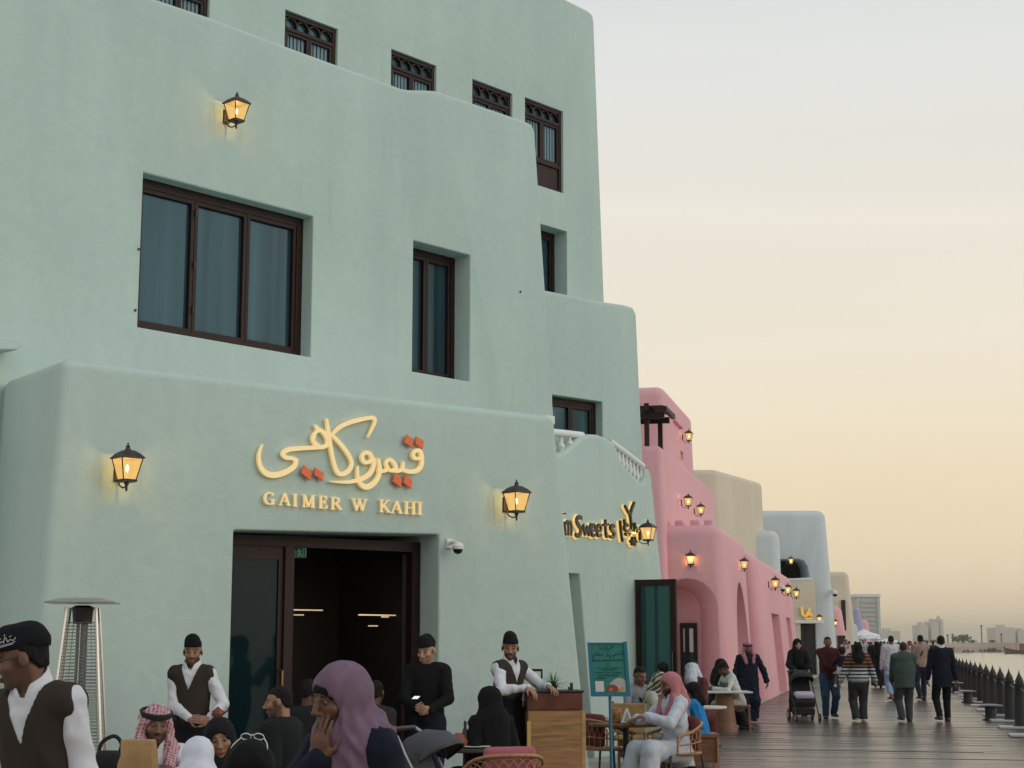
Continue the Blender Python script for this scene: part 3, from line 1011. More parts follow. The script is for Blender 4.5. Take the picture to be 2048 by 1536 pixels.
wbox(mb, WR, a0, a1, z0 - .08, z0 + .02, .0, .42); mb.build("ledge", M['white'], bluemass, bevel=.02)
# beige lower front
zl = WR.sz(1600, 1160)[1]; aL = WR.sz(1560, 1200)[0]; aR = WR.sz(1628, 1200)[0]
mb = cutter(WR, rect(aL - 2, aR, -.05, zl), 0.1, .40)
me = bpy.data.meshes.new("wall"); me.from_pydata(mb.v, [], mb.f)
bm_ = bmesh.new(); bm_.from_mesh(me); bmesh.ops.recalc_face_normals(bm_, faces=bm_.faces); bm_.to_mesh(me); bm_.free()
me = boolean(me, [cutter(WR, rect(dcl[0][0], dcl[1][0], -.2, dcl[0][1]), .5, 1)], .03); clean_mesh(me)
link("wall", me, M['beige'], bluemass)
mb = MB(); wbox(mb, WR, dcl[0][0] + .02, dcl[1][0] - .02, .0, dcl[0][1] - .02, -.3, -.25); wbox(mb, WR, (dcl[0][0] + dcl[1][0]) / 2 - .04, (dcl[0][0] + dcl[1][0]) / 2 + .04, 0, dcl[0][1] - .03, -.249, -.2)
mb.build("door", M['black'], bluemass)
mb = MB(); wbox(mb, WR, dcl[0][0] - .3, dcl[1][0] + .3, dcl[0][1], dcl[0][1] + .16, .40, .52); mb.build("lintel", M['white'], bluemass, bevel=.02)
# lower left part of the pale blue building
pQ = at(1520, 1100, 80)
zz = at(1540, 1060, 81).z
fbuild("", "", M['blue'], [(xat(1500, 81), 81, zz), (xat(1563, 81), 81, zz), (xat(1566, 83.5), 83.5, zz), (xat(1500, 83.5), 83.5, zz)], .02, .4, parent=bluemass)

def simple(px0, px1, pxt0, pxt1, pyt, Y, dep, name, label, m, bev=.4):
    z = at((pxt0 + pxt1) / 2, pyt, Y).z
    root = empty(name, Vector((xat((px0 + px1) / 2, Y), Y + dep / 2, 0)), label, "building")
    k = (Y + dep) / Y
    bot = [(xat(px0, Y), Y), (xat(px1, Y), Y), (xat(px1, Y) + dep * .2, Y + dep), (xat(px0, Y), Y + dep)]
    tp = [(xat(pxt0, Y), Y + .3, z), (xat(pxt1, Y), Y + .3, z), (xat(pxt1, Y) + dep * .2, Y + dep, z), (xat(pxt0, Y), Y + dep, z)]
    block("wall", bot, tp, bev, m, root)
    return root
s1_ = simple(1640, 1716, 1640, 1702, 1143, 128, 12, "beige_house", "tall sand coloured block beyond the pale blue building", M['beige'])
s2_ = simple(1660, 1700, 1660, 1686, 1213, 112, 8, "pink_house", "small far pink block between the pale blue and sand coloured buildings", M['pink'])
s3_ = simple(1700, 1722, 1700, 1716, 1246, 150, 10, "green_house", "tiny far pale green block under the sand coloured building", M['green'])
s4_ = simple(1712, 1738, 1712, 1722, 1216, 190, 10, "violet_house", "narrow far violet block right of the sand coloured building", mat("violet_plaster", (.36, .34, .50), .8))
s5_ = simple(1720, 1744, 1720, 1738, 1240, 210, 10, "salmon_house", "tiny far salmon block in front of the grey tower", M['pink'])
# doors / openings on far blocks
for (px0, px1, py0, Y, root) in ((1676, 1690, 1271, 111.9, s2_), (1682, 1690, 1200, 128.2, s1_)):
    a = at(px0, py0, Y); b = at(px1, py0, Y)
    mb = MB(); mb.box(a.x, b.x, Y - .12, Y + .3, max(a.z - 2.4, 0), a.z); mb.build("door" if root is s2_ else "window", M['dark'], root)
M['band'] = mat('grey_window_band', (.42, .43, .43), .5)
# far grey tower with lighter crown and edge fins
YT = 640
tow = empty("grey_tower", Vector((xat(1740, YT), YT + 8, 0)), "hazy pale grey high block far beyond the promenade", "building")
def tbox(name, x0, x1, y0, y1, Y0, Y1, m):
    a, b = at(x0, y0, Y0), at(x1, y1, Y0)
    mb = MB(); mb.box(a.x, b.x, Y0, Y1, min(a.z, b.z), max(a.z, b.z)); return mb.build(name, m, tow)
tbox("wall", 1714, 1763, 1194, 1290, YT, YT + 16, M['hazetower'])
tbox("crown", 1711, 1762, 1188, 1193.8, YT - .6, YT + 16.5, M['whiteplastic'])
tbox("fin", 1755, 1759, 1196, 1288, YT - .7, YT - .05, M['whiteplastic'])
tbox("fin", 1715, 1719, 1196, 1288, YT - .7, YT - .05, M['whiteplastic'])
for k in range(9):
    tbox("window_band", 1721, 1753, 1202 + k * 9, 1206 + k * 9, YT - .4, YT - .04, M['band'])
# white canopies at the end of the promenade
for i, (px, py, Y, w) in enumerate([(1728, 1263, 170, 2.4), (1739, 1269, 190, 1.9), (1776, 1279, 300, 3.6)]):
    c = at(px, py, Y)
    root = empty("canopy", Vector((c.x, c.y, 0)), ["white peaked canopy nearest under the grey tower", "white peaked canopy second under the grey tower", "wide low white canopy furthest along the promenade"][i], "canopy", "white canopies at the promenade's end")
    mb = MB(); mb.lathe([(w, -.5), (w * .95, -.35), (w * .45, -.1), (.06, .25)], (c.x, c.y, c.z), 8, sx=.7, sy=.7, rot=.39); mb.build("cover", M['whiteplastic'], root)
    for sx in (-1, 1):
        mb = MB(); mb.tube([(c.x + sx * w * .55, c.y, 0), (c.x + sx * w * .55, c.y, c.z - .4)], .05, 6); mb.build("pole", M['whiteplastic'], root)

# breakwater across the basin with a sand bank, rocks, little trees and masts, hazy towers behind
YB = 640
zb = at(1950, 1286, YB).z
mb = MB()
prof = [(0, -3.0), (3, -.2), (4.2, .1), (8, zb * .55), (14, zb), (60, zb)]
xs = np.linspace(-120, 420, 60)
vs = []; fs = []
for i, x in enumerate(xs):
    for (dy, z) in prof:
        vs.append((x, YB + dy + .8 * math.sin(x * .31) + .5 * math.sin(x * .83), z + (0.25 * math.sin(x * .47 + dy) if z > 0 else 0)))
n = len(prof)
for i in range(len(xs) - 1):
    for k in range(n - 1):
        fs.append((i * n + k, (i + 1) * n + k, (i + 1) * n + k + 1, i * n + k + 1))
mb.add(vs, fs); tag(mb.build("sand_bank", M['sand'], smooth=60), kind='structure')
mb = MB()
for i in range(420):
    x = rng.uniform(-60, 330); r = rng.uniform(.5, 1.3)
    y = YB + rng.uniform(-.4, 2.2)
    a = rng.uniform(0, 6, 6)
    ring = [(x + r * math.cos(k * 1.047 + a[0]) * rng.uniform(.7, 1.2), y + r * math.sin(k * 1.047) * .8, -2.2 + (y - YB) * .55 + rng.uniform(-.3, .3)) for k in range(6)]
    mb.add(ring + [(x, y, -2.2 + (y - YB) * .55 + r * .9)], [(k, (k + 1) % 6, 6) for k in range(6)])
tag(mb.build("breakwater_rocks", M['rock'], recalc=False), kind='stuff')
for i, (px, h, kind) in enumerate([(1896, 3.2, 'm'), (1924, 5.2, 't'), (1964, 7.0, 'm'), (1945, 2.0, 't'), (1985, 1.8, 't'), (2003, 3.6, 'm'), (1868, 2.2, 't'), (1850, 1.9, 't'), (1906, 3.4, 'm')]):
    x = xat(px, YB + 30)
    if kind == 'm':
        root = empty("lamp_mast", Vector((x, YB + 30, zb)), ["stubby mast left of the suited man on the far bank", "", "tallest thin mast on the far sand bank", "", "", "thin mast on the far bank near the brown boat", "", "", "medium thin mast on the far bank left of the tallest"][i], "mast", "masts on the far bank")
        mb = MB(); mb.tube([(x, YB + 30, zb), (x, YB + 30, zb + h)], .22, 6); mb.build("pole", M['rock'], root)
        mb = MB(); mb.lathe([(.5, -.2), (.7, 0), (.3, .3)], (x, YB + 30, zb + h), 6); mb.build("lamp_head", M['rock'], root)
    else:
        root = empty("bush", Vector((x, YB + 30, zb)), {1: "largest dark bush on the far sand bank", 3: "dark bush left of the tallest mast on the far bank", 4: "dark bush right of the tallest mast on the far bank", 6: "low dark bush on the far bank left of the suited man", 7: "low dark bush furthest left on the far bank"}[i], "bush", "bushes on the far bank")
        mb = MB()
        for k in range(130):
            p = rng.normal(0, 1, 3); p *= rng.uniform(.3, 1) / np.linalg.norm(p)
            q = Vector((x + p[0] * h * .9, YB + 30 + p[1] * h, zb + h * .35 + p[2] * h * .35)); s = h * .12
            u = Vector(rng.normal(0, 1, 3)).normalized() * s; v = u.orthogonal().normalized() * s
            mb.add([q - u, q + v, q + u, q - v], [(0, 1, 2, 3)])
        mb.build("crown", M['leaf'], root, recalc=False)
        mb = MB(); mb.tube([(x, YB + 30, zb - .1), (x, YB + 30, zb + h * .5)], [.18, .08], 6); mb.build("trunk", M['rock'], root)
YS = 2300
for i, (x0, x1, yt) in enumerate([(1838, 1856, 1250), (1862, 1878, 1243), (1880, 1886, 1238), (1990, 2030, 1255), (2036, 2060, 1262), (1760, 1800, 1262)]):
    a = at(x0, yt, YS); b = at(x1, yt, YS)
    root = empty("far_tower", Vector(((a.x + b.x) / 2, YS + 20, 0)), ["squat hazy block left of the suited man on the skyline", "hazy tower just left of the suited man's head", "narrow hazy tower touching the suited man's head", "wide hazy block on the skyline above the brown boat", "hazy block at the right end of the skyline", "long low hazy block above the walkers' heads"][i], "tower", "hazy towers on the skyline")
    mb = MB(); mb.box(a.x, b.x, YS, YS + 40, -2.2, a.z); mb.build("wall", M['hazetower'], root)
    mb = MB(); mb.box(a.x + (b.x - a.x) * .3, a.x + (b.x - a.x) * .6, YS + 10, YS + 25, a.z, a.z + 4); mb.build("roof", M['hazetower'], root)
# land the skyline stands on
mb = MB(); mb.box(-800, 3000, YS - 80, YS + 900, -3.1, 1.5); tag(mb.build("far_shore", M['sand']), kind='structure')

# brown wooden boat moored right of the bank
YD = 560
c = ground(2040, 1304, -2.2); c = Vector((xat(2046, YD), YD, -2.2))
boat = empty("dhow", c, "brown wooden dhow moored off the far sand bank", "boat")
mb = MB(); vs = []
secs = [(-7, .1, 2.6), (-6, 1.0, 1.9), (-3, 1.6, 1.3), (1, 1.7, 1.3), (4.5, 1.5, 2.0), (6, 1.2, 2.9)]
for x, w, h in secs:
    vs += [(c.x + x, c.y - w, c.z + h), (c.x + x * .93, c.y - w * .6, c.z + .3), (c.x + x * .9, c.y, c.z - .4), (c.x + x * .93, c.y + w * .6, c.z + .3), (c.x + x, c.y + w, c.z + h)]
fs = [(i * 5 + k, i * 5 + k + 1, i * 5 + k + 6, i * 5 + k + 5) for i in range(5) for k in range(4)] + [(i * 5, i * 5 + 5, i * 5 + 9, i * 5 + 4) for i in range(5)] + [(25, 26, 27, 28, 29)]
mb.add(vs, fs); mb.build("hull", M['walnut'], boat)
mb = MB(); mb.box(c.x - 1, c.x + 4, c.y - 1.1, c.y + 1.1, c.z + 1.2, c.z + 3.2); mb.box(c.x - 1.4, c.x + 4.4, c.y - 1.3, c.y + 1.3, c.z + 3.2, c.z + 3.4); mb.build("cabin", M['walnut'], boat)
mb = MB(); mb.tube([(c.x - 2.5, c.y, c.z + 1), (c.x - 2.2, c.y, c.z + 7)], [.12, .06], 6); mb.build("mast", M['walnut'], boat)

# ------------------------------------------------------------------ quay edge: charcoal posts, chain, pale pads, bollards
f0 = Vector((9.16, 28.7, 0))
nn0 = f0.dot(pn); tt0 = f0.dot(pt)
SP = 2.75
M['padstone'] = mat('pale_pad_stone', (.46, .45, .43), .5)
def make_post():
    root = empty("quay_post", (0, 0, 0), "", "post", "charcoal pointed posts along the quay edge")
    mb = MB(); mb.lathe([(.15, 0), (.15, .06), (.125, .08), (.115, .5), (.095, .80), (.10, .81), (.105, .84), (.08, .86)], n=14); mb.build("shaft", M['postblack'], root, smooth=40, local=True)
    mb = MB(); mb.lathe([(.08, .86), (.085, .89), (.06, .95), (.028, 1.01), (.012, 1.06), (.004, 1.10)], n=12); mb.build("finial", M['postblack'], root, smooth=50, local=True)
    mb = MB(); mb.box(-.32, .32, -.18, .42, .004, .045); mb.build("base_pad", M['padstone'], root, local=True, bevel=.01)
    return root
post0 = make_post()
ordw = ["nearest", "second", "third", "fourth", "fifth", "sixth", "seventh", "eighth", "ninth", "tenth", "eleventh", "twelfth", "thirteenth", "fourteenth", "fifteenth", "sixteenth", "seventeenth", "eighteenth"]
pa = math.atan2(pt.y, pt.x)
posts = []
for i in range(18):
    o = post0 if i == 0 else copy_tree(post0)
    p = pier(nn0, tt0 + SP * i)
    o.location = p; o.rotation_euler = (0, 0, pa)
    o["label"] = f"{ordw[i]} charcoal pointed post of the quay edge, counted from the right frame edge"
    posts.append(p)
for i in range(17):
    mb = MB()
    a, b = posts[i] + Vector((0, 0, .78)), posts[i + 1] + Vector((0, 0, .78))
    pts = [a.lerp(b, k / 8) - Vector((0, 0, .05 * 4 * (k / 8) * (1 - k / 8))) for k in range(9)]
    mb.tube(pts, .012, 6)
    if i < 8:
        tag(mb.build("chain", M['black'], smooth=60), f"dark rail line hanging between the {ordw[i]} and {ordw[i+1]} quay posts", "chain", "rails between quay posts")
mb = MB(); mb.box(DECK_R - .02, DECK_R + .25, -10, 400, -1.5, .03, tf=lambda x, y, z: pier(x, y, z)); tag(mb.build("quay_kerb", M['stone']), kind='structure')
def make_bollard():
    root = empty("mooring_bollard", (0, 0, 0), "", "bollard", "mooring bollards on the deck edge")
    mb = MB(); mb.lathe([(.24, 0), (.24, .03), (.17, .05), (.155, .26), (.17, .33), (.16, .34)], n=18); mb.build("body", M['postblack'], root, smooth=40, local=True)
    mb = MB(); mb.lathe([(.17, .33), (.30, .345), (.315, .365), (.26, .39), (.1, .405)], n=18, sx=1.15, sy=.8); mb.build("cap", mat("worn_steel", (.16, .16, .16), .3, .6), root, smooth=40, local=True)
    return root
b0 = make_bollard()
for i, (px, py) in enumerate([(1982, 1441), (1936, 1406), (1912, 1385)]):
    o = b0 if i == 0 else copy_tree(b0)
    g = ground(px, py); o.location = (g.x, g.y, 0); o.rotation_euler = (0, 0, pa + math.pi / 2); o.scale = (.72, .72, .85)
    o["label"] = ["nearest dark mushroom shaped mooring bollard on the deck edge", "middle dark mushroom shaped mooring bollard beside the quay posts", "furthest dark mooring bollard, just right of the suited man"][i]

# ------------------------------------------------------------------ wall lanterns
M['pane'] = bpy.data.materials.new("amber_lantern_glass"); M['pane'].use_nodes = True
nt = M['pane'].node_tree; nt.nodes.clear()
o_ = nt.nodes.new("ShaderNodeOutputMaterial"); tr = nt.nodes.new("ShaderNodeBsdfTransparent"); em = nt.nodes.new("ShaderNodeEmission"); mx = nt.nodes.new("ShaderNodeMixShader")
em.inputs[0].default_value = (1.0, .62, .20, 1); em.inputs[1].default_value = .95
tr.inputs[0].default_value = (1, .93, .78, 1)
mx.inputs[0].default_value = .62
nt.links.new(tr.outputs[0], mx.inputs[1]); nt.links.new(em.outputs[0], mx.inputs[2]); nt.links.new(mx.outputs[0], o_.inputs[0])
M['bulb'] = mat("bulb", (1, .9, .7), .5, emis=(1, .74, .38), estr=14)
LAMP = bpy.data.lights.new("lantern_light", 'POINT')
LAMP.color = (1.0, .62, .22); LAMP.energy = 20; LAMP.shadow_soft_size = .02

def make_lantern():
    """wall at y = 0, lantern towards -y, origin at the wall plate"""
    root = empty("wall_lantern", (0, 0, 0), "", "lamp")
    cy = -.22
    mb = MB(); mb.box(-.045, .045, -.03, 0, -.12, .06); mb.build("wall_plate", M['bronze'], root, local=True, bevel=.008)
    mb = MB(); mb.tube(smooth3([(0, -.02, -.06), (0, -.05, -.15), (0, -.13, -.19), (0, -.20, -.185), (0, cy, -.15)]), .009, 8)
    mb.lathe([(.006, -.235), (.014, -.215), (.01, -.19), (.022, -.165), (.026, -.15), (.03, -.13)], (0, cy, 0), 10)
    mb.build("bracket", M['bronze'], root, smooth=40, local=True)
    zb, zt, rb, rt = -.12, .10, .068, .115
    mb = MB()
    sq = [(-1, -1), (1, -1), (1, 1), (-1, 1)]
    for sx, sy in sq:
        mb.tube([(sx * rb, cy + sy * rb, zb), (sx * rt, cy + sy * rt, zt)], .0065, 6)
    for r, z, h in ((rb + .006, zb - .012, .02), (rt + .004, zt - .008, .014)):
        for k in range(4):
            a, b = sq[k], sq[(k + 1) % 4]
            mb.tube([(a[0] * r, cy + a[1] * r, z + h / 2), (b[0] * r, cy + b[1] * r, z + h / 2)], .008, 6)
    mb.box(-rb - .008, rb + .008, cy - rb - .008, cy + rb + .008, zb - .022, zb - .006)
    mb.build("frame", M['bronze'], root, smooth=40, local=True)
    mb = MB()
    mb.lathe([(.19, .098), (.185, .108), (.13, .150), (.075, .178), (.03, .188), (.03, .20), (.018, .205), (.026, .222), (.006, .24), (.012, .25), (.003, .262)], (0, cy, 0), 4, rot=math.pi / 4)
    mb.build("roof", M['bronze'], root, local=True)
    for k in range(4):
        a, b = sq[k], sq[(k + 1) % 4]
        mb = MB()
        mb.add([(a[0] * (rb - .002), cy + a[1] * (rb - .002), zb), (b[0] * (rb - .002), cy + b[1] * (rb - .002), zb), (b[0] * (rt - .004), cy + b[1] * (rt - .004), zt), (a[0] * (rt - .004), cy + a[1] * (rt - .004), zt)], [(0, 1, 2, 3)])
        mb.build("pane", M['pane'], root, local=True)
    mb = MB(); mb.lathe([(.012, -.11), (.012, -.04), (.008, -.035)], (0, cy, 0), 8); mb.build("candle", M['whiteplastic'], root, local=True)
    mb = MB(); mb.lathe([(.006, -.035), (.016, -.015), (.014, .01), (.004, .035)], (0, cy, 0), 10); mb.build("bulb", M['bulb'], root, smooth=60, local=True)
    l = bpy.data.objects.new("lantern_light", LAMP); COL.objects.link(l); l.parent = root; l.location = (0, cy, .0)
    return root
lan0 = make_lantern(); lan_used = [False]
def lantern(W, px, pyc, label, scale=1.0, off=0.0):
    # pixel of the lantern body's middle; its body stands .22 m off the wall
    s, z = W.sz(px, pyc, off + .22 * scale)
    o = lan0 if not lan_used[0] else copy_tree(lan0)
    lan_used[0] = True
    o.location = W.P(s, z, off - .004); o.scale = (scale * .94,) * 3
    o.rotation_euler = (0, 0, math.atan2(W.d.y, W.d.x))
    o["label"] = label; o["group"] = "lit wall lanterns"
    return o
lantern(WA, 256, 936, "lit lantern on the green cafe wall left of the gold sign")
lantern(WB, 475, 222, "lit lantern highest on the green wall above the large three pane window")
lantern(WA, 1035, 1002, "lit lantern on the green cafe wall right of the gold sign")
lantern(WE, 1298, 1066, "lit lantern at the right end of the black lettered sweets sign", .92)
lantern(Wend, 1381, 1119, "lit lantern over the large pink arch", 1.0, -.3)
lantern(Wsea, 1490, 1129, "lit lantern above the narrow seaward pink arch", 1.0, -.25)
lantern(W4, 1379, 1003, "lit lantern left of two under the pink upper wall", 1.0, .3) if False else None
W4s = Wall(flat(pier(n4, t4)), (pt.x, pt.y))
lantern(W4s, 1378, 1003, "lit lantern above the pink parapet notches, left of a pair", 1.0, -.1)
lantern(W4s, 1403, 1020, "lit lantern above the pink parapet notches, right of a pair", 1.0, -.1)
lantern(W3s, 1379, 873, "lit lantern at the edge of the pink roof tower", 1.0, -.15)
P2s = P2a
lantern(P2s, 1552, 1167, "lit lantern on the lower pink wing, left of three in a row", 1.1, -.15)
lantern(P2s, 1577, 1180, "lit lantern on the lower pink wing, middle of three in a row", 1.1, -.15)
lantern(P2s, 1594, 1187, "lit lantern on the lower pink wing, right of three in a row", 1.1, -.15)
lantern(WQ, 1525, 1082, "lit lantern on the sand coloured block above the lower pink wing", 1.1, -.2)
lantern(WR, 1639, 1238, "lit lantern right of the small gold sign over a dark far door", 1.2, .0)
lantern(P2s, 1583, 1122, "lit lantern on top corner of the lower pink wing", .9, -.25)
Wp = Wall((xat(1665, 110), 110), (1, .02))
lantern(Wp, 1671, 1246, "far lit lantern beside the small pink block", 1.3, 0)

# ------------------------------------------------------------------ gold calligraphy sign and its Latin line
sign = empty("shop_sign", WA.P(*WA.sz(690, 1030)), "raised gold Arabic lettering with orange diamonds above the cafe doorway, reading GAIMER W KAHI below", "sign")
def c8(x, y):
    return WA.sz(440 + x / 3.012, 800 + y / 3.012, .05)
fnA = lambda a, z, o: WA.P(a, z, o)
K = 1 / 3.012 / 185                       # crop pixel to metres, near the sign
strokes = [
    ("yeh", [(462, 352), (452, 395), (400, 432), (330, 452), (278, 440), (246, 400), (236, 345), (244, 300), (258, 268)], [11, 14, 16, 17, 15, 12, 10, 7, 4]),
    ("yeh", [(650, 272), (600, 284), (540, 288), (470, 292), (410, 300), (380, 322), (398, 345), (440, 352), (462, 362)], [9, 12, 12, 13, 14, 12, 12, 10, 10]),
    ("heh", [(572, 150), (590, 172), (625, 195), (648, 235), (645, 270), (610, 284), (575, 262), (560, 232), (572, 200), (600, 186)], [5, 10, 13, 13, 12, 12, 13, 12, 9, 6]),
    ("heh", [(566, 232), (575, 200), (588, 170), (575, 150)], [10, 8, 7, 3]),
    ("kaf", [(643, 112), (650, 160), (660, 230), (672, 310), (690, 390), (712, 438), (745, 444), (780, 420), (795, 380), (778, 335), (740, 280), (700, 235), (672, 205)], [6, 10, 12, 12, 12, 13, 14, 13, 11, 12, 12, 11, 8]),
    ("kaf", [(676, 208), (720, 165), (775, 138), (830, 122), (885, 110), (925, 108), (934, 128), (915, 175), (890, 225)], [7, 12, 13, 13, 12, 11, 10, 8, 3]),
    ("waw", [(918, 352), (902, 322), (872, 318), (856, 345), (872, 375), (905, 370), (922, 352), (926, 395), (905, 440), (860, 472), (790, 492), (720, 494), (662, 490)], [11, 12, 11, 12, 12, 11, 11, 13, 14, 14, 11, 7, 2]),
    ("reh", [(952, 352), (962, 400), (958, 450), (930, 498), (885, 524), (850, 508), (832, 470), (828, 430), (832, 398)], [7, 12, 13, 15, 17, 13, 11, 8, 4]),
    ("meem", [(948, 422), (985, 428), (1010, 412), (1000, 380), (1022, 358), (1048, 380), (1062, 410), (1035, 425), (1005, 415)], [10, 11, 10, 10, 10, 11, 11, 11, 9]),
    ("yeh", [(1035, 424), (1070, 428), (1098, 415), (1104, 372)], [11, 11, 11, 6]),
    ("qaf", [(1096, 420), (1140, 432), (1185, 425), (1212, 395), (1216, 350), (1206, 312), (1180, 304), (1162, 328), (1175, 352), (1205, 350)], [10, 13, 14, 13, 12, 12, 11, 11, 11, 9]),
]
for i, (nm, pts, wd) in enumerate(strokes):
    mb = MB()
    mb.ribbon([c8(*p) for p in pts], [w * K for w in wd], fnA, .02, .052 + .0011 * i)
    o = mb.build("letter", M['gold'], sign)
for q in ([(1125, 205), (1165, 238), (1160, 290), (1110, 258)], [(1182, 218), (1228, 245), (1222, 297), (1176, 265)],
          [(506, 389), (553, 430), (546, 486), (488, 442)], [(572, 404), (626, 440), (620, 490), (567, 452)],
          [(1052, 440), (1096, 475), (1090, 530), (1040, 492)], [(1112, 450), (1159, 480), (1152, 536), (1105, 500)]):
    mb = MB(); mb.prism([c8(*p) for p in q][::-1], fnA, .03, .055)
    tag(mb.build("diamond", M['red'], sign, bevel=.006), "orange red diamond dot")
# roman capitals in unit boxes: (stroke list, width); thick .15, thin .05, serifs
def serif(x, y, w=.16): return ([(x - w, y), (x + w, y)], .028)
GL = {
 'G': (.92, [([(.80, .80), (.62, .95), (.42, .96), (.2, .82), (.10, .5), (.2, .18), (.42, .04), (.64, .06), (.78, .16)], [.03, .035, .05, .075, .085, .075, .05, .035, .04]), ([(.79, .97), (.79, .72)], .028), ([(.78, .02), (.78, .42)], .07), serif(.76, .42, .15)]),
 'A': (.95, [([(.47, .98), (.12, .03)], .03), ([(.47, .98), (.80, .03)], .075), ([(.24, .33), (.66, .33)], .028), serif(.12, .03, .12), serif(.81, .03, .15)]),
 'I': (.42, [([(.2, .03), (.2, .97)], .078), serif(.2, .03), serif(.2, .97)]),
 'M': (1.15, [([(.18, .03), (.18, .97)], .03), ([(.2, .97), (.55, .06)], .075), ([(.55, .06), (.90, .97)], .03), ([(.92, .03), (.92, .97)], .078), serif(.18, .03, .13), serif(.93, .03, .16), serif(.14, .97, .1), serif(.97, .97, .1)]),
 'E': (.78, [([(.2, .03), (.2, .97)], .078), ([(.12, .97), (.66, .97)], .03), ([(.12, .03), (.68, .03)], .03), ([(.22, .52), (.52, .52)], .028), ([(.66, .97), (.66, .74)], .03), ([(.69, .03), (.69, .28)], .03), ([(.52, .66), (.52, .38)], .025), serif(.16, .03, .1)]),
 'R': (.88, [([(.2, .03), (.2, .97)], .078), ([(.1, .97), (.45, .96), (.64, .85), (.64, .66), (.45, .52), (.2, .51)], [.03, .03, .06, .06, .03, .028]), ([(.42, .52), (.78, .03)], .075), serif(.2, .03), serif(.8, .03, .12)]),
 'W': (1.3, [([(.12, .97), (.40, .05)], .075), ([(.40, .05), (.63, .95)], .03), ([(.60, .97), (.88, .05)], .075), ([(.88, .05), (1.14, .97)], .03), serif(.12, .97, .14), serif(.60, .97, .13), serif(1.15, .97, .12)]),
 'K': (.95, [([(.2, .03), (.2, .97)], .078), ([(.24, .42), (.74, .96)], .03), ([(.38, .56), (.80, .03)], .075), serif(.2, .03), serif(.2, .97), serif(.75, .97, .13), serif(.82, .03, .13)]),
 'H': (1.0, [([(.2, .03), (.2, .97)], .078), ([(.78, .03), (.78, .97)], .078), ([(.2, .51), (.78, .51)], .028), serif(.2, .03), serif(.2, .97), serif(.78, .03), serif(.78, .97)]),
}
for ch, x0, x1, yb, h in [('G', 266, 332, 628, 74), ('A', 358, 428, 633, 75), ('I', 442, 472, 640, 76), ('M', 497, 578, 645, 76), ('E', 596, 652, 652, 76), ('R', 668, 736, 658, 76),
                          ('W', 798, 892, 668, 76), ('K', 962, 1030, 675, 76), ('A', 1034, 1102, 681, 76), ('H', 1112, 1186, 686, 76), ('I', 1192, 1226, 690, 76)]:
    w, st = GL[ch]
    mb = MB()
    for i, (pts, wd) in enumerate(st):
        P_ = [c8(x0 + (x1 - x0) * px / w, yb - h * (py - .0) + (x1 - x0) * px / w * .05) for px, py in pts]
        wl = [q * h * K for q in (wd if hasattr(wd, '__len__') else [wd] * len(P_))]
        mb.ribbon(P_, wl, fnA, .02, .05 + .0012 * i)
    mb.build("letter", M['gold'], sign)

# ------------------------------------------------------------------ sweets sign: black letters with a warm back-lit rim
sw = empty("sweets_sign", WE.P(*WE.sz(1185, 1082)), "black cartoon style letters m Sweets with glowing gold rim on the shop wing", "sign")
M['signblack'] = mat("black_letter_face", (.012, .010, .009), .35)
M['halo'] = mat("warm_letter_glow", (.8, .55, .2), .5, emis=(1, .68, .25), estr=.6)
fnE = lambda a, z, o: WE.P(a, z, o)
def c6(x, y): return WE.sz(1080 + x / 3.84, 760 + y / 3.84, .1)
def stroke6(pts, wd, i, halo=True, nm="letter"):
    P_ = [c6(*p) for p in pts]
    k = 1 / 3.84 / 132
    wl = [1.25 * q * k for q in (wd if hasattr(wd, '__len__') else [wd] * len(P_))]
    mb = MB(); mb.ribbon(P_, wl, fnE, .045, .065 + .0012 * i)
    o = mb.build(nm, M['signblack'], sw)
    if halo:
        mb = MB(); mb.ribbon([(a - .010, b - .008) for a, b in P_], [q + .014 for q in wl], fnE, .015, .03 + .0008 * i)
        mb.build("rim", M['halo'], o)
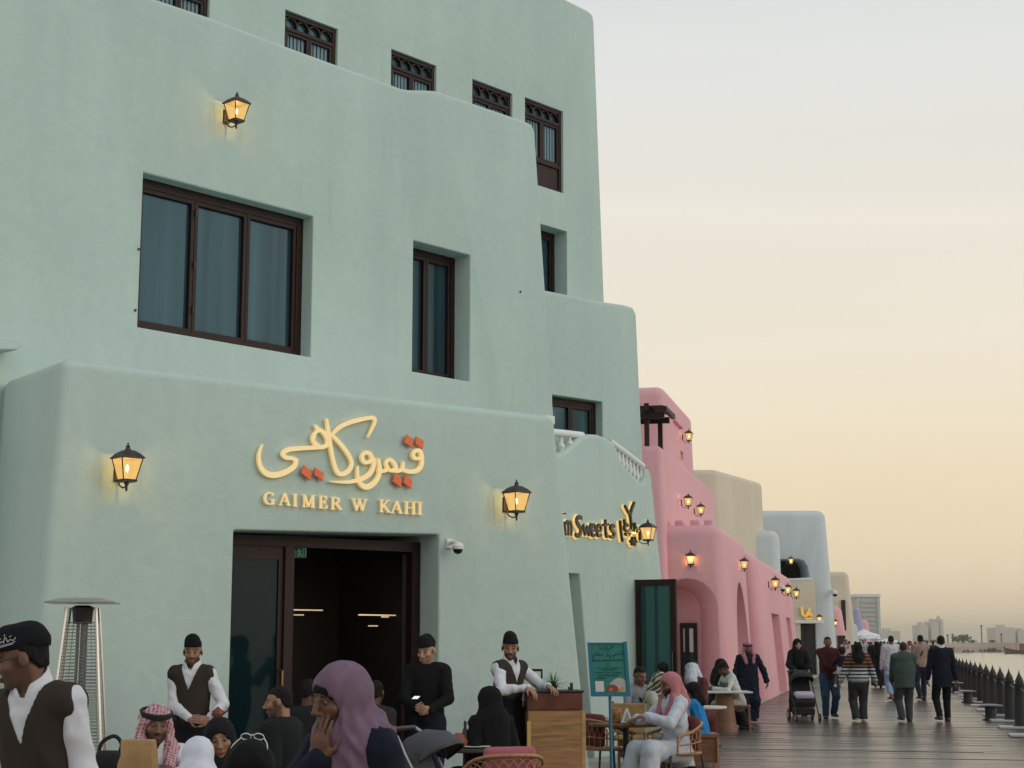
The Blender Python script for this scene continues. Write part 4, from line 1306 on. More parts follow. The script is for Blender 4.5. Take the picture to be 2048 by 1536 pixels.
L6 = [
 ([(212, 1085), (216, 1140), (220, 1195)], 9), ([(216, 1105), (232, 1085), (240, 1110), (240, 1195)], 9), ([(240, 1110), (254, 1088), (262, 1115), (262, 1195)], 8),
 ([(342, 1062), (318, 1052), (302, 1080), (318, 1115), (334, 1140), (330, 1180), (308, 1196), (292, 1180)], [10, 13, 14, 14, 14, 14, 13, 9]),
 ([(352, 1105), (366, 1190)], 10), ([(366, 1190), (382, 1120)], 8), ([(382, 1120), (396, 1195)], 10), ([(396, 1195), (410, 1100)], 8),
 ([(420, 1158), (444, 1150), (440, 1118), (424, 1112), (414, 1150), (424, 1194), (446, 1186)], [7, 8, 9, 9, 11, 10, 7]),
 ([(462, 1160), (486, 1152), (482, 1120), (466, 1114), (456, 1152), (466, 1196), (490, 1188)], [7, 8, 9, 9, 11, 10, 7]),
 ([(520, 1070), (522, 1140), (528, 1196), (544, 1200)], [9, 11, 11, 7]), ([(502, 1112), (545, 1108)], 8),
 ([(588, 1125), (570, 1115), (558, 1135), (572, 1155), (588, 1180), (576, 1206), (556, 1200)], [8, 10, 11, 11, 11, 10, 8]),
 ([(192, 1027), (212, 1024)], 4),
 # Arabic mark: tall strokes, a y shaped fork and a small rosette
 ([(632, 1078), (640, 1160), (650, 1240)], [9, 10, 8]),
 ([(668, 965), (690, 1005), (708, 1040), (716, 1110), (712, 1170)], [7, 8, 9, 9, 9]), ([(740, 940), (722, 985), (708, 1040)], [8, 9, 8]),
 ([(690, 1120), (672, 1105), (664, 1140), (684, 1160), (706, 1150)], [8, 9, 9, 9, 8]),
 ([(660, 1070), (668, 1110)], 7), ([(712, 1168), (690, 1190), (668, 1180)], [9, 9, 7]),
 ([(738, 1095), (742, 1140), (734, 1170), (712, 1176)], [8, 9, 9, 8]), ([(764, 1160), (780, 1150), (782, 1230)], [7, 8, 7]),
 ([(742, 1122), (764, 1165)], 7),
]
for i, (p, w) in enumerate(L6):
    stroke6(p, w, i)
for k in range(6):
    a = k * math.pi / 3
    stroke6([(730, 1238), (730 + 24 * math.cos(a), 1238 + 30 * math.sin(a))], [7, 9], 22 + k, nm="petal")
# small gold sign over the far door
gs = empty("gold_sign", WR.P(*WR.sz(1615, 1238)), "small gold script sign above the dark far door of the pale blue building", "sign")
M['goldfar'] = mat("polished_gold", (.75, .46, .12), .3, .6, emis=(1, .6, .15), estr=.25)
def c4(x, y): return WR.sz(1360 + x / 4.955, 1150 + y / 4.955, .5)
for i, (pts, wd) in enumerate([([(1208, 315), (1212, 370), (1222, 402)], .13), ([(1225, 405), (1262, 400), (1275, 380)], .12), ([(1290, 332), (1276, 362), (1292, 388), (1312, 402)], .13), ([(1240, 432), (1282, 436), (1310, 422)], .10), ([(1262, 368), (1255, 392)], .08), ([(1200, 330), (1220, 322)], .07)]):
    mb = MB(); mb.ribbon([c4(*p) for p in pts], wd * .5, lambda a, z, o: WR.P(a, z, o), .42, .5 + .002 * i); mb.build("letter", M['goldfar'], gs)

# ------------------------------------------------------------------ dome cameras
def dome_cam(W, px, py, label, sc=1.0, off=0):
    s, z = W.sz(px, py, off + .2)
    root = empty("security_camera", W.P(s, z, off), label, "camera", rz=math.atan2(W.d.y, W.d.x))
    k = sc
    mb = MB(); mb.box(-.05 * k, .05 * k, -.03, 0, .0, .12 * k); mb.tube([(0, -.02, .07 * k), (0, -.12 * k, .075 * k), (0, -.2 * k, .05 * k)], .028 * k, 8); mb.build("bracket", M['whiteplastic'], root, local=True, smooth=40)
    mb = MB(); mb.lathe([(.075 * k, -.02 * k), (.08 * k, .02 * k), (.05 * k, .06 * k), (.02 * k, .07 * k)], (0, -.2 * k, 0), 16); mb.build("housing", M['whiteplastic'], root, local=True, smooth=40)
    mb = MB(); mb.lathe([(.01 * k, -.085 * k), (.04 * k, -.075 * k), (.062 * k, -.045 * k), (.066 * k, -.018 * k)], (0, -.2 * k, 0), 16); mb.build("dome", mat("smoked_dome", (.01, .01, .012), .08), root, local=True, smooth=60)
dome_cam(WA, 919, 1095, "white dome security camera right of the cafe doorway", .85)
dome_cam(P2s, 1562, 1177, "small dome security camera on the lower pink wing", 1.3, -.15)
dome_cam(WR, 1668, 1187, "dome security camera at the right edge of the pale blue building", 2.0, -.3)

# ------------------------------------------------------------------ patio heater
def patio_heater(px, Z):
    x = xat(px, Z)
    root = empty("patio_heater", (x, Z, 0), "tall steel pyramid patio heater against the green wall behind the near waiter", "heater", rz=R(8))
    H1, H0 = 1.93, .62
    wt_, wb_ = .125, .23
    sq = [(-1, -1), (1, -1), (1, 1), (-1, 1)]
    hw = lambda z: wb_ + (wt_ - wb_) * (z - H0) / (H1 - H0)
    for sx, sy in sq:
        mb = MB(); mb.tube([(sx * hw(.02), sy * hw(.02), .02), (sx * wt_, sy * wt_, H1)], .016, 6); mb.build("leg", M['steel'], root, local=True)
    mb = MB(); mb.box(-.24, .24, -.24, .24, .03, .6); mb.build("base", M['steel'], root, local=True, bevel=.01)
    mb = MB(); mb.tube([(0, 0, .6), (0, 0, 1.9)], .05, 16); mb.build("flame_tube", mat("smoked_tube", (.12, .14, .13), .1), root, local=True, smooth=40)
    for k in range(4):
        a, b = sq[k], sq[(k + 1) % 4]
        mb = MB()
        n = 40
        for i in range(n + 1):
            z = H0 + .03 + (H1 - .16 - H0) * i / n
            r = hw(z) * .96
            mb.tube([(a[0] * r, a[1] * r, z), (b[0] * r, b[1] * r, z)], .0036, 4, caps=False)
        for t in (.15, .5, .85):
            p0 = Vector((a[0], a[1], 0)).lerp(Vector((b[0], b[1], 0)), t)
            mb.tube([p0 * hw(H0) * .955 + Vector((0, 0, H0)), p0 * hw(H1 - .14) * .955 + Vector((0, 0, H1 - .14))], .004, 4)
        tag(mb.build("wire_guard", M['steel'], root, local=True, recalc=False), kind='stuff')
    mb = MB(); mb.lathe([(.08, H1 - .14), (.09, H1 - .03), (.10, H1), (.06, H1 + .02)], (0, 0, 0), 16); mb.build("burner", M['black'], root, local=True, smooth=40)
    mb = MB(); mb.lathe([(.41, H1 + .035), (.415, H1 + .045), (.25, H1 + .078), (.10, H1 + .085)], (0, 0, 0), 4, rot=math.pi / 4); mb.build("hood", M['steel'], root, local=True)
    for sx in (-.05, .05):
        mb = MB(); mb.lathe([(.012, H1 + .084), (.012, H1 + .1)], (sx, 0, 0), 8); mb.build("bolt", M['steel'], root, local=True)
patio_heater(163, 14.1)

# ------------------------------------------------------------------ host's podium
def podium():
    Z = 15.9
    a, b = xat(1054, Z), xat(1166, Z)
    c = Vector((a, Z, 0))
    d = Vector((b - a, .06, 0)).normalized()
    W = Wall((a, Z), (d.x, d.y))
    L = (b - a)
    root = empty("podium", W.P(L / 2, 0, -.2), "oak host podium with dark copper top panel beside the teal menu stand", "podium")
    zt = W.sz(1110, 1381)[1]; zm = W.sz(1110, 1421)[1]
    D = .42
    mb = MB(); wbox(mb, W, .012, L - .012, 0, zm, -D, -.012); mb.build("cabinet", M['oak'], root, bevel=.004)
    mb = MB(); wbox(mb, W, 0, L, zm + .003, zt - .022, -D, 0); mb.build("copper_panel", M['copper'], root, bevel=.006)
    mb = MB(); wbox(mb, W, -.01, L + .015, zt - .02, zt, -D - .01, .012); mb.build("top", M['black'], root, bevel=.005)
    mb = MB(); wbox(mb, W, L - .01, L + .03, 0, zm - .004, -D - .012, -.02); mb.build("side_panel", mat("light_oak", (.42, .25, .11), .5, noise=(3, .3, (1, 1, 12))), root, bevel=.004)
    mb = MB(); wbox(mb, W, .0, .035, .2, zm - .1, -.014, .012); mb.build("edge_strip", mat("pale_brass_strip", (.55, .36, .12), .4, .3), root)
    return W, L, zt, D
WP, PL, PZ, PD = podium()
def spiky_plant(loc, n, ln, label, name="potted_plant"):
    root = empty(name, loc, label, "plant")
    mb = MB(); mb.lathe([(.035, 0), (.045, .045), (.04, .045)], n=12); mb.build("pot", M['black'], root, local=True)
    for i in range(n):
        a = rng.uniform(0, 6.28); el = rng.uniform(.25, 1.25); l = ln * rng.uniform(.7, 1.1)
        dx, dy = math.cos(a) * math.cos(el), math.sin(a) * math.cos(el)
        mb = MB(); w = .008; pts = []
        for k in range(5):
            t = k / 4; pts.append(Vector((dx * l * t, dy * l * t, .03 + l * math.sin(el) * t - .10 * t * t * math.cos(el))))
        px_, py_ = -math.sin(a), math.cos(a)
        vs = []
        for k, p in enumerate(pts):
            ww = w * (1 - k / 4) + .0008
            vs += [(p.x - px_ * ww, p.y - py_ * ww, p.z), (p.x + px_ * ww, p.y + py_ * ww, p.z + .001)]
        mb.add(vs, [(2 * k, 2 * k + 1, 2 * k + 3, 2 * k + 2) for k in range(4)])
        mb.build("leaf", M['leaf'], root, local=True, recalc=False)
spiky_plant(at(1118, 1398, 16.15) * 1.0, 44, .20, "small spiky green plant on the host podium") if False else None
p_ = WP.P(PL * .52, PZ, -.2); spiky_plant(p_, 70, .20, "small spiky green plant standing on the host podium")
p_ = ground(1, 1) if False else Vector((xat(1050, 17.4), 17.4, 0))
# little black tool on the podium
mb = MB(); wbox(mb, WP, PL * .82, PL * .86, PZ + .002, PZ + .07, -.2, -.12); wbox(mb, WP, PL * .78, PL * .83, PZ + .002, PZ + .03, -.2, -.12); tag(mb.build("card_reader", M['black'], bevel=.004), "small black card reader on the right of the host podium", "device")

# stand lamp arm behind the host (dark rail with a drop)
x0, x1 = xat(1043, 17.6), xat(1085, 17.6)
z0 = at(1060, 1340, 17.6).z
root = empty("menu_rack", (x0 + .1, 17.6, 0), "pale menu rack with a dark top rail behind the host", "rack")
mb = MB(); mb.box(x0, x1, 17.58, 17.62, z0 - .015, z0 + .012); mb.box(x1 - .02, x1, 17.58, 17.62, z0 - .09, z0 - .016); mb.box(x0 + .05, x0 + .08, 17.58, 17.62, 0, z0 - .016); mb.build("rail", M['black'], root)
mb = MB(); mb.box(x0 + .01, x1 - .03, 17.56, 17.575, z0 - .24, z0 - .05); mb.build("menu_sheet", mat("cream_card", (.55, .56, .45), .8), root)

# ------------------------------------------------------------------ teal menu stand
def menu_stand():
    Z = 16.8
    P_ = [at(1176, 1285, Z), at(1259, 1282, Z + .05), at(1262, 1394, Z), at(1182, 1393, Z)]
    root = empty("menu_stand", (xat(1225, Z), Z, 0), "teal menu board in a blue frame on a slim blue post", "sign")
    o = (P_[3] + P_[2]) / 2
    W = Wall((P_[3].x, Z), (P_[2].x - P_[3].x, .04))
    w = (P_[2] - P_[3]).length
    z0, z1 = P_[3].z, P_[0].z
    lean = .035
    fn = lambda a, z, o: W.P(a - lean * (z - z0) / (z1 - z0) * 1.0, z, o + .02 * (z - z0))
    def bx(mb, a0, a1, b0, b1, o0, o1): return mb.box(a0, a1, b0, b1, o0, o1, tf=fn)
    mb = MB(); ft = .035
    bx(mb, 0, ft, z0, z1, -.02, .015); bx(mb, w - ft, w, z0, z1 + .01, -.02, .015); bx(mb, ft, w - ft, z1 - ft * .4, z1, -.02, .013); bx(mb, ft, w - ft, z0, z0 + ft * 1.1, -.02, .013)
    mb.build("frame", M['tealframe'], root)
    mb = MB(); bx(mb, ft, w - ft, z0 + ft * 1.1, z1 - ft * .4, -.012, .0); bd = mb.build("board", M['teal'], root)
    prt = mat("dark_green_print", (.004, .055, .05), .5)
    iw, ih = w - 2 * ft, z1 - z0 - ft * 1.5
    def U(x, y): return (ft + iw * x, z0 + ft * 1.1 + ih * y)
    k = 0
    mb = MB()
    def st(pts, wd):
        nonlocal k
        mb.ribbon([U(*p) for p in pts], wd * iw, fn, .0005, .002 + .00012 * k); k += 1
    # small script mark
    for pts in ([(.24, .90), (.30, .88), (.36, .92), (.42, .95)], [(.36, .91), (.46, .89), (.50, .94), (.44, .96)], [(.50, .90), (.58, .89), (.62, .95)], [(.62, .90), (.68, .95), (.66, .97)], [(.28, .93), (.26, .96)]):
        st(pts, .012)
    st([(.36, .855), (.58, .855)], .008)
    # Arabic headline: baseline runs, teeth, dots
    for pts in ([(.04, .70), (.03, .74), (.10, .765), (.34, .77)], [(.34, .77), (.36, .80)], [(.44, .72), (.47, .77), (.54, .765)], [(.54, .765), (.58, .73), (.52, .70)], [(.62, .76), (.70, .765), (.72, .80)], [(.70, .77), (.80, .785), (.96, .79), (.98, .83), (.90, .85)], [(.16, .77), (.17, .81)], [(.22, .77), (.23, .80)]):
        st(pts, .016)
    for (x, y) in ((.12, .83), (.2, .835), (.47, .82), (.64, .72), (.8, .83), (.56, .82)):
        st([(x, y), (x + .03, y + .002)], .012)
    for (x0_, x1_, y) in ((.02, .28, .655), (.32, .62, .66), (.65, .97, .665)):
        n = 6
        for j in range(n):
            a = x0_ + (x1_ - x0_) * j / n
            st([(a, y - .012), (a + .012, y + .016), (a + .03, y - .01)], .008)
    for y, x0_, x1_ in ((.60, .46, .54), (.55, .44, .56), (.505, .14, .86), (.465, .28, .72), (.41, .12, .34), (.41, .40, .56), (.41, .62, .88), (.355, .16, .80), (.30, .10, .40)):
        n = max(int((x1_ - x0_) / .05), 2)
        for j in range(n):
            a = x0_ + (x1_ - x0_) * j / n
            st([(a, y), (a + .036, y + .004 * (j % 3))], .009)
    mb.build("print", prt, bd)
    # dish picture at the foot of the board
    def dish(pts, col, o, nm):
        q = MB(); q.prism([U(*p) for p in pts], fn, .0005, o); q.build(nm, mat(nm + "_print", col, .5), bd)
    dome = [(.40 + .58 * t, .02 + .285 * math.sin(math.pi * min(t * .62 + .08, 1))) for t in np.linspace(0, 1, 12)]
    dish([(.40, .012)] + dome + [(.98, .012)], (.42, .40, .38), .0035, "bowl_picture")
    dish([(.36, .015), (.40, .10), (.48, .16), (.62, .17), (.72, .12), (.76, .05), (.70, .015)], (.22, .05, .025), .0045, "stew_picture")
    dish([(.44, .03), (.50, .10), (.58, .09), (.56, .03)], (.45, .16, .07), .0055, "meat_picture")
    dish([(.74, .015), (.78, .09), (.90, .13), (.93, .06), (.86, .015)], (.48, .27, .11), .0052, "bread_picture")
    dish([(.05, .02), (.05, .235), (.31, .235), (.31, .02)], (.62, .60, .62), .0035, "white_panel")
    mb = MB(); xm = w * .52
    mb.tube([W.P(xm, 0, -.03), W.P(xm - .012, z0 + .02, -.03)], .016, 8); mb.build("post", M['tealframe'], root, smooth=50)
    mb = MB(); mb.lathe([(.2, 0), (.2, .012), (.03, .02)], W.P(xm, 0, -.03), 20); mb.build("base", M['tealframe'], root)
menu_stand()

# ------------------------------------------------------------------ rattan chairs, tables, other seats
def rattan_chair(loc, rz, label, cushion=True, group="rattan armchairs"):
    """sitter faces -Y; barrel back of cane"""
    root = empty("rattan_chair", loc, label, "chair", group, rz)
    w, d = .29, .27
    seat_z, rail = .44, .77
    def arc(z, k=1.0, drop=0.0):
        pts = []
        for i in range(15):
            t = i / 14; a = math.pi * (-.08 + 1.16 * t)
            y = math.sin(a); x = -math.cos(a)
            pts.append((x * w * k, (y * d if y > 0 else y * .62) * k + (.0 if y > 0 else 0), z - drop * max(0, 1 - y) ** 1.5))
        return pts
    top = arc(rail, 1.06, .10); low = arc(seat_z + .01, 1.0, 0); mid = arc(seat_z + .14, 1.02, .03)
    for nm, pts, r in (("top_rail", top, .015), ("seat_rail", low, .013), ("middle_rail", mid, .009)):
        mb = MB(); mb.tube(pts, r, 8); mb.build(nm, M['rattan'], root, local=True, smooth=60)
    mb = MB()
    for i in range(1, 14):
        mb.tube([low[i], mid[i]], .005, 5)
    for i in range(0, 13):
        m_, t1 = Vector(mid[i]), Vector(top[min(i + 2, 14)])
        mb.tube(smooth3([m_, m_.lerp(t1, .35) + Vector((0, 0, .06)), t1], 3), .005, 5)
        m_, t1 = Vector(mid[i + 2 if i + 2 < 15 else 14]), Vector(top[i])
        mb.tube(smooth3([m_, m_.lerp(t1, .35) + Vector((0, 0, .06)), t1], 3), .005, 5)
    tag(mb.build("cane_weave", M['rattan'], root, local=True, smooth=60), kind='stuff')
    for i in (0, 14):
        mb = MB(); mb.tube([low[i], top[i]], .013, 8); mb.build("arm_post", M['rattan'], root, local=True, smooth=60)
    mb = MB(); mb.lathe([(.01, seat_z - .01), (.27, seat_z - .01), (.275, seat_z + .005), (.27, seat_z + .018), (.01, seat_z + .018)], (0, .02, 0), 20, sy=.95); mb.build("seat", M['rattan'], root, local=True)
    for sx in (-1, 1):
        for sy in (-.2, .2):
            mb = MB(); mb.tube([(sx * .21, sy, seat_z - .01), (sx * .26, sy * 1.25, 0)], [.014, .011], 8); mb.build("leg", M['black'], root, local=True, smooth=60)
    if cushion:
        mb = MB(); mb.box(-.21, .21, .12, .21, seat_z + .03, rail + .06)
        cu = mb.build("cushion", M['cushion'] if cushion == 1 else M['redcushion'], root, local=True, bevel=.035, smooth=60)
    return root
def table(loc, r, h, label, mt, kind="round", group="cafe tables", tilt=None):
    root = empty("cafe_table", loc, label, "table", group)
    if kind == "round":
        mb = MB(); mb.lathe([(r - .01, h - .03), (r, h - .02), (r, h), (r - .006, h + .004)], n=28); mb.build("tabletop", mt, root, local=True)
        mb = MB(); mb.lathe([(.04, .03), (.035, h - .031)], n=12); mb.build("column", M['black'], root, local=True)
        mb = MB(); mb.lathe([(r * .6, 0), (r * .6, .015), (.05, .03)], n=20); mb.build("base", M['black'], root, local=True)
    else:
        mb = MB(); mb.box(-r, r, -r * .8, r * .8, h - .03, h); mb.build("tabletop", mt, root, local=True, bevel=.006)
        mb = MB(); mb.lathe([(.24, 0), (.21, .2), (.16, h - .031)], n=20, sx=1.0, sy=.9); mb.build("pedestal", M['walnut'], root, local=True, smooth=40)
    return root
def px_on(px, Z): return (xat(px, Z), Z, 0)
M['marble'] = mat("pale_table_top", (.55, .54, .52), .35)

rattan_chair((xat(1008, 12.9), 12.9, 0), R(180 + 16), "near rattan armchair with a dusty pink cushion, cut by the bottom edge", 1)
ch1 = rattan_chair((xat(1347, 17.85), 17.85, 0), R(-62), "rattan armchair under the seated man in the white robe", 2)
rattan_chair((xat(1212, 18.6), 18.6, 0), R(115), "rattan armchair half hidden behind the teal stand's post", 2)
tb1 = table((xat(1250, 18.3), 18.3, 0), .42, .74, "round table in front of the man in the white robe", M['walnut'])
# things on that table
def on_table(px, Z, z): return Vector((xat(px, Z), Z, z))
def napkin_holder(p):
    root = empty("napkin_holder", p, "white triangular napkin holder on the round table by the robed man", "holder")
    mb = MB(); mb.prism([(-.07, 0), (.07, 0), (.012, .16), (-.012, .16)], lambda a, b, o: (a, o, b), -.03, .03); mb.build("holder_body", M['whiteplastic'], root, local=True, bevel=.006)
    mb = MB(); mb.prism([(-.045, .01), (.045, .01), (.006, .12), (-.006, .12)], lambda a, b, o: (a, o, b), -.034, .034); mb.build("napkins", mat("beige_napkin", (.40, .36, .28), .9), root, local=True)
napkin_holder(on_table(1252, 18.15, .745))
mb = MB(); mb.lathe([(.05, 0), (.055, .02), (.052, .15), (.045, .16)], on_table(1231, 18.2, .745), 16)
tag(mb.build("spice_jar", mat("amber_jar", (.30, .12, .03), .3, noise=(30, .5, (1, 1, 1))), smooth=40), "amber spice jar on the round table beside the napkin holder", "jar")
mb = MB(); mb.lathe([(.03, 0), (.045, .03), (.042, .07), (.036, .07)], on_table(1270, 18.2, .745), 14); tag(mb.build("cup", M['whiteplastic'], smooth=40), "white cup on the round table near the robed man's hand", "cup")
mb = MB(); mb.lathe([(.03, 0), (.05, .02), (.046, .06), (.03, .06)], on_table(1216, 18.4, .745), 14); tag(mb.build("cup", M['whiteplastic'], smooth=40), "white cup on the round table left of the blue post", "cup")
mb = MB(); mb.lathe([(.08, 0), (.12, .012), (.12, .016), (.06, .008)], on_table(1262, 18.05, .745), 20); tag(mb.build("plate", M['whiteplastic'], smooth=40), "white plate on the round table under the robed man's hands", "plate")
table(px_on(1290, 21.8), .40, .76, "table with white top in front of the woman in the checked headscarf", M['marble'])
table(px_on(1404, 23.5), .34, .72, "small white topped table beside the child in blue", M['marble'])
table(px_on(1446, 30.2), .48, .74, "white topped table with a walnut pedestal by the pink wall", M['marble'], "square")
# brown wooden box stools
def box_stool(px, Z, label, w=.24):
    root = empty("wood_stool", px_on(px, Z), label, "stool", "wooden stools")
    mb = MB(); mb.box(-w, w, -w, w, .40, .45); mb.build("seat", M['walnut'], root, local=True, bevel=.006)
    mb = MB(); mb.box(-w + .03, w - .03, -w + .03, w - .03, .08, .398); mb.build("panel", M['walnut'], root, local=True)
    for sx in (-1, 1):
        for sy in (-1, 1):
            mb = MB(); mb.box(sx * w - .03 * (sx > 0), sx * w + .03 * (sx < 0), sy * w - .03 * (sy > 0), sy * w + .03 * (sy < 0), 0, .398); mb.build("leg", M['rattan'], root, local=True)
box_stool(1394, 21.6, "brown wooden stool the child in blue sits on")
# kraft boards / chair back behind the grey shirt man
def wood_chair(px, Z, rz, label, mt=None, fab=None):
    root = empty("cafe_chair", px_on(px, Z), label, "chair", "wooden cafe chairs", rz)
    mt = mt or M['walnut']
    mb = MB(); mb.box(-.22, .22, -.22, .22, .42, .47); mb.build("seat", fab or mt, root, local=True, bevel=.015)
    mb = MB(); mb.box(-.22, .22, .19, .23, .52, .88); mb.build("backrest", fab or mt, root, local=True, bevel=.015)
    for sx in (-1, 1):
        mb = MB(); mb.tube([(sx * .2, .2, .9), (sx * .2, .21, .45), (sx * .21, .24, 0)], .016, 6); mb.build("leg", mt, root, local=True)
        mb = MB(); mb.tube([(sx * .2, -.19, .42), (sx * .21, -.21, 0)], .016, 6); mb.build("leg", mt, root, local=True)
wood_chair(1262, 20.6, R(165), "wooden cafe chair with a kraft coloured back behind the teal stand", fab=M['paper'])
wood_chair(1425, 30.6, R(-80), "teal upholstered chair by the pink wall", fab=M['tealfabric'])
wood_chair(1474, 30.6, R(80), "dark wooden chair of the man in the white shirt by the pink wall", mt=M['walnut'])

# left terrace: table in front of the black shirted man, behind the stroller
table((xat(935, 14.2), 14.2, 0), .45, .74, "dark round table behind the grey stroller", M['bronze'])
mb = MB(); mb.lathe([(.03, 0), (.035, .08), (.02, .14), (.012, .16), (.014, .20), (.006, .22)], on_table(931, 14.1, .745), 12); tag(mb.build("sauce_bottle", M['black'], smooth=40), "tall black topped bottle on the table behind the stroller", "bottle")
mb = MB(); mb.lathe([(.06, 0), (.08, .05), (.05, .10), (.03, .12)], on_table(919, 14.0, .745), 14); tag(mb.build("teapot", mat("red_brown_glaze", (.20, .06, .025), .3), smooth=40), "red brown teapot on the table behind the stroller", "teapot")
mb = MB(); p = on_table(941, 14.15, .745); mb.box(p.x - .05, p.x + .05, p.y - .03, p.y + .03, p.z, p.z + .14); tag(mb.build("tea_box", mat("dark_green_card", (.02, .10, .06), .6), bevel=.004), "dark green tea box on the table behind the stroller", "box")
mb = MB(); mb.lathe([(.1, 0), (.14, .014), (.06, .008)], on_table(950, 13.95, .745), 18); tag(mb.build("plate", M['whiteplastic'], smooth=40), "white plate at the right of the table behind the stroller", "plate")
# left terrace: tables in front of seated guests
table((xat(392, 11.5), 11.5, 0), .40, .70, "round table in front of the smiling man in the red checked headdress", M['walnut'])
table((xat(540, 11.2), 11.2, 0), .40, .70, "wooden table between the black jacketed man and the near guests", M['oak'])
mb = MB(); mb.lathe([(.032, 0), (.035, .13), (.014, .18), (.013, .23), (.016, .235)], on_table(472, 11.2, .70), 14); tag(mb.build("water_bottle", M['bottle'], smooth=40), "pale plastic water bottle beside the woman with her hand at her mouth", "bottle")
mb = MB(); mb.lathe([(.015, 0), (.02, .06), (.03, .13), (.028, .13)], on_table(482, 11.15, .70), 12); tag(mb.build("glass", mat("tinted_tumbler", (.25, .16, .13), .1), smooth=40), "small tumbler just right of the water bottle", "glass")

# kraft paper bag on the near table
def paper_bag():
    Z = 9.6
    a, b = xat(250, Z), xat(321, Z)
    zt = at(280, 1480, Z).z
    table(((a + b) / 2 + .05, Z + .05, 0), .40, zt - .27, "near round table under the kraft paper bag", M['walnut'])
    z0 = zt - .266
    root = empty("paper_bag", ((a + b) / 2, Z, z0), "brown kraft paper bag standing in front of the man in the red headdress", "bag", rz=R(-12))
    w, d, h = (b - a) / 2, .055, zt - z0
    mb = MB(); N = 6
    vs = []
    for i in range(N + 1):
        z = h * i / N; t = i / N
        k = 1 - .10 * t ** 3
        c = .012 * math.sin(i * 1.9)
        vs += [(-w * k + c * .3, -d * (1 - .55 * t ** 2) + c, z), (-w * .3, -d * (1 - .5 * t ** 2) - c * .8, z), (w * .35, -d * (1 - .5 * t ** 2) + c * .6, z), (w * k - c * .4, -d * (1 - .55 * t ** 2) - c, z),
               (w * k, d * (1 - .55 * t ** 2), z), (-w * k, d * (1 - .55 * t ** 2), z)]
    fs = [(i * 6 + k, i * 6 + (k + 1) % 6, (i + 1) * 6 + (k + 1) % 6, (i + 1) * 6 + k) for i in range(N) for k in range(6)] + [(5, 4, 3, 2, 1, 0)]
    mb.add(vs, fs); o = mb.build("bag_body", M['paper'], root, local=True, recalc=False, smooth=50)
    mb = MB(); mb.box(-w * .93, w * .93, -d * .55, d * .5, h - .055, h + .004); mb.build("folded_top", M['paper'], root, local=True, bevel=.01)
paper_bag()
# black handbag over a chair back at the far left
def handbag(px, Z):
    root = empty("handbag", (xat(px, Z), Z, at(px, 1545, Z).z), "black handbag with a curved strap left of the kraft bag", "bag")
    mb = MB(); mb.box(-.075, .075, -.05, .05, 0, .13); mb.build("bag_body", M['blackfabric'], root, local=True, bevel=.03, smooth=60)
    mb = MB(); mb.tube(smooth3([(-.06, 0, .12), (-.04, 0, .18), (.03, 0, .215), (.075, 0, .17), (.06, 0, .10)]), .012, 8); mb.build("strap", M['blackfabric'], root, local=True, smooth=60)
    return root
handbag(226, 9.9)
rattan_chair((xat(210, 10.4), 10.4, 0), R(160), "rattan armchair carrying the black handbag at the left", 0)

# ------------------------------------------------------------------ strollers
def wheel(mb, c, r, w, n=18):
    vs = []
    mb.tube([(c[0] - w, c[1], c[2]), (c[0] + w, c[1], c[2])], r, n)
def stroller(loc, rz, label, hood_m, seat_m, near=False):
    root = empty("stroller", loc, label, "stroller", "baby strollers", rz)
    # travel direction -Y
    for sx in (-1, 1):
        for y, r in ((-.34, .085), (.30, .12)):
            mb = MB(); mb.tube([(sx * .25 - .018, y, r), (sx * .25 + .018, y, r)], r, 18); wh = mb.build("wheel", M['black'], root, local=True)
            mb = MB(); mb.tube([(sx * .25 - .02, y, r), (sx * .25 + .02, y, r)], r * .55, 12); mb.build("rim", M['steel'], wh, local=True)
        mb = MB(); mb.tube([(sx * .24, -.34, .10), (sx * .24, -.05, .45), (sx * .23, .32, .98), (sx * .22, .42, 1.03)], .013, 8); mb.build("frame_tube", M['steel'] if near else M['black'], root, local=True, smooth=60)
        mb = MB(); mb.tube([(sx * .24, .30, .13), (sx * .24, .02, .54)], .012, 8); mb.build("frame_tube", M['black'], root, local=True, smooth=60)
    mb = MB(); mb.tube([(-.22, .42, 1.03), (.22, .42, 1.03)], .017, 8); mb.build("handlebar", M['black'], root, local=True)
    mb = MB(); mb.prism([(-.20, .28), (-.28, .42), (-.18, .47), (.06, .46), (.24, .86), (.30, .84), (.14, .36)], lambda a, b, o: (o, a, b), -.2, .2); mb.build("seat", seat_m, root, local=True, bevel=.03, smooth=60)
    mb = MB(); mb.box(-.2, .2, -.2, .25, .13, .27); mb.build("basket", M['blackfabric'], root, local=True, bevel=.03)
    # hood: arched ribs between fabric gores
    mb = MB(); K, N = 9, 11; vs = []
    for i in range(K):
        a = R(38) + R(130) * i / (K - 1)
        for j in range(N):
            b = math.pi * j / (N - 1)
            r = .30 + (.012 if i % 2 == 0 else -.004)
            x = -.235 * math.cos(b)
            rr = r * (math.sin(b) ** .55 if 0 < j < N - 1 else 0.0)
            vs.append((x, .10 - rr * math.cos(a) * 1.0, .80 + rr * math.sin(a) * .72 + (0)))
    fs = [(i * N + j, (i + 1) * N + j, (i + 1) * N + j + 1, i * N + j + 1) for i in range(K - 1) for j in range(N - 1)]
    mb.add(vs, fs); h = mb.build("hood", hood_m, root, local=True, smooth=70, recalc=False)
    sd = h.modifiers.new("thick", 'SOLIDIFY'); sd.thickness = .012
    mb = MB(); mb.tube(vs[0:N], .012, 6); mb.build("hood_rim", M['black'], h, local=True, smooth=60)
    mb = MB(); mb.tube(vs[4 * N:5 * N], .009, 6); mb.build("hood_rib", M['black'], h, local=True, smooth=60)
    return root
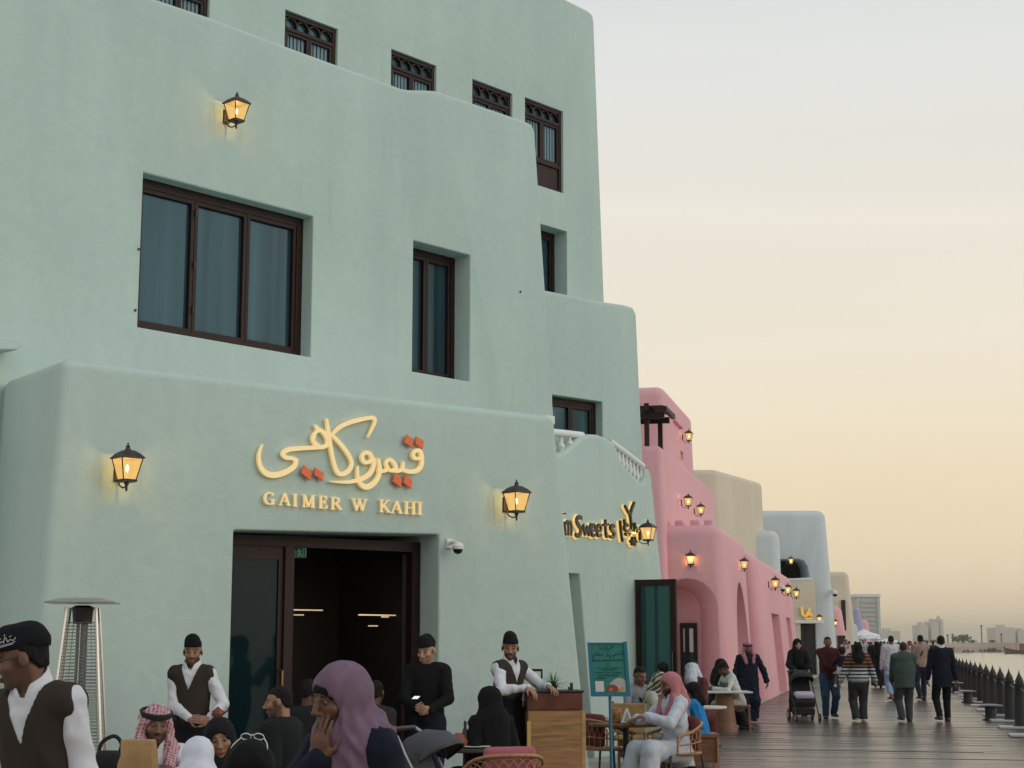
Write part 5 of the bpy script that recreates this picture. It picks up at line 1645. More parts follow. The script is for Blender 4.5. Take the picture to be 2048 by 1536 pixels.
st1 = stroller((xat(888, 12.0), 12.0, 0), R(62), "grey hooded stroller parked beside the navy coated woman", M['greyfabric'], M['greyfabric'], True)
st1.scale = (.86, .86, .97)
g = ground(1608, 1442)
st2 = stroller((g.x, g.y, 0), R(4), "black stroller with a pale blanket pushed along the boardwalk", M['blackfabric'], M['blackfabric'])
mb = MB(); mb.prism([(-.24, .46), (-.27, .56), (-.12, .62), (.10, .60), (.16, .54)], lambda a, b, o: (g.x + o, g.y + a, b), -.19, .19)
tag(mb.build("blanket", mat("pale_lilac_blanket", (.46, .44, .52), .9), bevel=.03, smooth=60), "pale lilac blanket lying in the boardwalk stroller", "blanket")

# ------------------------------------------------------------------ people: bodies and clothes grown from distance fields
class Field:
    def __init__(s, lo, hi, h):
        s.h = h
        s.lo = np.array(lo, np.float32)
        s.n = np.maximum(np.ceil((np.array(hi) - s.lo) / h).astype(int) + 1, 4)
        s.ax = [s.lo[i] + h * np.arange(s.n[i], dtype=np.float32) for i in range(3)]
        s.d = np.full(s.n, 0.4, np.float32)
    def sub(s, c, r):
        sl = []
        for i in range(3):
            a = int(np.floor((c[i] - r - s.lo[i]) / s.h)); b = int(np.ceil((c[i] + r - s.lo[i]) / s.h)) + 1
            a = max(a, 0); b = min(b, s.n[i])
            if b <= a: return None
            sl.append(slice(a, b))
        return tuple(sl)
    def grid(s, sl=None):
        sl = sl or (slice(None),) * 3
        return s.ax[0][sl[0]][:, None, None], s.ax[1][sl[1]][None, :, None], s.ax[2][sl[2]][None, None, :]
    def add(s, prim, k=0.0, op='u'):
        fn, c, r = prim
        sl = s.sub(c, r + max(k, 0) + 2.5 * s.h)
        if sl is None: return s
        e = fn(*s.grid(sl))
        a = s.d[sl]
        if op == 'u':
            if k > 0:
                hh = np.clip(.5 + .5 * (e - a) / k, 0, 1)
                s.d[sl] = e * (1 - hh) + a * hh - k * hh * (1 - hh)
            else:
                s.d[sl] = np.minimum(a, e)
        else:
            e = -e
            if k > 0:
                hh = np.clip(.5 - .5 * (e - a) / k, 0, 1)
                s.d[sl] = e * (1 - hh) + a * hh + k * hh * (1 - hh)
            else:
                s.d[sl] = np.maximum(a, e)
        return s
    def clip(s, fn):
        s.d = np.maximum(s.d, fn(*s.grid())).astype(np.float32)
        return s
    def wrinkle(s, amp, freq=26, seed=0, dirs=None):
        if amp <= 0: return s
        X, Y, Z = s.grid()
        r = np.random.default_rng(seed)
        acc = 0
        for i in range(5):
            k = r.normal(0, 1, 3); k[2] *= (.25 if i < 3 else 1.2)
            k = k / np.linalg.norm(k) * freq * r.uniform(.7, 2.0)
            k2 = r.normal(0, 1, 3) * freq * .28
            w = np.sin(k[0] * X + k[1] * Y + k[2] * Z + 2.2 * np.sin(k2[0] * X + k2[1] * Y + k2[2] * Z + i) + r.uniform(0, 6))
            m = .5 + .5 * np.sin(k2[1] * X + k2[2] * Y + k2[0] * Z + 2 * i)
            acc = acc + (np.abs(w) * 2 - 1.1) * m
        s.d = s.d + (amp * .55) * acc.astype(np.float32)
        return s

EDG = [(0, 1), (2, 3), (4, 5), (6, 7), (0, 2), (1, 3), (4, 6), (5, 7), (0, 4), (1, 5), (2, 6), (3, 7)]
COR = np.array([(i & 1, (i >> 1) & 1, (i >> 2) & 1) for i in range(8)])
def surf(F_):
    d = F_.d.copy()
    d[0] = d[-1] = 1; d[:, 0] = d[:, -1] = 1; d[:, :, 0] = d[:, :, -1] = 1
    s = d < 0
    c = sum(s[i:s.shape[0] - 1 + i, j:s.shape[1] - 1 + j, k:s.shape[2] - 1 + k].astype(np.int8) for i in (0, 1) for j in (0, 1) for k in (0, 1))
    idx = np.argwhere((c > 0) & (c < 8))
    if len(idx) == 0: return None
    vals = np.stack([d[idx[:, 0] + o[0], idx[:, 1] + o[1], idx[:, 2] + o[2]] for o in COR], 1)
    acc = np.zeros((len(idx), 3)); cnt = np.zeros(len(idx))
    for a, b in EDG:
        va, vb = vals[:, a], vals[:, b]
        m = (va < 0) != (vb < 0)
        t = np.where(m, va / np.where(m, va - vb, 1), 0)
        p = COR[a] + (COR[b] - COR[a]) * t[:, None]
        acc += p * m[:, None]; cnt += m
    v = (idx + acc / cnt[:, None]) * F_.h + F_.lo
    cid = np.full(c.shape, -1, np.int32)
    cid[idx[:, 0], idx[:, 1], idx[:, 2]] = np.arange(len(idx))
    faces = []
    for ax in range(3):
        o1, o2 = [(1, 2), (2, 0), (0, 1)][ax]
        a = s.take(range(s.shape[ax] - 1), ax); b = s.take(range(1, s.shape[ax]), ax)
        e = np.argwhere(a != b)
        e = e[(e[:, o1] > 0) & (e[:, o2] > 0)]
        if len(e) == 0: continue
        fl = a[e[:, 0], e[:, 1], e[:, 2]]
        def cc(d1, d2):
            q = e.copy(); q[:, o1] -= d1; q[:, o2] -= d2
            return cid[q[:, 0], q[:, 1], q[:, 2]]
        q = np.stack([cc(1, 1), cc(0, 1), cc(0, 0), cc(1, 0)], 1)
        q[~fl] = q[~fl][:, ::-1]
        faces.append(q)
    f = np.concatenate(faces)
    return v.astype(np.float32), f[(f >= 0).all(1)].astype(np.int32)

def field_mesh(name, F_, colfn, material, parent):
    r = surf(F_)
    if r is None: return None
    v, f = r
    me = bpy.data.meshes.new(name)
    me.vertices.add(len(v)); me.vertices.foreach_set("co", v.ravel())
    me.loops.add(len(f) * 4); me.loops.foreach_set("vertex_index", f.ravel())
    me.polygons.add(len(f)); me.polygons.foreach_set("loop_start", np.arange(0, len(f) * 4, 4, dtype=np.int32))
    me.polygons.foreach_set("use_smooth", np.ones(len(f), bool))
    me.update(calc_edges=True)
    me.validate()
    col = colfn(v) if callable(colfn) else np.tile(np.array(colfn[:3], np.float32), (len(v), 1))
    ca = me.color_attributes.new("Col", 'FLOAT_COLOR', 'POINT')
    ca.data.foreach_set("color", np.concatenate([col, np.ones((len(v), 1))], 1).astype(np.float32).ravel())
    return link(name, me, material, parent, local=True)

A_ = lambda *x: np.array(x, float)
def unit(v): return v / (np.linalg.norm(v) + 1e-9)
def cap(a, b, ra, rb=None, sq=1.0):
    a, b = np.array(a, float), np.array(b, float); rb = ra if rb is None else rb
    a2, b2 = a * A_(1, 1 / sq, 1), b * A_(1, 1 / sq, 1)
    ba = b2 - a2; bb = max(ba @ ba, 1e-9)
    def fn(X, Y, Z):
        x, y, z = X - a2[0], Y / sq - a2[1], Z - a2[2]
        h = np.clip((x * ba[0] + y * ba[1] + z * ba[2]) / bb, 0, 1)
        return (np.sqrt((x - ba[0] * h) ** 2 + (y - ba[1] * h) ** 2 + (z - ba[2] * h) ** 2) - (ra + (rb - ra) * h)) * (.5 + .5 * min(sq, 1))
    return fn, (a + b) / 2, np.linalg.norm(b - a) / 2 + max(ra, rb) * max(1, sq)
def ell(c, r, Rm=None):
    c = np.array(c, float); r = np.array(r, float)
    def fn(X, Y, Z):
        x, y, z = X - c[0], Y - c[1], Z - c[2]
        if Rm is not None:
            x, y, z = (Rm[0, 0] * x + Rm[1, 0] * y + Rm[2, 0] * z, Rm[0, 1] * x + Rm[1, 1] * y + Rm[2, 1] * z, Rm[0, 2] * x + Rm[1, 2] * y + Rm[2, 2] * z)
        k0 = np.sqrt((x / r[0]) ** 2 + (y / r[1]) ** 2 + (z / r[2]) ** 2)
        k1 = np.sqrt((x / r[0] ** 2) ** 2 + (y / r[1] ** 2) ** 2 + (z / r[2] ** 2) ** 2) + 1e-6
        return k0 * (k0 - 1) / k1
    return fn, c, max(r)
def rotm(yaw=0, pitch=0, roll=0):
    return np.array(Matrix.Rotation(R(yaw), 3, 'Z') @ Matrix.Rotation(R(pitch), 3, 'X') @ Matrix.Rotation(R(roll), 3, 'Y'))
def ik(a, b, l1, l2, pole):
    ab = b - a; d = np.linalg.norm(ab)
    if d > (l1 + l2) * .999:
        b = a + ab / d * (l1 + l2) * .999; ab = b - a; d = np.linalg.norm(ab)
    x = (l1 * l1 - l2 * l2 + d * d) / (2 * d)
    h = math.sqrt(max(l1 * l1 - x * x, 0))
    u = ab / d
    p = pole - u * (pole @ u); p = unit(p)
    return a + u * x + p * h, b

class Pose:
    """local frame: person faces -y, their right hand is at -x"""
    def __init__(s, H=1.74, fem=False, seat=None, lean=0, side=0, twist=0, head=(0, 0, 0), hands=None, stride=0.0, wide=1.0, hdirs=None, legs=None, chin=0.0, hs=1.0):
        s.H, s.fem = H, fem
        k = H
        s.rt = rotm(twist, 0, 0) @ rotm(0, lean, side)
        if seat is None:
            pz = .525 * k - abs(stride) * .04
            s.pel = A_(0, 0, pz)
        else:
            s.pel = A_(0, .05, seat + .075)
        up = s.rt @ A_(0, 0, 1); rx = s.rt @ A_(1, 0, 0); fw = s.rt @ A_(0, -1, 0)
        s.up, s.rx, s.fw = up, rx, fw
        s.waist = s.pel + up * .10 * k
        s.chest = s.pel + up * .20 * k
        s.neck = s.pel + up * .315 * k - fw * .008
        sw = (.086 if fem else .101) * k * wide
        s.wide = wide
        s.sh = [s.pel + up * .285 * k + rx * sg * sw for sg in (-1, 1)]
        s.hr = rotm(twist, 0, 0) @ rotm(0, lean * .45, side * .5) @ rotm(*head)
        s.hs = 1.04 * hs * (k / 1.74) ** .6
        s.head = s.neck + up * .035 * k + s.hr @ A_(0, -.012, .092 * s.hs) + fw * chin
        hipw = .052 * k * (1 + (wide - 1) * .6)
        s.hip = [s.pel + A_(sg * hipw, 0, -.015 * k) for sg in (-1, 1)]
        th, shn = .245 * k, .235 * k
        s.knee, s.ank, s.fdir = [], [], []
        for i, sg in enumerate((-1, 1)):
            if seat is None:
                f = A_(sg * .055 * k, -stride * sg * -1.0 * .5 * k, .045 * k) if not legs else A_(*legs[i]) * k
                lift = .02 * k if (stride and (stride * sg * -1.0) < 0) else 0
                kn, an = ik(s.hip[i], f + A_(0, 0, lift), th, shn, A_(sg * .15, -1, 0))
            else:
                f = A_(sg * .085 * k, -.27 * k, .045 * k) if not legs else A_(*legs[i]) * k
                kn, an = ik(s.hip[i], f, th, shn, A_(sg * .15, -1, .8))
            s.knee.append(kn); s.ank.append(an)
            s.fdir.append(A_(sg * .12, -1, 0) / 1.01)
        s.elb, s.wri, s.hd, s.hn = [], [], [], []
        for i, sg in enumerate((-1, 1)):
            t = None if not hands else hands[i]
            if t is None:
                w = s.pel + A_(sg * .135 * k * wide, -.02 - (stride * sg * .22 * k), -.030 * k)
                pole = A_(sg * .5, 1, 0)
            else:
                w = A_(*t[:3]) * k; pole = A_(sg * .8, .6, -.5) if len(t) < 4 else A_(*t[3])
            e, w = ik(s.sh[i], w, .172 * k, .150 * k, pole)
            s.elb.append(e); s.wri.append(w)
            hd = unit(w - e) if not hdirs or hdirs[i] is None else unit(A_(*hdirs[i][0]))
            s.hd.append(hd)
            hn = A_(-sg, .15, -.1) if not hdirs or hdirs[i] is None else A_(*hdirs[i][1])
            hn = unit(hn - hd * (hn @ hd)); s.hn.append(hn)
    def hl(s, x, y, z):        # head-local point to person space
        return s.head + s.hr @ (A_(x, y, z) * s.hs)
    def hell(s, c, r):
        return ell(s.hl(*c), A_(*r) * s.hs, s.hr)
    def hcap(s, a, b, ra, rb=None):
        return cap(s.hl(*a), s.hl(*b), ra * s.hs, None if rb is None else rb * s.hs)
    def headpts(s, v):
        return ((v - s.head) @ s.hr) / s.hs

def torso(P, off, belly=0.0):
    k, w = P.H, P.wide
    hipr = (.098 if P.fem else .092) * k * w
    return [
        (cap(P.pel - P.up * .01 * k, P.pel + P.up * .03 * k, hipr + off, None, .74), .0),
        (cap(P.waist + P.fw * belly * .3, P.waist + P.up * .02 * k, (.076 if P.fem else .084) * k * w + off + belly, None, .74), .06),
        (cap(P.chest, P.chest + P.up * .045 * k, (.086 if P.fem else .095) * k * w + off, None, .68), .06),
        (cap(P.sh[0] + P.rx * .01, P.sh[1] - P.rx * .01, .040 * k + off * .7), .035),
        (cap(P.neck - P.up * .035 * k - P.rx * .04 * k, P.neck - P.up * .035 * k + P.rx * .04 * k, .036 * k + off * .7), .04),
    ]
def arm(P, i, off, fat=1.0, t1=1.0, cuff=0.0):
    k = P.H
    w = P.elb[i] + (P.wri[i] - P.elb[i]) * t1
    return [(cap(P.sh[i], P.elb[i], .031 * k * fat + off, .025 * k * fat + off), .02),
            (cap(P.elb[i], w, .025 * k * fat + off, .017 * k * fat + off + cuff), .015)]
def leg(P, i, off, fat=1.0, flare=0.0):
    k = P.H
    return [(cap(P.hip[i], P.knee[i], .056 * k * fat + off, .040 * k * fat + off), .03),
            (cap(P.knee[i], P.ank[i], .038 * k * fat + off, .026 * k * fat + off + flare), .02)]
def hand(P, i, h, curl=.35, size=1.0):
    k = P.H / 1.74 * size
    f, n = P.hd[i], P.hn[i]
    lat = unit(np.cross(n, f)); sg = (-1, 1)[i]
    if sg > 0: lat = -lat
    # lat now points to the thumb side
    thumb = lat if True else -lat
    w = P.wri[i]
    Rm = np.stack([lat, n, f], 1)
    out = [(ell(w + f * .05 * k, A_(.042, .017, .055) * k, Rm), .015)]
    if h > .0095:
        out.append((cap(w + f * .08 * k, w + (f + n * curl * 1.2) * .145 * k, .022 * k, .014 * k), .02))
        out.append((cap(w + f * .03 * k + lat * .03 * k, w + f * .09 * k + lat * .055 * k + n * .02 * k, .013 * k, .010 * k), .012))
        return out
    for q, (o, l) in enumerate(((.030, .072), (.010, .080), (-.010, .075), (-.030, .060))):
        b = w + f * (.092 - .006 * abs(q - 1.3)) * k + lat * o * k
        c1 = curl * (1 + .12 * q)
        d1 = unit(f * math.cos(c1) + n * math.sin(c1) + lat * (o * 2.4))
        d2 = unit(f * math.cos(2.1 * c1) + n * math.sin(2.1 * c1) + lat * (o * 2.0))
        m = b + d1 * l * .52 * k
        out.append((cap(b - d1 * .012 * k, m, .0092 * k, .0085 * k), .006))
        out.append((cap(m, m + d2 * l * .5 * k, .0085 * k, .007 * k), .003))
    b = w + f * .028 * k + lat * .034 * k
    d1 = unit(f * .65 + lat * .65 + n * .35)
    m = b + d1 * .036 * k
    d2 = unit(f * .85 + lat * .30 + n * .40)
    out.append((cap(b - d1 * .02 * k, m, .014 * k, .011 * k), .012))
    out.append((cap(m, m + d2 * .032 * k, .011 * k, .0085 * k), .004))
    return out
def headprims(P, child=False):
    L = [(P.hell((0, .014, .034), (.073, .092, .080)), 0),
         (P.hell((0, -.020, -.024), (.061, .072, .082)), .02),
         (P.hell((0, -.034, -.078), (.042, .044, .034)), .03),
         (P.hell((0, -.070, -.100), (.018, .016, .014)), .02)]
    for sg in (-1, 1):
        L.append((P.hell((sg * .040, -.062, -.022), (.024, .022, .022)), .02))
        L.append((P.hcap((sg * .014, -.085, .030), (sg * .050, -.071, .029), .006, .006), .012))
    S = [(P.hell((sg * .032, -.104, .006), (.020, .020, .013)), .012) for sg in (-1, 1)]
    L2 = [(P.hcap((0, -.090, .012), (0, -.112, -.030), .0085, .0125), .008)]
    for sg in (-1, 1):
        L2.append((P.hell((sg * .012, -.098, -.035), (.009, .010, .008)), .006))
        L2.append((P.hell((sg * .0765, .016, -.006), (.010, .021, .032)), .006))
        L2.append((P.hcap((sg * .017, -.0845, .0115), (sg * .045, -.0735, .0125), .0046, .0042), .004))
        L2.append((P.hcap((sg * .019, -.0845, -.0055), (sg * .043, -.0745, -.0055), .0034, .0034), .004))
    L2.append((P.hell((0, -.091, -.0625), (.024, .011, .0055)), .005))
    L2.append((P.hell((0, -.090, -.0725), (.020, .011, .006)), .004))
    return L, S, L2

SKIN = {'light': (.42, .25, .17), 'olive': (.30, .165, .10), 'brown': (.19, .090, .052), 'dark': (.095, .043, .026)}
M['skin'] = mat("skin", (.3, .18, .12), .5, spec=.4, attr=True, noise=(60, .08, (1, 1, 1)), bump=(220, .12, .002))
M['skin'].node_tree.nodes["Principled BSDF"].inputs["Subsurface Weight"].default_value = .08
M['skin'].node_tree.nodes["Principled BSDF"].inputs["Subsurface Radius"].default_value = (.012, .004, .002)
M['cloth'] = mat("woven_cloth", (.5, .5, .5), .9, spec=.2, attr=True, noise=(14, .10, (1, 1, 1)), bump=(300, .35, .0025))
M['hair'] = mat("dark_hair", (.01, .008, .007), .75, spec=.15, attr=True, noise=(90, .5, (1, 1, .15)), bump=(140, .6, .004))
M['leather'] = mat("shoe_leather", (.02, .015, .012), .4, attr=True)
M['eye'] = mat("eye", (.6, .58, .55), .15, attr=True)

def check(base, c2, sc=.022, ang=.5):
    base, c2 = np.array(base), np.array(c2)
    def fn(v):
        a = v[:, 0] * math.cos(ang) + v[:, 2] * math.sin(ang) + v[:, 1] * .7
        b = -v[:, 0] * math.sin(ang) + v[:, 2] * math.cos(ang) + v[:, 1] * .4
        m = ((np.sin(a / sc * 3.14) * np.sin(b / sc * 3.14)) > .12).astype(float)[:, None]
        return base * (1 - m) + c2 * m
    return fn
def stripes(zs, cols):
    def fn(v):
        i = np.clip(np.searchsorted(np.array(zs), v[:, 2]), 0, len(cols) - 1)
        return np.array(cols)[i]
    return fn

def person(name_label, loc, yaw, P, skin='brown', beard=0.0, wear=(), hair=None, group=None, h=.012, eyes=True, hands_on=(1, 1), seed=0, brow=1.0, curl=.35, shoes=(.015, .012, .011), cat="person", bare_feet=False, hair_col=(.012, .010, .009), lipcol=None, base_z=0.0):
    root = empty("person", (loc[0], loc[1], base_z), name_label, cat, group, R(yaw))
    k = P.H
    pts = np.array([P.pel, P.neck, P.head, *P.sh, *P.elb, *P.wri, *P.hip, *P.knee, *P.ank, P.wri[0] + P.hd[0] * .2 * k / 1.7, P.wri[1] + P.hd[1] * .2 * k / 1.7,
                    P.ank[0] + P.fdir[0] * .2, P.ank[1] + P.fdir[1] * .2])
    lo0, hi0 = pts.min(0), pts.max(0)
    # ---- body
    Fb = Field(lo0 - A_(.13, .14, .10), hi0 + A_(.13, .14, .16), h)
    for p, kk in torso(P, -.014): Fb.add(p, kk)
    for i in (0, 1):
        for p, kk in arm(P, i, -.008): Fb.add(p, kk)
        Fb.add(cap(P.wri[i] - unit(P.wri[i] - P.elb[i]) * .05, P.wri[i], .019 * k, .018 * k), .01)
        if hands_on[i]:
            c_ = curl if not hasattr(curl, '__len__') else curl[i]
            for p, kk in hand(P, i, h, c_): Fb.add(p, kk)
        for p, kk in leg(P, i, -.010): Fb.add(p, kk)
        Fb.add(cap(P.ank[i] + A_(0, .02, -.02 * k), P.ank[i] + P.fdir[i] * .10 * k + A_(0, 0, -.025 * k), .022 * k, .016 * k), .02)
    Fb.add(cap(P.neck - P.up * .03 * k, P.hl(0, .022, -.05), .036 * k * (.88 if P.fem else 1), .033 * k * (.85 if P.fem else 1)), .025)
    L, S, L2 = headprims(P)
    big = P.head
    # head in one go so that its features blend with one another, then joined to the neck
    Fh = Field(big - .17, big + .17, h)
    for p, kk in L: Fh.add(p, kk)
    for p, kk in S: Fh.add(p, kk, 'd')
    for p, kk in L2: Fh.add(p, max(kk, .0))
    ix = np.round((Fh.lo - Fb.lo) / h).astype(int)
    Fh.lo = (Fb.lo + ix * h).astype(np.float32)
    Fh = Field(Fh.lo, Fh.lo + .34, h)
    for p, kk in L: Fh.add(p, kk)
    for p, kk in S: Fh.add(p, kk, 'd')
    for p, kk in L2: Fh.add(p, kk)
    a = np.maximum(ix, 0); e = np.minimum(ix + Fh.n, Fb.n)
    slb = tuple(slice(a[i], e[i]) for i in range(3)); slh = tuple(slice(a[i] - ix[i], e[i] - ix[i]) for i in range(3))
    A, B = Fb.d[slb], Fh.d[slh]
    kk = .012
    hh = np.clip(.5 + .5 * (B - A) / kk, 0, 1)
    Fb.d[slb] = B * (1 - hh) + A * hh - kk * hh * (1 - hh)
    base = np.array(SKIN[skin]) if isinstance(skin, str) else np.array(skin)
    def skincol(v):
        c = np.tile(base, (len(v), 1))
        q = P.headpts(v); x, y, z = np.abs(q[:, 0]), q[:, 1], q[:, 2]
        inh = (np.linalg.norm(q, axis=1) < .16)
        def g(m, col, w):
            m = (np.clip(m, 0, 1) * w * inh)[:, None]
            c[:] = c * (1 - m) + np.array(col) * m
        front = np.clip((-.045 - y) / .02, 0, 1)
        sm = lambda d, s: np.clip(.5 - d / s, 0, 1)
        g(sm(np.sqrt(((x - .036) / .024) ** 2 + ((z + .022) / .02) ** 2) - 1, 1.0) * front, base * A_(1.15, .92, .88), .5)        # cheek
        lip = lipcol if lipcol is not None else base * A_(1.15, .72, .70)
        g(sm(np.sqrt((x / .026) ** 2 + ((z + .0675) / .0125) ** 2) - 1, .5) * front, lip, .8)
        g(sm(np.abs(z + .0675) - .0015, .002) * (x < .024) * front, base * .35, .8)
        if beard > 0:
            bcol = np.array(hair_col) * 1.2 + base * .08
            jaw = sm(z + .052 - .5 * np.clip(x - .03, 0, .05), .018) * (y < .03) * np.clip((z + .16) / .03, 0, 1)
            mouth = sm(np.sqrt((x / .024) ** 2 + ((z + .069) / .013) ** 2) - 1, .5)
            side = sm(np.abs(x - .068) - .016, .012) * sm(np.abs(y + .012) - .022, .015) * (z < .01)
            mus = sm(np.sqrt((x / .034) ** 2 + ((z + .052) / .010) ** 2) - 1, .6) * front
            g(np.maximum(np.maximum(jaw * (1 - mouth), side), mus), bcol, beard)
        br = sm(np.abs(z - .0305 + .18 * np.clip(np.abs(x - .030) - .008, 0, .03)) - .0048, .004) * sm(np.abs(x - .034) - .020, .006) * front
        g(br, np.array(hair_col) + base * .08, .85 * brow)
        g(sm(np.abs(z - .0115) - .0028, .003) * sm(np.abs(x - .031) - .016, .004) * front, base * .12, .95)   # lash line
        g(sm(np.sqrt(((x - .032) / .022) ** 2 + ((z - .004) / .014) ** 2) - 1, .7) * front, base * A_(.55, .48, .48), .65)     # eye socket, its shade painted into the skin colour
        g(sm(np.sqrt(((x - .010) / .006) ** 2 + ((z + .041) / .004) ** 2) - 1, .8) * front, base * .3, .7)                       # nostril
        return c
    field_mesh("body", Fb, skincol, M['skin'], root)
    if eyes:
        for sg in (-1, 1):
            c = P.hl(sg * .031, -.0768, .0036)
            mb = MB(); r = .0110 * P.hs
            gaze = P.hr @ unit(A_(0, -1, -.12)); u = unit(np.cross(gaze, A_(0, .01, 1))); w = np.cross(u, gaze)
            vs, cols = [], []
            rings = [(1.0, 0.0), (.94, .34), (.77, .64), (.70, .72), (.6, .8), (0, 1.0)]
            for ci, (co, si) in enumerate(rings):
                for q in range(10):
                    an = q * .6283
                    vs.append(c + gaze * r * co + (u * math.cos(an) + w * math.sin(an)) * r * si)
                    cols.append((.004, .003, .003, 1) if ci < 2 else (.05, .022, .012, 1) if ci == 2 else (.11, .095, .085, 1))  # whites of the eye darkened, shade put into their colour
            mb.add(vs, [(i * 10 + q, i * 10 + (q + 1) % 10, (i + 1) * 10 + (q + 1) % 10, (i + 1) * 10 + q) for i in range(5) for q in range(10)] + [tuple(range(9, -1, -1))])
            o = mb.build("eye", M['eye'], root, local=True, recalc=False, smooth=80)
            ca = o.data.color_attributes.new("Col", 'FLOAT_COLOR', 'POINT'); ca.data.foreach_set("color", np.array(cols, np.float32).ravel())
    # ---- shoes
    if shoes is not None:
        for i in (0, 1):
            f = P.fdir[i]
            an = P.ank[i]
            Fs = Field(an - A_(.16, .26, .12), an + A_(.16, .16, .08), max(h, .01))
            Fs.add(cap(an + A_(0, .03, -.028 * k) - f * -.0, an + f * .105 * k + A_(0, 0, -.03 * k), .030 * k, .024 * k, 1.0), 0)
            Fs.add(cap(an + A_(0, .012, -.005), an + A_(0, .012, -.02), .03 * k), .02)
            zf = an[2] - .045 * k
            Fs.clip(lambda X, Y, Z: zf + .0 - Z + 0 * X + 0 * Y)
            field_mesh("shoe", Fs, shoes, M['leather'], root)
    hc = max(h, .008)
    lo, hi = lo0 - A_(.26, .26, .12), hi0 + A_(.26, .26, .2)
    for wi, g in enumerate(wear):
        kind, col = g[0], g[1]
        o = g[2] if len(g) > 2 else {}
        nm = o.get('name', kind)
        m_ = M['cloth']
        Fg = None
        if kind in ('shirt', 'sweater', 'jacket', 'vest', 'coat'):
            off = o.get('off', {'shirt': .009, 'sweater': .014, 'jacket': .016, 'vest': .027, 'coat': .020}[kind])
            zb = P.pel[2] + o.get('bottom', -.06) * k
            Fg = Field(A_(lo[0], lo[1], max(lo[2], min(zb, P.wri[0][2], P.wri[1][2]) - .12)), A_(hi[0], hi[1], P.neck[2] + .14), hc)
            for p, kk in torso(P, off, o.get('belly', 0)): Fg.add(p, kk)
            if o.get('skirt'):
                Fg.add(cap(P.pel, A_(P.pel[0], P.pel[1], zb), (.098 if P.fem else .092) * k * P.wide + off, .10 * k * P.wide + off + o.get('flare', 0), .78), .05)
            Ft = None
            if kind != 'vest':
                Fg.clip(lambda X, Y, Z: zb - Z + 0 * X + 0 * Y) if o.get('bottom', -.06) > -.5 else None
                for i in (0, 1):
                    for p, kk in arm(P, i, off * o.get('slk', .9), o.get('fat', 1.0), o.get('sleeve', .97), o.get('cuff', 0)): Fg.add(p, kk)
            else:
                for i, sg in enumerate((-1, 1)):
                    Fg.add(cap(P.sh[i] + P.rx * sg * .075 * k - P.up * .13 * k, P.sh[i] + P.rx * sg * .066 * k + P.up * .08, .046 * k, .046 * k), .008, 'd')
                Fg.clip(lambda X, Y, Z: zb - Z + 0 * X + 0 * Y)
                vz = P.pel + P.up * .205 * k
                def vneck(X, Y, Z):
                    x = (X - vz[0]) * P.rx[0] + (Y - vz[1]) * P.rx[1] + (Z - vz[2]) * P.rx[2]
                    u_ = (X - vz[0]) * P.up[0] + (Y - vz[1]) * P.up[1] + (Z - vz[2]) * P.up[2]
                    f_ = (X - P.neck[0]) * P.fw[0] + (Y - P.neck[1]) * P.fw[1] + (Z - P.neck[2]) * P.fw[2]
                    w_ = (u_ * .40 - np.abs(x)) * .9
                    return np.where(f_ > -.06, np.minimum(w_, .5), -.3)
                Fg.clip(vneck)
            nr = .040 * k + o.get('neck', .0)
            Fg.add(cap(P.neck - P.up * .012 * k + P.fw * .012, P.neck + P.up * .10 * k, nr, nr * 1.1), .006, 'd')
            Fg.wrinkle(o.get('wr', .004) if kind != 'vest' else .002, 24, seed * 7 + wi)
        elif kind == 'collar':
            c = P.neck - P.up * .010 * k
            Fg = Field(c - .14, c + .14, min(hc, .0048))
            t = P.neck + P.up * .042 * k + P.fw * .012
            Fg.add(cap(P.neck - P.up * .030 * k, t, .058 * k, .045 * k, 1.0))
            Fg.add(cap(P.neck - P.up * .06 * k, t + P.up * .05, .045 * k, .0365 * k), .004, 'd')
            def tip(X, Y, Z):
                x = (X - c[0]) * P.rx[0] + (Y - c[1]) * P.rx[1] + (Z - c[2]) * P.rx[2]
                u_ = (X - c[0]) * P.up[0] + (Y - c[1]) * P.up[1] + (Z - c[2]) * P.up[2]
                f_ = (X - c[0]) * P.fw[0] + (Y - c[1]) * P.fw[1] + (Z - c[2]) * P.fw[2]
                a_ = u_ - (.062 * k - .55 * f_ )                       # slanting upper rim, lower in front
                b_ = np.where(f_ > 0, (.004 + np.clip(u_ + .01, 0, 1) * .45 - np.abs(x)) * .9, -.3)   # open V
                return np.maximum(a_, b_)
            Fg.clip(tip)
            q_ = k / 1.7
            Q = lambda x, f, u: c + (P.rx * x + P.fw * f + P.up * u) * q_
            for sg in (-1, 1):
                tp_ = Q(sg * .047, .083, -.040)
                for st in (Q(sg * .010, .064, .012), Q(sg * .028, .060, .022), Q(sg * .048, .045, .030)):
                    Fg.add(cap(st, tp_, .0075, .005), .006)
        elif kind in ('trousers',):
            off = o.get('off', .012)
            Fg = Field(A_(lo[0], lo[1], 0.0), A_(hi[0], hi[1], P.waist[2] + .1), hc)
            Fg.add(torso(P, off)[0][0]); Fg.add(cap(P.pel + P.up * .03 * k, P.pel + P.up * .09 * k, .085 * k * P.wide + off, None, .74), .05)
            for i in (0, 1):
                for p, kk in leg(P, i, off, o.get('fat', 1.0), o.get('flare', .008)): Fg.add(p, kk)
            zh = o.get('hem', .03) * k
            Fg.clip(lambda X, Y, Z: np.maximum(zh - Z, (Z - (P.pel[2] + .10 * k)) if not o.get('seated') else -1) + 0 * X + 0 * Y)
            Fg.wrinkle(o.get('wr', .005), 22, seed * 7 + wi)
        elif kind in ('robe', 'abaya', 'skirt', 'apron'):
            off = o.get('off', .02)
            zh = o.get('hem', .05) * k
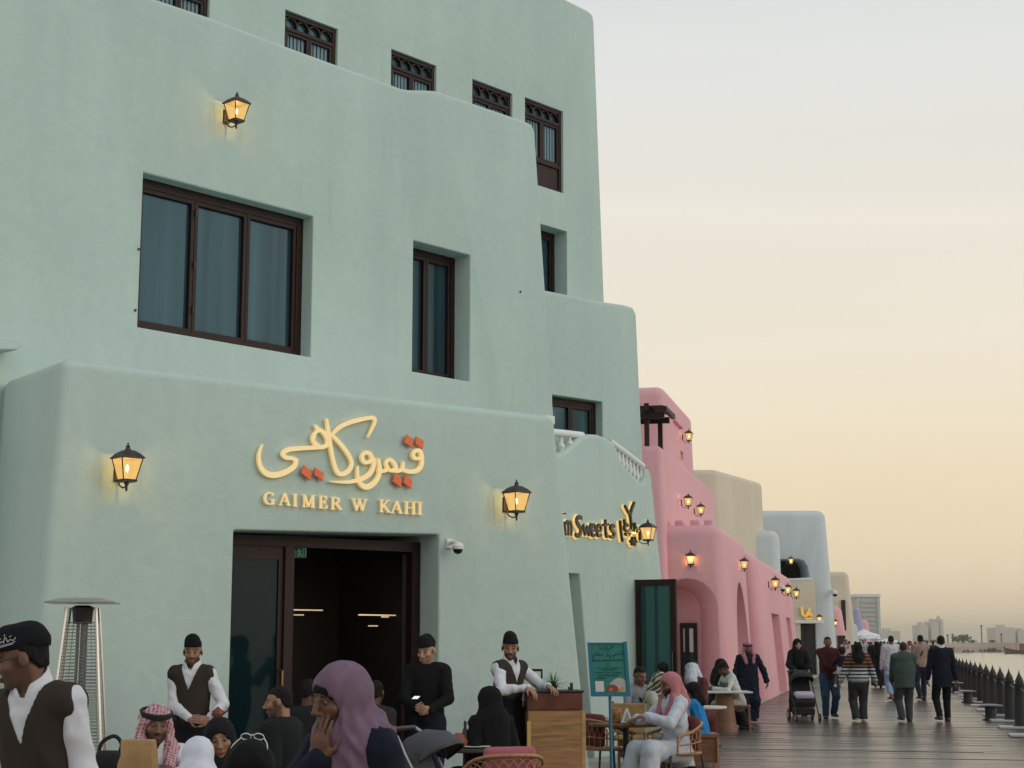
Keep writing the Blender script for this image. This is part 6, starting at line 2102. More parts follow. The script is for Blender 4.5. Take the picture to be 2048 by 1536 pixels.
            ztop = P.neck[2] + .12 if kind in ('robe', 'abaya') else P.waist[2] + .06 * k
            Fg = Field(A_(lo[0], lo[1], 0.0), A_(hi[0], hi[1], ztop + .02), hc)
            if kind in ('robe', 'abaya'):
                for p, kk in torso(P, off, o.get('belly', 0)): Fg.add(p, kk)
            else:
                for p, kk in torso(P, off)[:2]: Fg.add(p, kk)
            fl = o.get('flare', .0)
            if o.get('seated'):
                for i in (0, 1):
                    Fg.add(cap(P.hip[i], P.knee[i], .060 * k + off, .050 * k + off), .04)
                    Fg.add(cap(P.knee[i], P.ank[i], .050 * k + off, .054 * k + off + fl), .035)
                m0, m1 = (P.hip[0] + P.hip[1]) / 2, (P.knee[0] + P.knee[1]) / 2
                Fg.add(cap(m0, m1, .06 * k, .045 * k), .06)
            else:
                Fg.add(cap(P.pel, A_(P.pel[0], P.pel[1] + .01, zh), .092 * k * P.wide + off, .085 * k * P.wide + off + fl, .80), .05)
                for i in (0, 1):
                    Fg.add(cap(P.hip[i], P.knee[i], .052 * k + off, .045 * k + off), .07)
                    Fg.add(cap(P.knee[i], P.ank[i], .045 * k + off, .045 * k + off + fl * .5), .08)
            Fg.clip(lambda X, Y, Z: np.maximum(zh - Z, Z - ztop) + 0 * X + 0 * Y)
            if kind in ('robe', 'abaya'):
                for i in (0, 1):
                    for p, kk in arm(P, i, off * .8, o.get('fat', 1.1), .96, o.get('cuff', .012)): Fg.add(p, kk)
                Fg.add(cap(P.neck - P.up * .005 * k + P.fw * .012, P.neck + P.up * .10 * k, .038 * k, .042 * k), .006, 'd')
            Fg.wrinkle(o.get('wr', .007), 20, seed * 7 + wi)
        elif kind == 'hijab':
            c = P.head - P.up * .08
            Fg = Field(c - A_(.34, .34, .42), c + A_(.34, .34, .30), min(hc, .009))
            Fg.add(P.hell((0, .016, .026), (.094, .116, .104)))
            Fg.add(P.hcap((0, .030, -.01), (0, .040, -.10), .090, .078), .04)
            Fg.add(cap(P.hl(0, .01, -.09), P.neck - P.up * .02 * k, .062 * k * .9, .07 * k), .05)
            for sg in (-1, 1):
                Fg.add(cap(P.neck - P.up * .01 * k, P.sh[0 if sg < 0 else 1] - P.up * .005 * k - P.rx * sg * .03, .056 * k, .044 * k), .05)
            dl_ = o.get('drape', .14) * k
            Fg.add(cap(P.neck - P.up * .02 * k + P.fw * .05, P.chest + P.up * (.10 * k - dl_ * .6) + P.fw * .09, .085 * k, .075 * k, .7), .05)
            Fg.add(cap(P.neck - P.up * .02 * k - P.fw * .05, P.chest + P.up * (.10 * k - dl_ * .5) - P.fw * .07, .085 * k, .085 * k, .7), .05)
            Fg.wrinkle(o.get('wr', .007) * .55, 30, seed * 7 + wi)
            hr, hd_ = P.hr, P.head
            def folds(X, Y, Z):
                x, y, z = [((X - hd_[0]) * hr[0, i] + (Y - hd_[1]) * hr[1, i] + (Z - hd_[2]) * hr[2, i]) for i in range(3)]
                an = np.arctan2(x, y - .02)
                w = np.clip((.015 - z) / .14, 0, 1) * np.clip((z + .55) / .1, 0, 1)
                return w * (np.abs(np.sin(an * 4.5 + z * 14 + 1.4 * np.sin(z * 13))) - .5 + .7 * np.abs(np.sin(an * 7 - z * 12 + 1.1 * np.sin(z * 21))) - .35)
            Fg.d = (Fg.d + o.get('fold', .003) * folds(*Fg.grid())).astype(np.float32)
            if o.get('shawl'):
                s1 = P.sh[1]
                a1_ = s1 - P.rx * .035 + P.fw * .035 + P.up * .005; a2_ = s1 - P.rx * .06 + P.fw * .105 - P.up * .42
                Fg.add(cap(P.neck + P.rx * .03 + P.fw * .05 - P.up * .02, a1_, .065, .052), .04)
                Fg.add(cap(a1_, a2_, .056, .066, .8), .03)
                Fg.wrinkle(.004, 46, seed + 5)
            if o.get('open'): Fg.add(P.hell((0, -.105, -.024), (.068, .108, .084)), .012, 'd')
            Fg.add(P.hell((0, -.120, -.022), (.058, .080, .085)), .012, 'd')
            Fg.add(P.hell((0, -.035, -.020), (.060, .080, .088)), .0, 'd')
        elif kind == 'band':                    # under-scarf
            Fg = Field(P.head - .16, P.head + .16, min(hc, .006))
            Fg.add(P.hell((0, .012, .026), (.082, .110, .092)))
            Fg.add(P.hell((0, -.10, -.034), (.075, .085, .075)), .004, 'd')
            hr, hd_ = P.hr, P.head
            Fg.clip(lambda X, Y, Z: -.04 - ((X - hd_[0]) * hr[0, 2] + (Y - hd_[1]) * hr[1, 2] + (Z - hd_[2]) * hr[2, 2]))
            m_ = M['cloth']
        elif kind == 'ghutra':
            c = P.head - P.up * .06
            Fg = Field(c - A_(.34, .34, .42), c + A_(.34, .34, .28), min(hc, .010))
            Fg.add(P.hell((0, .018, .034), (.090, .110, .094)))
            Fg.add(P.hcap((0, .055, .0), (0, .095, -.20), .085, .105), .05)
            for sg in (-1, 1):
                Fg.add(P.hcap((sg * .062, .02, .02), (sg * .105, -.030, -.17), .040, .045), .04)
                if o.get('front', 1):
                    Fg.add(P.hcap((sg * .10, -.045, -.15), (sg * .075, -.165, -.29), .045, .034), .05)
            Fg.wrinkle(o.get('wr', .008), 30, seed * 7 + wi)
            Fg.add(P.hell((0, -.115, -.040), (.064, .085, .100)), .012, 'd')
            Fg.add(P.hell((0, -.02, -.030), (.064, .080, .090)), .0, 'd')
            hr, hd_ = P.hr, P.head
        elif kind == 'agal':
            Fg = Field(P.head - .18, P.head + .18, min(hc, .006))
            hr, hd_ = P.hr, P.head
            def ring(X, Y, Z):
                x, y, z = [((X - hd_[0]) * hr[0, i] + (Y - hd_[1]) * hr[1, i] + (Z - hd_[2]) * hr[2, i]) / P.hs for i in range(3)]
                q = (np.sqrt((x / .094) ** 2 + ((y - .022) / .112) ** 2) - 1) * .098
                z = z - .066 - .12 * (y - .02)
                d1 = np.sqrt(q * q + (z - .010) ** 2); d2 = np.sqrt((q + .004) ** 2 + (z + .008) ** 2)
                return np.minimum(d1, d2) - .0105
            Fg.add((ring, P.head, .15))
            m_ = M['blackfabric']
        elif kind == 'hat':                     # tall soft folded cap
            Fg = Field(P.head - .10, P.head + .30, min(hc, .006)) if False else Field(P.head - A_(.18, .18, .12), P.head + A_(.18, .18, .28), min(hc, .006))
            hh_ = o.get('height', .10)
            Fg.add(P.hell((0, .012, .056), (.077, .097, .052)))
            Fg.add(P.hcap((0, -.030, .06), (0, .055, .06), .071), .01)
            Fg.add(P.hell((-.004, .010, .050 + hh_ * .9), (.058, .086, .050)), .03)
            Fg.add(P.hcap((-.012, -.034, .04 + hh_), (-.012, .052, .04 + hh_ * .9), .046), .03)
            Fg.add(P.hcap((0, -.030, .06), (-.008, -.034, .045 + hh_), .066, .048), .02)
            Fg.add(P.hcap((0, .055, .06), (-.008, .052, .045 + hh_ * .9), .066, .048), .02)
            hr, hd_ = P.hr, P.head
            zz_ = o.get('low', .042)
            Fg.clip(lambda X, Y, Z: (zz_ * P.hs - ((X - hd_[0]) * hr[0, 2] + (Y - hd_[1]) * hr[1, 2] + (Z - hd_[2]) * hr[2, 2]) - .10 * ((X - hd_[0]) * hr[0, 1] + (Y - hd_[1]) * hr[1, 1] + (Z - hd_[2]) * hr[2, 1])))
            Fg.wrinkle(.0012, 40, seed)
        elif kind == 'cap':
            Fg = Field(P.head - A_(.2, .24, .12), P.head + A_(.2, .2, .24), min(hc, .008))
            Fg.add(P.hell((0, .012, .050), (.082, .102, .082)))
            hr, hd_ = P.hr, P.head
            Fg.clip(lambda X, Y, Z: (.040 * P.hs - ((X - hd_[0]) * hr[0, 2] + (Y - hd_[1]) * hr[1, 2] + (Z - hd_[2]) * hr[2, 2])))
            if o.get('peak'):
                Fg.add(ell(P.hl(0, -.125, .045), A_(.062, .07, .010) * P.hs, P.hr), .008)
        elif kind == 'sling':                   # bag strap across the back
            Fg = Field(P.chest - A_(.3, .3, .35), P.chest + A_(.3, .3, .35), min(hc, .012))
            sg = o.get('side', 1)
            a1 = P.sh[0 if sg < 0 else 1] + P.up * .02 * k - P.rx * sg * .05
            for fwd in (-1, 1):
                Fg.add(cap(a1, P.chest + P.fw * fwd * .085 * k * P.wide + P.rx * 0, .02, None), .0)
                Fg.add(cap(P.chest + P.fw * fwd * .085 * k * P.wide, P.pel - P.rx * sg * .10 * k, .02, None), .0)
        if Fg is None: continue
        field_mesh(nm, Fg, col, m_, root)
    if hair:
        Fg = Field(P.head - A_(.2, .2, .34), P.head + A_(.2, .2, .2), min(hc, .008))
        if hair in ('short', 'thick', 'long'):
            t = {'short': .004, 'thick': .016, 'long': .02}[hair]
            Fg.add(P.hell((0, .018, .036), (.073 + t, .092 + t, .080 + t)))
            if hair != 'long':
                hr, hd_ = P.hr, P.head
                Fg.add(P.hell((0, .055, -.02), (.060 + t * .5, .052, .055)), .02)
                def low(X, Y, Z):
                    y = ((X - hd_[0]) * hr[0, 1] + (Y - hd_[1]) * hr[1, 1] + (Z - hd_[2]) * hr[2, 1]) / P.hs
                    z = ((X - hd_[0]) * hr[0, 2] + (Y - hd_[1]) * hr[1, 2] + (Z - hd_[2]) * hr[2, 2]) / P.hs
                    return (np.clip(.035 - y * 1.25, -.055, .055) - z) * .6
                Fg.clip(low)
            else:
                Fg.add(P.hcap((0, .05, .0), (0, .085, -.17), .085, .075), .04)
                for sg in (-1, 1):
                    Fg.add(P.hcap((sg * .06, .02, .0), (sg * .075, .04, -.18), .04, .035), .03)
            Fg.wrinkle(.003, 70, seed)
            Fg.add(P.hell((0, -.105, -.030), (.074, .075, .088 if hair != 'short' else .092)), .01, 'd')
            if hair == 'bun': pass
        field_mesh("hair", Fg, hair_col, M['hair'], root)
    return root

# ------------------------------------------------------------------ the people, from the left frame edge to the far crowd
SHIRT = (.60, .61, .66)
VEST = (.038, .030, .024)
BLK = (.010, .010, .012)
NAVY = (.010, .014, .026)
REDCHK = check((.48, .38, .40), (.36, .06, .085), .017)
STAFF = "cafe staff in dark caps"
def lx(px, Z): return (xat(px, Z), Z)

# near waiter
P = Pose(1.70, lean=8, side=-6, head=(-58, 9, 0), chin=.03)
P1_ = person("waiter nearest the camera in a brown vest and black embroidered cap at the left edge", lx(118, 6.8), -22, P, (.15, .072, .044), .45,
   [('shirt', SHIRT, {'wr': .005, 'fat': 1.06, 'off': .011}), ('collar', (.66, .67, .71)), ('vest', VEST, {'bottom': .0, 'wr': .004}), ('apron', BLK), ('hat', (.007, .0075, .010), {'height': .045, 'low': .038})], hair='short', h=.0052, group=STAFF, seed=1)
mb = MB()
for pts in ([(-.078, .066), (-.070, .074), (-.062, .068), (-.052, .076), (-.045, .07)], [(-.046, .066), (-.036, .090), (-.030, .070)], [(-.03, .068), (-.018, .076), (-.008, .070), (.004, .080)], [(-.062, .084), (-.052, .088)], [(-.02, .086), (-.012, .090)], [(-.07, .060), (-.03, .060), (.0, .064)], [(-.066, .054), (-.01, .057)], [(-.04, .094), (-.034, .1)]):
    mb.tube(smooth3([tuple(P.hl(.0795 - .35 * max(0, -y - .03) ** 1.3 + .004 * (z < .07), y, z + .008)) for y, z in pts], 4), .0016, 5)
mb.build("cap_lettering", mat("silver_thread", (.45, .46, .48), .6), P1_, local=True)
mb = MB()
for sg in (-1, 1):
    mb.tube([tuple(P.hl(sg * (.034 + .024 * math.cos(a)), -.100 + .012 * abs(math.cos(a)), .002 + .019 * math.sin(a))) for a in np.linspace(0, 6.283, 15)[:-1]], .0018, 5, close=True)
    mb.tube([tuple(P.hl(sg * .058, -.090, .006)), tuple(P.hl(sg * .079, -.03, .010)), tuple(P.hl(sg * .081, .015, .006))], .0018, 5)
mb.tube([tuple(P.hl(-.010, -.104, .006)), tuple(P.hl(0, -.107, .008)), tuple(P.hl(.010, -.104, .006))], .0018, 5)
mb.build("glasses", M['black'], P1_, local=True, smooth=60)

# waiter by the wall
P = Pose(1.665, wide=.93, head=(10, 6, 0), hands=[(.03, -.13, .585, (-.8, .3, -.7)), (.13, -.13, .575, (.8, .5, -.5))], hdirs=[((.9, -.35, -.05), (.2, .9, -.4)), ((-.5, -.8, .1), (-.7, .6, .2))])
person("standing waiter in a brown vest and tall black cap left of the cafe doorway", lx(386, 14.5), -4, P, 'olive', .85,
   [('shirt', SHIRT, {'wr': .007, 'fat': 1.04}), ('collar', (.66, .67, .71)), ('vest', VEST, {'bottom': .0}), ('apron', BLK), ('hat', (.006, .0065, .009), {'height': .062})], hair='short', h=.006, group=STAFF, seed=2)
tp_ = at(436, 1424, 14.27)
t = empty("teapot", (tp_.x, tp_.y, tp_.z - .05), "small red brown teapot in the hands of the waiter by the doorway", "teapot")
mb = MB(); mb.lathe([(.03, 0), (.055, .03), (.05, .06), (.02, .08), (.008, .095)], n=14); mb.build("pot", mat("red_glaze", (.16, .035, .02), .25), t, local=True, smooth=50)
mb = MB(); mb.tube([(.05, 0, .04), (.08, 0, .06), (.09, 0, .085)], [.012, .008, .006], 8); mb.build("spout", mat("red_glaze2", (.16, .035, .02), .25), t, local=True, smooth=50)

# seated guests at the left
P = Pose(1.72, seat=.355, lean=16, head=(14, -2, 4), hands=[(-.05, -.26, .47), (.10, -.24, .47)])
person("smiling seated man in a white robe and red checked headdress behind the kraft bag", lx(318, 10.7), 8, P, 'brown', .9,
   [('robe', (.58, .59, .62), {'seated': 1}), ('collar', (.6, .6, .62)), ('ghutra', REDCHK), ('agal', BLK)], h=.006, group="seated cafe guests", seed=3)
P = Pose(1.46, fem=True, seat=.33, lean=8, head=(-10, 8, 6), hs=.94)
person("seated guest in a plain white head covering and cream top, seen from behind", lx(402, 9.3), 168, P, 'olive', 0, [('robe', (.56, .52, .44), {'seated': 1}), ('hijab', (.60, .62, .70), {'wr': .004})], h=.007, eyes=False, group="seated cafe guests", seed=4)
P = Pose(1.60, fem=True, seat=.345, lean=13, head=(6, 6, -8))
q_ = P.hl(-.005, -.125, -.205) / 1.60
P = Pose(1.60, fem=True, seat=.345, lean=13, head=(6, 6, -8), hands=[(*q_, (-.6, -.2, -.9)), (.06, -.26, .46)], hdirs=[((.08, .1, 1), (.1, 1, 0)), None])
person("seated woman in a black hijab resting her chin on her hand", lx(452, 10.1), 4, P, 'olive', 0, [('abaya', BLK, {'seated': 1}), ('hijab', BLK, {'wr': .005})], h=.0058, group="seated cafe guests", seed=5, curl=(.95, .3), lipcol=(.26, .06, .05))
P = Pose(1.62, fem=True, seat=.415, lean=4, head=(0, 0, 0))
Pn = person("near seated woman in a black head covering, only her crown above the bottom edge", lx(507, 6.1), 176, P, 'olive', 0, [('abaya', BLK, {'seated': 1}), ('hijab', (.008, .008, .009))], h=.008, eyes=False, group="seated cafe guests", seed=6)
# white sunglasses pushed up on her crown
Wm = T((xat(507, 6.1), 6.1, 0), R(176))
root = empty("sunglasses", Wm @ Vector(P.hl(0, -.01, .128)), "white framed sunglasses pushed up on the near woman's black covered crown", "sunglasses", rz=R(176))
mb = MB()
for sg in (-1, 1):
    mb.tube([(sg * (.036 + .028 * math.cos(a)), -.02 + .016 * math.sin(a), .018 * math.sin(a) - .10 * abs(.036 + .028 * math.cos(a)) ** 1.3 + .012) for a in np.linspace(0, 6.283, 17)[:-1]], .0035, 6, close=True)
    mb.tube(smooth3([(sg * .064, -.02, .004), (sg * .094, .03, -.030), (sg * .104, .09, -.075)], 4), .0035, 6)
mb.tube([(-.008, -.02, .02), (.008, -.02, .02)], .004, 6)
root.scale = (.68, .68, .68)
mb.build("frame", M['whiteplastic'], root, local=True, smooth=60)
P = Pose(1.78, seat=.375, lean=8, head=(18, 4, 0))
person("seated man in a black jacket with short dark hair, turned left before the doorway", lx(572, 13.0), -112, P, 'olive', .75, [('jacket', (.011, .012, .014), {'wr': .007, 'off': .024}), ('trousers', BLK, {'seated': 1})], hair='short', h=.006, group="seated cafe guests", seed=7)
P = Pose(1.66, seat=.40, lean=5, head=(-25, 8, 0))
person("shadowy guest turned away between the jacketed man and the purple hijab", lx(618, 15.9), 170, P, 'dark', .4, [('sweater', (.02, .02, .02)), ('trousers', BLK, {'seated': 1})], hair='thick', h=.009, group="seated cafe guests", seed=8)
P = Pose(1.68, seat=.40, lean=5, head=(20, 4, 0))
person("shadowy seated guest partly hidden right behind the purple hijab", lx(752, 15.6), 150, P, 'dark', .4, [('sweater', (.03, .028, .025)), ('trousers', BLK, {'seated': 1})], hair='short', h=.009, group="seated cafe guests", seed=9)

# woman in the purple hijab
kw_ = dict(fem=True, lean=9, side=-3, head=(-15, 8, 4), chin=.02)
P = Pose(1.558, **kw_)
q_ = P.hl(.026, -.130, -.192) / 1.558; d1_ = P.hr @ A_(.10, .12, 1); d2_ = P.hr @ A_(-.35, .92, -.1)
P = Pose(1.558, hands=[(*q_, (-.7, -.2, -.8)), None], hdirs=[(tuple(d1_), tuple(d2_)), None], **kw_)
pw = person("woman in a mauve purple hijab and navy coat holding a hand over her mouth", lx(742, 5.8), -36, P, (.135, .060, .036), 0,
   [('coat', (.0085, .011, .021), {'bottom': -.30, 'skirt': 1, 'wr': .006, 'off': .024, 'fat': 1.1}), ('skirt', (.01, .01, .014)), ('band', (.008, .008, .009)), ('hijab', (.168, .108, .156), {'wr': .006, 'drape': .22, 'open': 1, 'fold': .014, 'shawl': 1})], h=.005, curl=(.22, .3), seed=10, lipcol=(.16, .055, .045))
# maroon cuff band on her raised sleeve
mb = MB(); a, b = P.elb[0], P.wri[0]; mb.tube([tuple(a + (b - a) * t) for t in (.50, .62, .74)], [.050, .046, .041], 14); mb.build("knit_cuff", mat("maroon_knit", (.035, .012, .014), .9), pw, local=True, smooth=60)

# man with a phone
P = Pose(1.675, wide=.95, head=(-16, 16, 0), hands=[(-.03, -.16, .60, (-.9, .4, -.5)), (.045, -.16, .59, (.9, .4, -.5))], hdirs=[((.35, -.85, .15), (.7, .5, .3)), ((-.55, -.75, .15), (-.6, .6, .4))])
person("man in a black sweater and black cap looking at his phone beside the doorway", lx(856, 15.9), -8, P, 'light', .35,
   [('sweater', (.007, .007, .008), {'wr': .005, 'bottom': -.03, 'off': .018}), ('trousers', (.010, .014, .028)), ('hat', (.007, .007, .009), {'height': .060})], hair='short', h=.006, seed=11, group=STAFF)
ph = at(832, 1396, 15.62)
root = empty("phone", ph, "phone with a bright screen in the hands of the man in the black sweater", "phone", rz=R(-10))
mb = MB(); mb.box(-.032, .032, -.06, .06, -.005, .004, tf=lambda x, y, z: (x, y * .97 - z * .2, z + y * .2)); mb.build("phone_body", M['black'], root, local=True)
mb = MB(); mb.box(-.028, .028, -.054, .054, .0045, .0055, tf=lambda x, y, z: (x, y * .97 - z * .2, z + y * .2)); mb.build("screen", mat("lit_screen", (.8, .8, .8), .3, emis=(.9, .95, 1), estr=.7), root, local=True)

# host at the podium
P = Pose(1.70, wide=.93, lean=6, head=(-46, 6, 0), hands=[(-.07, -.235, .705, (-.9, .2, -.6)), (.10, -.245, .705, (.9, .3, -.5))], hdirs=[((.1, -.85, -.52), (0, .5, -.86)), ((-.25, -.9, -.25), (0, .3, -.95))])
hx = 1012
hostp = person("host in a brown vest and tall dark cap leaning his hands on the oak podium", lx(hx, 16.15), 47, P, 'olive', .9,
   [('shirt', SHIRT, {'wr': .007, 'fat': 1.04}), ('collar', (.66, .67, .71)), ('vest', VEST, {'bottom': .02}), ('apron', (.008, .008, .009), {'flare': .11, 'off': .040, 'name': 'apron'}), ('hat', (.012, .010, .011), {'height': .066})], hair='short', h=.006, group=STAFF, seed=12)
mb = MB(); mb.tube([tuple(P.pel + P.up * z) for z in (-.015, .02, .075, .11)], [.148, .158, .154, .146], 24); 
mb.v = [(x, (y - P.pel[1]) * .78 + P.pel[1], z) for x, y, z in mb.v]
mb.build("grey_sash", mat("grey_sash_cloth", (.17, .18, .20), .9), hostp, local=True, smooth=60)

P = Pose(1.62, fem=True, seat=.40, lean=6, head=(20, 10, 0))
person("seated woman all in black, seen from behind, in front of the host at the podium", lx(983, 14.2), -150, P, 'olive', 0, [('abaya', (.007, .007, .008), {'seated': 1, 'off': .03, 'wr': .006}), ('hijab', (.007, .007, .008), {'drape': .26})], h=.008, eyes=False, group="seated cafe guests", seed=33)
# round the teal stand
P = Pose(1.72, seat=.42, lean=6, head=(6, 18, 0), hands=[(-.08, -.22, .45), (.08, -.22, .45)])
person("seated man with cropped hair and a grey shirt behind the teal stand", lx(1275, 22.4), 28, P, 'brown', .3, [('shirt', (.20, .21, .23)), ('trousers', (.05, .05, .06), {'seated': 1}), ('sling', BLK, {'side': -1, 'name': 'bag_strap'})], hair='short', h=.009, group="guests on the right terrace", seed=13)
P = Pose(1.60, fem=True, seat=.43, lean=16, head=(10, 14, 0), hands=[(-.08, -.28, .46), (.08, -.26, .46)])
person("seated woman in a cream dress and black and cream checked headscarf", lx(1300, 21.0), 62, P, 'olive', 0, [('abaya', (.42, .41, .36), {'seated': 1}), ('hijab', check((.44, .41, .32), (.06, .055, .05), .05), {'drape': .12})], h=.009, group="guests on the right terrace", seed=14)
P = Pose(1.74, seat=.42, lean=6, head=(-20, 10, 0))
person("man in a dark navy cap seated behind the checked headscarf", lx(1327, 25.0), -140, P, 'brown', .5, [('jacket', (.02, .024, .035)), ('trousers', BLK, {'seated': 1}), ('cap', (.02, .022, .04), {'peak': 1})], hair='short', h=.01, group="guests on the right terrace", seed=15)
P = Pose(1.76, seat=.40, lean=7, head=(4, 9, 0), hands=[(-.10, -.205, .455, (-.9, .3, -.6)), (.05, -.215, .475, (.9, .4, -.5))], hdirs=[((.3, -.95, -.05), (.3, 0, -1)), ((-.3, -.95, .0), (-.3, 0, -1))], legs=[(-.10, -.29, .045), (.09, -.235, .045)])
person("bearded man in a white robe and red headdress sitting sideways in the cane armchair", lx(1345, 17.85), -66, P, 'brown', 1.0, [('robe', (.54, .57, .64), {'seated': 1, 'wr': .006, 'off': .020}), ('collar', (.56, .58, .64)), ('ghutra', (.43, .17, .19), {'front': 1})], h=.006, group="guests on the right terrace", seed=16)
P = Pose(1.16, seat=.44, lean=12, head=(8, 8, 0), hands=[(-.10, -.24, .60), (.08, -.24, .60)], hs=1.12, legs=[(-.09, -.24, .18), (.09, -.24, .18)])
person("child in a bright blue top with dark tied hair sitting on the wooden stool", lx(1392, 21.6), -118, P, 'brown', 0, [('shirt', (.02, .20, .50), {'off': .016, 'bottom': -.12, 'skirt': 1, 'flare': .04, 'wr': .006}), ('trousers', (.05, .05, .07), {'seated': 1})], hair='long', h=.008, group="guests on the right terrace", seed=17)
P = Pose(1.74, seat=.46, lean=14, head=(-5, 12, 14))
person("guest in a white headdress with a black cord, head tilted, behind the child in blue", lx(1380, 25.4), 150, P, 'olive', .3, [('robe', (.10, .03, .03), {'seated': 1}), ('ghutra', (.52, .56, .64), {'front': 0}), ('agal', BLK)], h=.010, eyes=False, group="guests on the right terrace", seed=18)
P = Pose(1.72, seat=.44, lean=24, head=(6, 26, 0), hands=[(-.10, -.28, .46), (.08, -.30, .45)])
person("man in a white shirt and pale trousers leaning over the table by the pink wall", lx(1470, 30.8), -74, P, 'dark', .2, [('shirt', (.52, .52, .50), {'wr': .006, 'off': .016}), ('trousers', (.42, .41, .37), {'seated': 1})], hair='thick', h=.010, group="guests by the pink wall", seed=19)
P = Pose(1.66, fem=True, seat=.46, lean=10, head=(0, 10, 0))
person("person all in black seated on the teal chair by the pink wall", lx(1434, 31.2), 84, P, 'brown', 0, [('abaya', BLK, {'seated': 1, 'off': .04}), ('hijab', BLK)], h=.011, eyes=False, group="guests by the pink wall", seed=20)

# walkers on the deck
WG = "people walking on the boardwalk"
def walk(px, py):
    g = ground(px, py); return (g.x, g.y)
P = Pose(1.625, wide=1.08, stride=.05, head=(4, 2, 0), hands=[(-.165, -.02, .50, (-.6, .8, -.3)), (.235, .02, .52, (.7, .6, -.3))])
person("man in a long navy robe and red checked headdress walking towards the camera", walk(1499, 1446), 2, P, 'brown', .7, [('robe', (.0085, .012, .026), {'belly': .03, 'flare': .0, 'off': .024, 'wr': .007}), ('ghutra', (.34, .15, .19)), ('agal', (.06, .02, .035))], h=.010, group=WG, seed=21)
P = Pose(1.76, stride=.18)
person("far man in black walking away along the foot of the pink wall", walk(1583, 1364), 186, P, 'dark', 0, [('sweater', (.008, .008, .009)), ('trousers', (.012, .014, .02))], hair='short', h=.016, eyes=False, group=WG, seed=22)
P = Pose(1.70, fem=True, hands=[(-.10, -.21, .60), (.10, -.21, .60)], head=(4, 6, 0), hs=1.05)
pwalk = walk(1608, 1433)
person("woman in a black abaya pushing the black stroller", (pwalk[0] - .03, pwalk[1] + .42), 3, P, 'light', 0, [('abaya', (.007, .007, .008), {'flare': .03, 'off': .035}), ('hijab', (.007, .007, .008), {'drape': .24})], h=.010, group=WG, seed=23)
P = Pose(1.76, stride=.04, head=(0, 4, 0), wide=1.06, hands=[(.05, -.15, .60, (-.9, .4, -.5)), (.16, -.14, .61, (.9, .5, -.4))], hdirs=[((.9, -.2, 0), (0, .8, .6)), ((-.7, -.5, .1), (0, .8, .6))])
wm = walk(1660, 1437)
person("man in a dark red sweater and blue jeans carrying a small child", wm, 2, P, 'brown', .35, [('sweater', (.055, .012, .014), {'off': .022, 'belly': .02}), ('trousers', (.02, .05, .10), {'fat': 1.15})], hair='short', h=.010, group=WG, seed=24)
P = Pose(.92, seat=.95, hs=1.25, head=(0, 0, 0), hands=[(-.10, -.16, 1.26), (.12, -.10, 1.32)], legs=[(-.16, -.10, .78), (.16, -.12, .78)])
person("small child in a purple dress carried by the man in dark red", (wm[0] + .24, wm[1] - .30), 176, P, 'olive', 0, [('shirt', (.022, .008, .035), {'off': .016, 'bottom': -.02}), ('skirt', (.50, .44, .44), {'hem': 1.04, 'off': .02, 'name': 'skirt'})], hair='thick', h=.008, eyes=False, shoes=(.6, .55, .55), group=WG, seed=25)
STC = [(.30, .33, .36), (.012, .014, .02)]
zs, cs = [], []
z = .70; i = 0
palette = [(.30, .33, .36), (.05, .11, .14), (.38, .40, .42), (.06, .10, .14), (.35, .38, .40), (.02, .04, .06)]
while z < 1.42:
    zs.append(z)
    if z < .90: cs.append([(.10, .16, .18), (.34, .36, .38)][i % 2])
    elif z < 1.14: cs.append([(.015, .02, .03), (.45, .46, .47)][i % 2])
    else: cs.append([(.022, .015, .014), (.20, .095, .05)][i % 2])
    z += .036; i += 1
cs.append((.02, .015, .014))
P = Pose(1.63, fem=True, stride=.08, wide=1.22, hands=[(-.215, .0, .50, (-.7, .8, 0)), (.235, .0, .50, (.7, .8, 0))])
person("woman in a striped knit sweater and dark grey trousers walking away", walk(1720, 1443), 178, P, 'olive', 0, [('sweater', stripes(zs, cs), {'off': .030, 'bottom': -.03, 'wr': .004, 'fat': 1.2}), ('trousers', (.035, .037, .038), {'fat': 1.25, 'flare': .02}), ('hijab', (.010, .009, .009), {'drape': .06})], h=.010, eyes=False, shoes=(.45, .44, .42), group=WG, seed=26)
P = Pose(1.66, fem=True, stride=.12)
person("far woman in a black abaya walking left of the man in the white shirt", walk(1757, 1376), 170, P, 'olive', 0, [('abaya', (.007, .007, .008), {'flare': .08, 'off': .03}), ('hijab', (.007, .007, .008), {'drape': .2})], h=.015, eyes=False, group=WG, seed=27)
P = Pose(1.84, stride=.24, wide=1.04)
person("man in a loose white shirt and light blue trousers striding away", walk(1786, 1401), 182, P, 'brown', 0, [('shirt', (.52, .54, .60), {'off': .03, 'bottom': -.13, 'skirt': 1, 'wr': .008, 'fat': 1.2}), ('trousers', (.22, .34, .50), {'fat': 1.15, 'hem': .10})], hair='short', h=.012, eyes=False, shoes=(.12, .03, .025), group=WG, seed=28)
P = Pose(1.635, wide=1.14, stride=.06, hands=[(-.13, -.13, .50, (-.9, .5, 0)), (.13, -.13, .50, (.9, .5, 0))], head=(0, 6, 0))
person("stout man in an untucked dark green shirt and grey trousers walking away", walk(1812, 1443), 181, P, 'brown', 0, [('shirt', (.052, .078, .069), {'off': .03, 'belly': .04, 'bottom': -.10, 'skirt': 1, 'wr': .004, 'fat': 1.25}), ('trousers', (.05, .052, .065), {'fat': 1.2})], hair='short', hair_col=(.03, .028, .026), h=.010, eyes=False, group=WG, seed=29)
P = Pose(1.86, stride=.16)
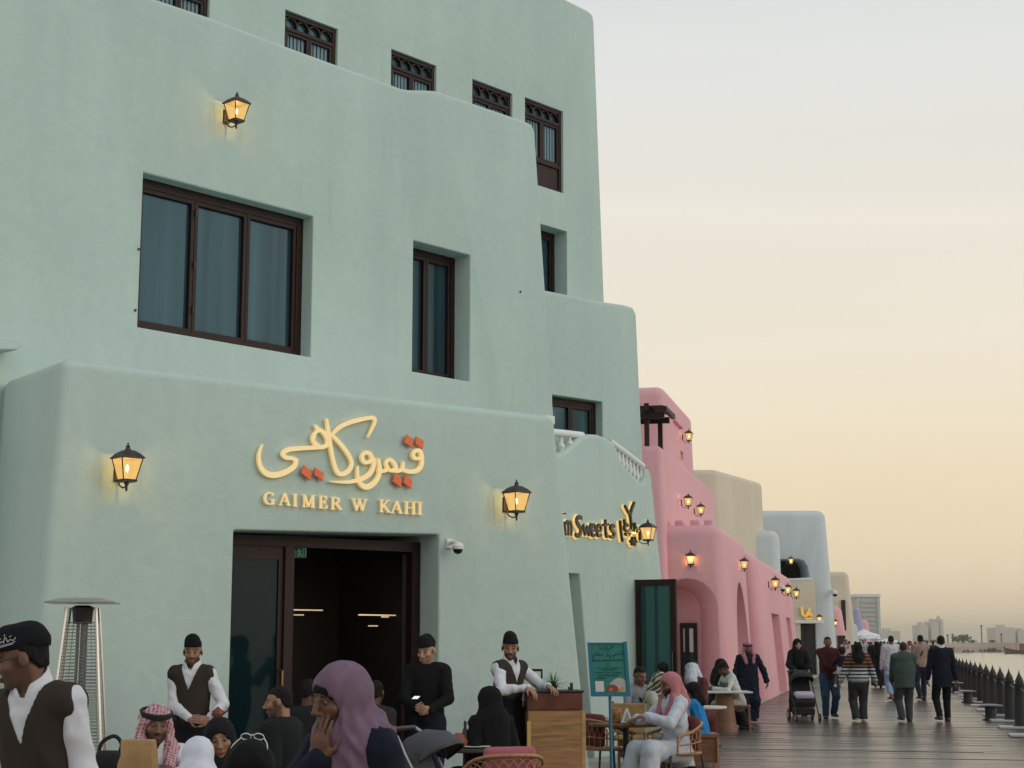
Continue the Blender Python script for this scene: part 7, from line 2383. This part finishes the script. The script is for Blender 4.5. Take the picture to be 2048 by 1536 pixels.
person("tall man in a faded checked shirt with a dark strap across his back", walk(1845, 1400), 184, P, 'olive', 0, [('shirt', check((.33, .24, .20), (.26, .18, .155), .05, .1), {'off': .024, 'bottom': -.02, 'wr': .006}), ('trousers', (.02, .026, .045)), ('sling', (.02, .012, .012), {'side': -1, 'name': 'bag_strap'})], hair='short', h=.012, eyes=False, group=WG, seed=30)
P = Pose(1.78, stride=.07, wide=1.06, hands=[(-.16, .02, .475, (-.5, 1, 0)), (.17, -.01, .475, (.6, 1, 0))])
person("man in a navy suit with a white shirt collar walking away near the quay posts", walk(1888, 1443), 180, P, 'brown', 0, [('jacket', (.0065, .009, .020), {'bottom': -.13, 'skirt': 1, 'off': .022, 'wr': .005}), ('collar', (.6, .6, .62)), ('trousers', (.007, .008, .012))], hair='short', h=.010, eyes=False, group=WG, seed=31)
# far crowd
FC = "far crowd on the boardwalk"
crowd = [
 (1668, 1342, 176, 1.70, 'jacket', (.02, .02, .025), 0, "far walker in a dark jacket left of the pink headdress"),
 (1693, 1352, 8, 1.80, 'robe', (.45, .42, .44), 2, "far man in a pale robe and pink headdress behind the striped sweater"),
 (1700, 1334, 170, 1.74, 'sweater', (.03, .02, .02), 0, "far walker in brown right of the pink headdress"),
 (1728, 1340, 4, 1.82, 'robe', (.30, .30, .32), 3, "far man in a grey robe and white headdress above the striped sweater"),
 (1744, 1340, 10, 1.66, 'abaya', (.008, .008, .009), 1, "far woman in black right of the white headdress, facing the camera"),
 (1752, 1330, 180, 1.72, 'jacket', (.015, .015, .02), 0, "far walker in dark clothes over the striped woman's right shoulder"),
 (1764, 1344, 2, 1.70, 'abaya', (.01, .009, .012), 1, "far woman in a black headscarf with a pale face left of the white shirt"),
 (1770, 1330, 176, 1.75, 'sweater', (.02, .03, .04), 0, "far walker in dark blue against the white shirt's edge"),
 (1800, 1348, 180, 1.70, 'shirt', (.40, .36, .36), 4, "far walker in a pale cap between the white and green shirts"),
 (1822, 1352, 4, 1.72, 'robe', (.45, .42, .44), 2, "far man in a pink headdress between the green and checked shirts"),
 (1640, 1346, 182, 1.66, 'abaya', (.008, .008, .009), 1, "far woman in black left of the man carrying the child"),
 (1712, 1328, 178, 1.74, 'jacket', (.012, .012, .014), 0, "far walker in black hidden behind the striped woman's head"),
 (1782, 1326, 178, 1.72, 'sweater', (.05, .03, .03), 0, "farthest walker in reddish brown by the white shirt man"),
 (1738, 1326, 182, 1.70, 'shirt', (.35, .35, .36), 0, "farthest walker in a light grey shirt below the tower"),
 (1868, 1338, 178, 1.72, 'sweater', (.03, .03, .035), 0, "far walker in charcoal just left of the suited man"),
 (1650, 1332, 178, 1.72, 'jacket', (.05, .04, .03), 0, "far walker in a tan jacket left of the man carrying the child"),
 (1676, 1326, 4, 1.70, 'robe', (.5, .5, .52), 3, "farthest man in a white robe right of the carried child"),
 (1706, 1322, 182, 1.72, 'sweater', (.02, .05, .04), 0, "farthest walker in green behind the pink headdress"),
 (1721, 1321, 178, 1.68, 'abaya', (.01, .01, .011), 1, "farthest woman in black above the striped sweater"),
 (1757, 1322, 180, 1.72, 'shirt', (.30, .31, .36), 0, "farthest walker in a pale blue shirt left of the white shirt"),
 (1776, 1320, 176, 1.70, 'jacket', (.02, .02, .02), 0, "farthest walker in a black jacket beside the white shirt"),
 (1806, 1322, 180, 1.74, 'sweater', (.06, .02, .02), 0, "farthest walker in red between the white and green shirts"),
 (1832, 1322, 178, 1.70, 'abaya', (.01, .01, .012), 1, "farthest woman in black between the green and checked shirts"),
 (1856, 1324, 4, 1.74, 'shirt', (.40, .38, .36), 0, "farthest walker in cream between the checked shirt and the suit"),
]
for i, (px, py, yaw, H, kind, col, hd, lab) in enumerate(crowd):
    P = Pose(H, fem=kind == 'abaya', stride=.15 if kind not in ('robe', 'abaya') else .05)
    wear = [(kind, col, {'wr': .004})]
    if kind not in ('robe', 'abaya'): wear.append(('trousers', [(.015, .016, .02), (.04, .045, .06), (.03, .028, .025)][i % 3]))
    if hd == 1: wear.append(('hijab', (.008, .008, .009)))
    if hd == 2: wear += [('ghutra', (.34, .12, .14)), ('agal', BLK)]
    if hd == 3: wear += [('ghutra', (.5, .5, .5)), ('agal', BLK)]
    if hd == 4: wear.append(('cap', (.30, .29, .28)))
    person(lab, walk(px, py), yaw, P, ['brown', 'olive', 'dark'][i % 3], 0, wear, hair=None if hd else 'short', h=.024, eyes=False, group=FC, seed=40 + i)

# stools under the seated guests whose seats are hidden
for px, Z, yaw, seat, lab in [
 (318, 10.7, 8, .355, "low wooden stool under the smiling man in the red checked headdress"),
 (402, 9.3, 168, .33, "low wooden stool under the guest in the white head covering"),
 (452, 10.1, 4, .345, "low wooden stool under the woman resting her chin on her hand"),
 (507, 6.1, 176, .415, "wooden stool under the near woman in the black head covering"),
 (572, 13.0, -112, .375, "low wooden stool under the man in the black jacket"),
 (618, 15.9, 170, .40, "wooden stool under the shadowy guest left of the purple hijab"),
 (752, 15.6, 150, .40, "wooden stool under the shadowy guest right behind the purple hijab"),
 (983, 14.2, -150, .40, "wooden stool under the woman in black before the podium"),
 (1300, 21.0, 62, .43, "wooden stool under the woman in the checked headscarf"),
 (1327, 25.0, -140, .42, "wooden stool under the man in the navy cap"),
 (1380, 25.4, 150, .46, "wooden stool under the guest in the white headdress"),
 (1275, 22.4, 28, .42, "wooden stool under the man in the grey shirt")]:
    box_stool(px, Z, lab, .19)
    o = [q for q in bpy.data.objects if q.get("label") == lab][0]
    o.scale = (1, 1, seat / .47); o.rotation_euler = (0, 0, R(yaw))
    o.location.x += -.06 * math.sin(R(yaw)); o.location.y += .06 * math.cos(R(yaw))

# ------------------------------------------------------------------ dusty air
HAZE = True
if HAZE:
    hm = bpy.data.materials.new("dusty_air"); hm.use_nodes = True
    nt = hm.node_tree; nt.nodes.clear()
    ho = nt.nodes.new("ShaderNodeOutputMaterial"); pv = nt.nodes.new("ShaderNodeVolumePrincipled")
    pv.inputs["Color"].default_value = (.985, .97, .94, 1)
    pv.inputs["Density"].default_value = 0.00026
    pv.inputs["Anisotropy"].default_value = .78
    nt.links.new(pv.outputs[0], ho.inputs["Volume"])
    mb = MB(); mb.box(-3600, 3600, -260, 7100, -4.2, 60)
    tag(mb.build("haze", hm), kind='stuff')
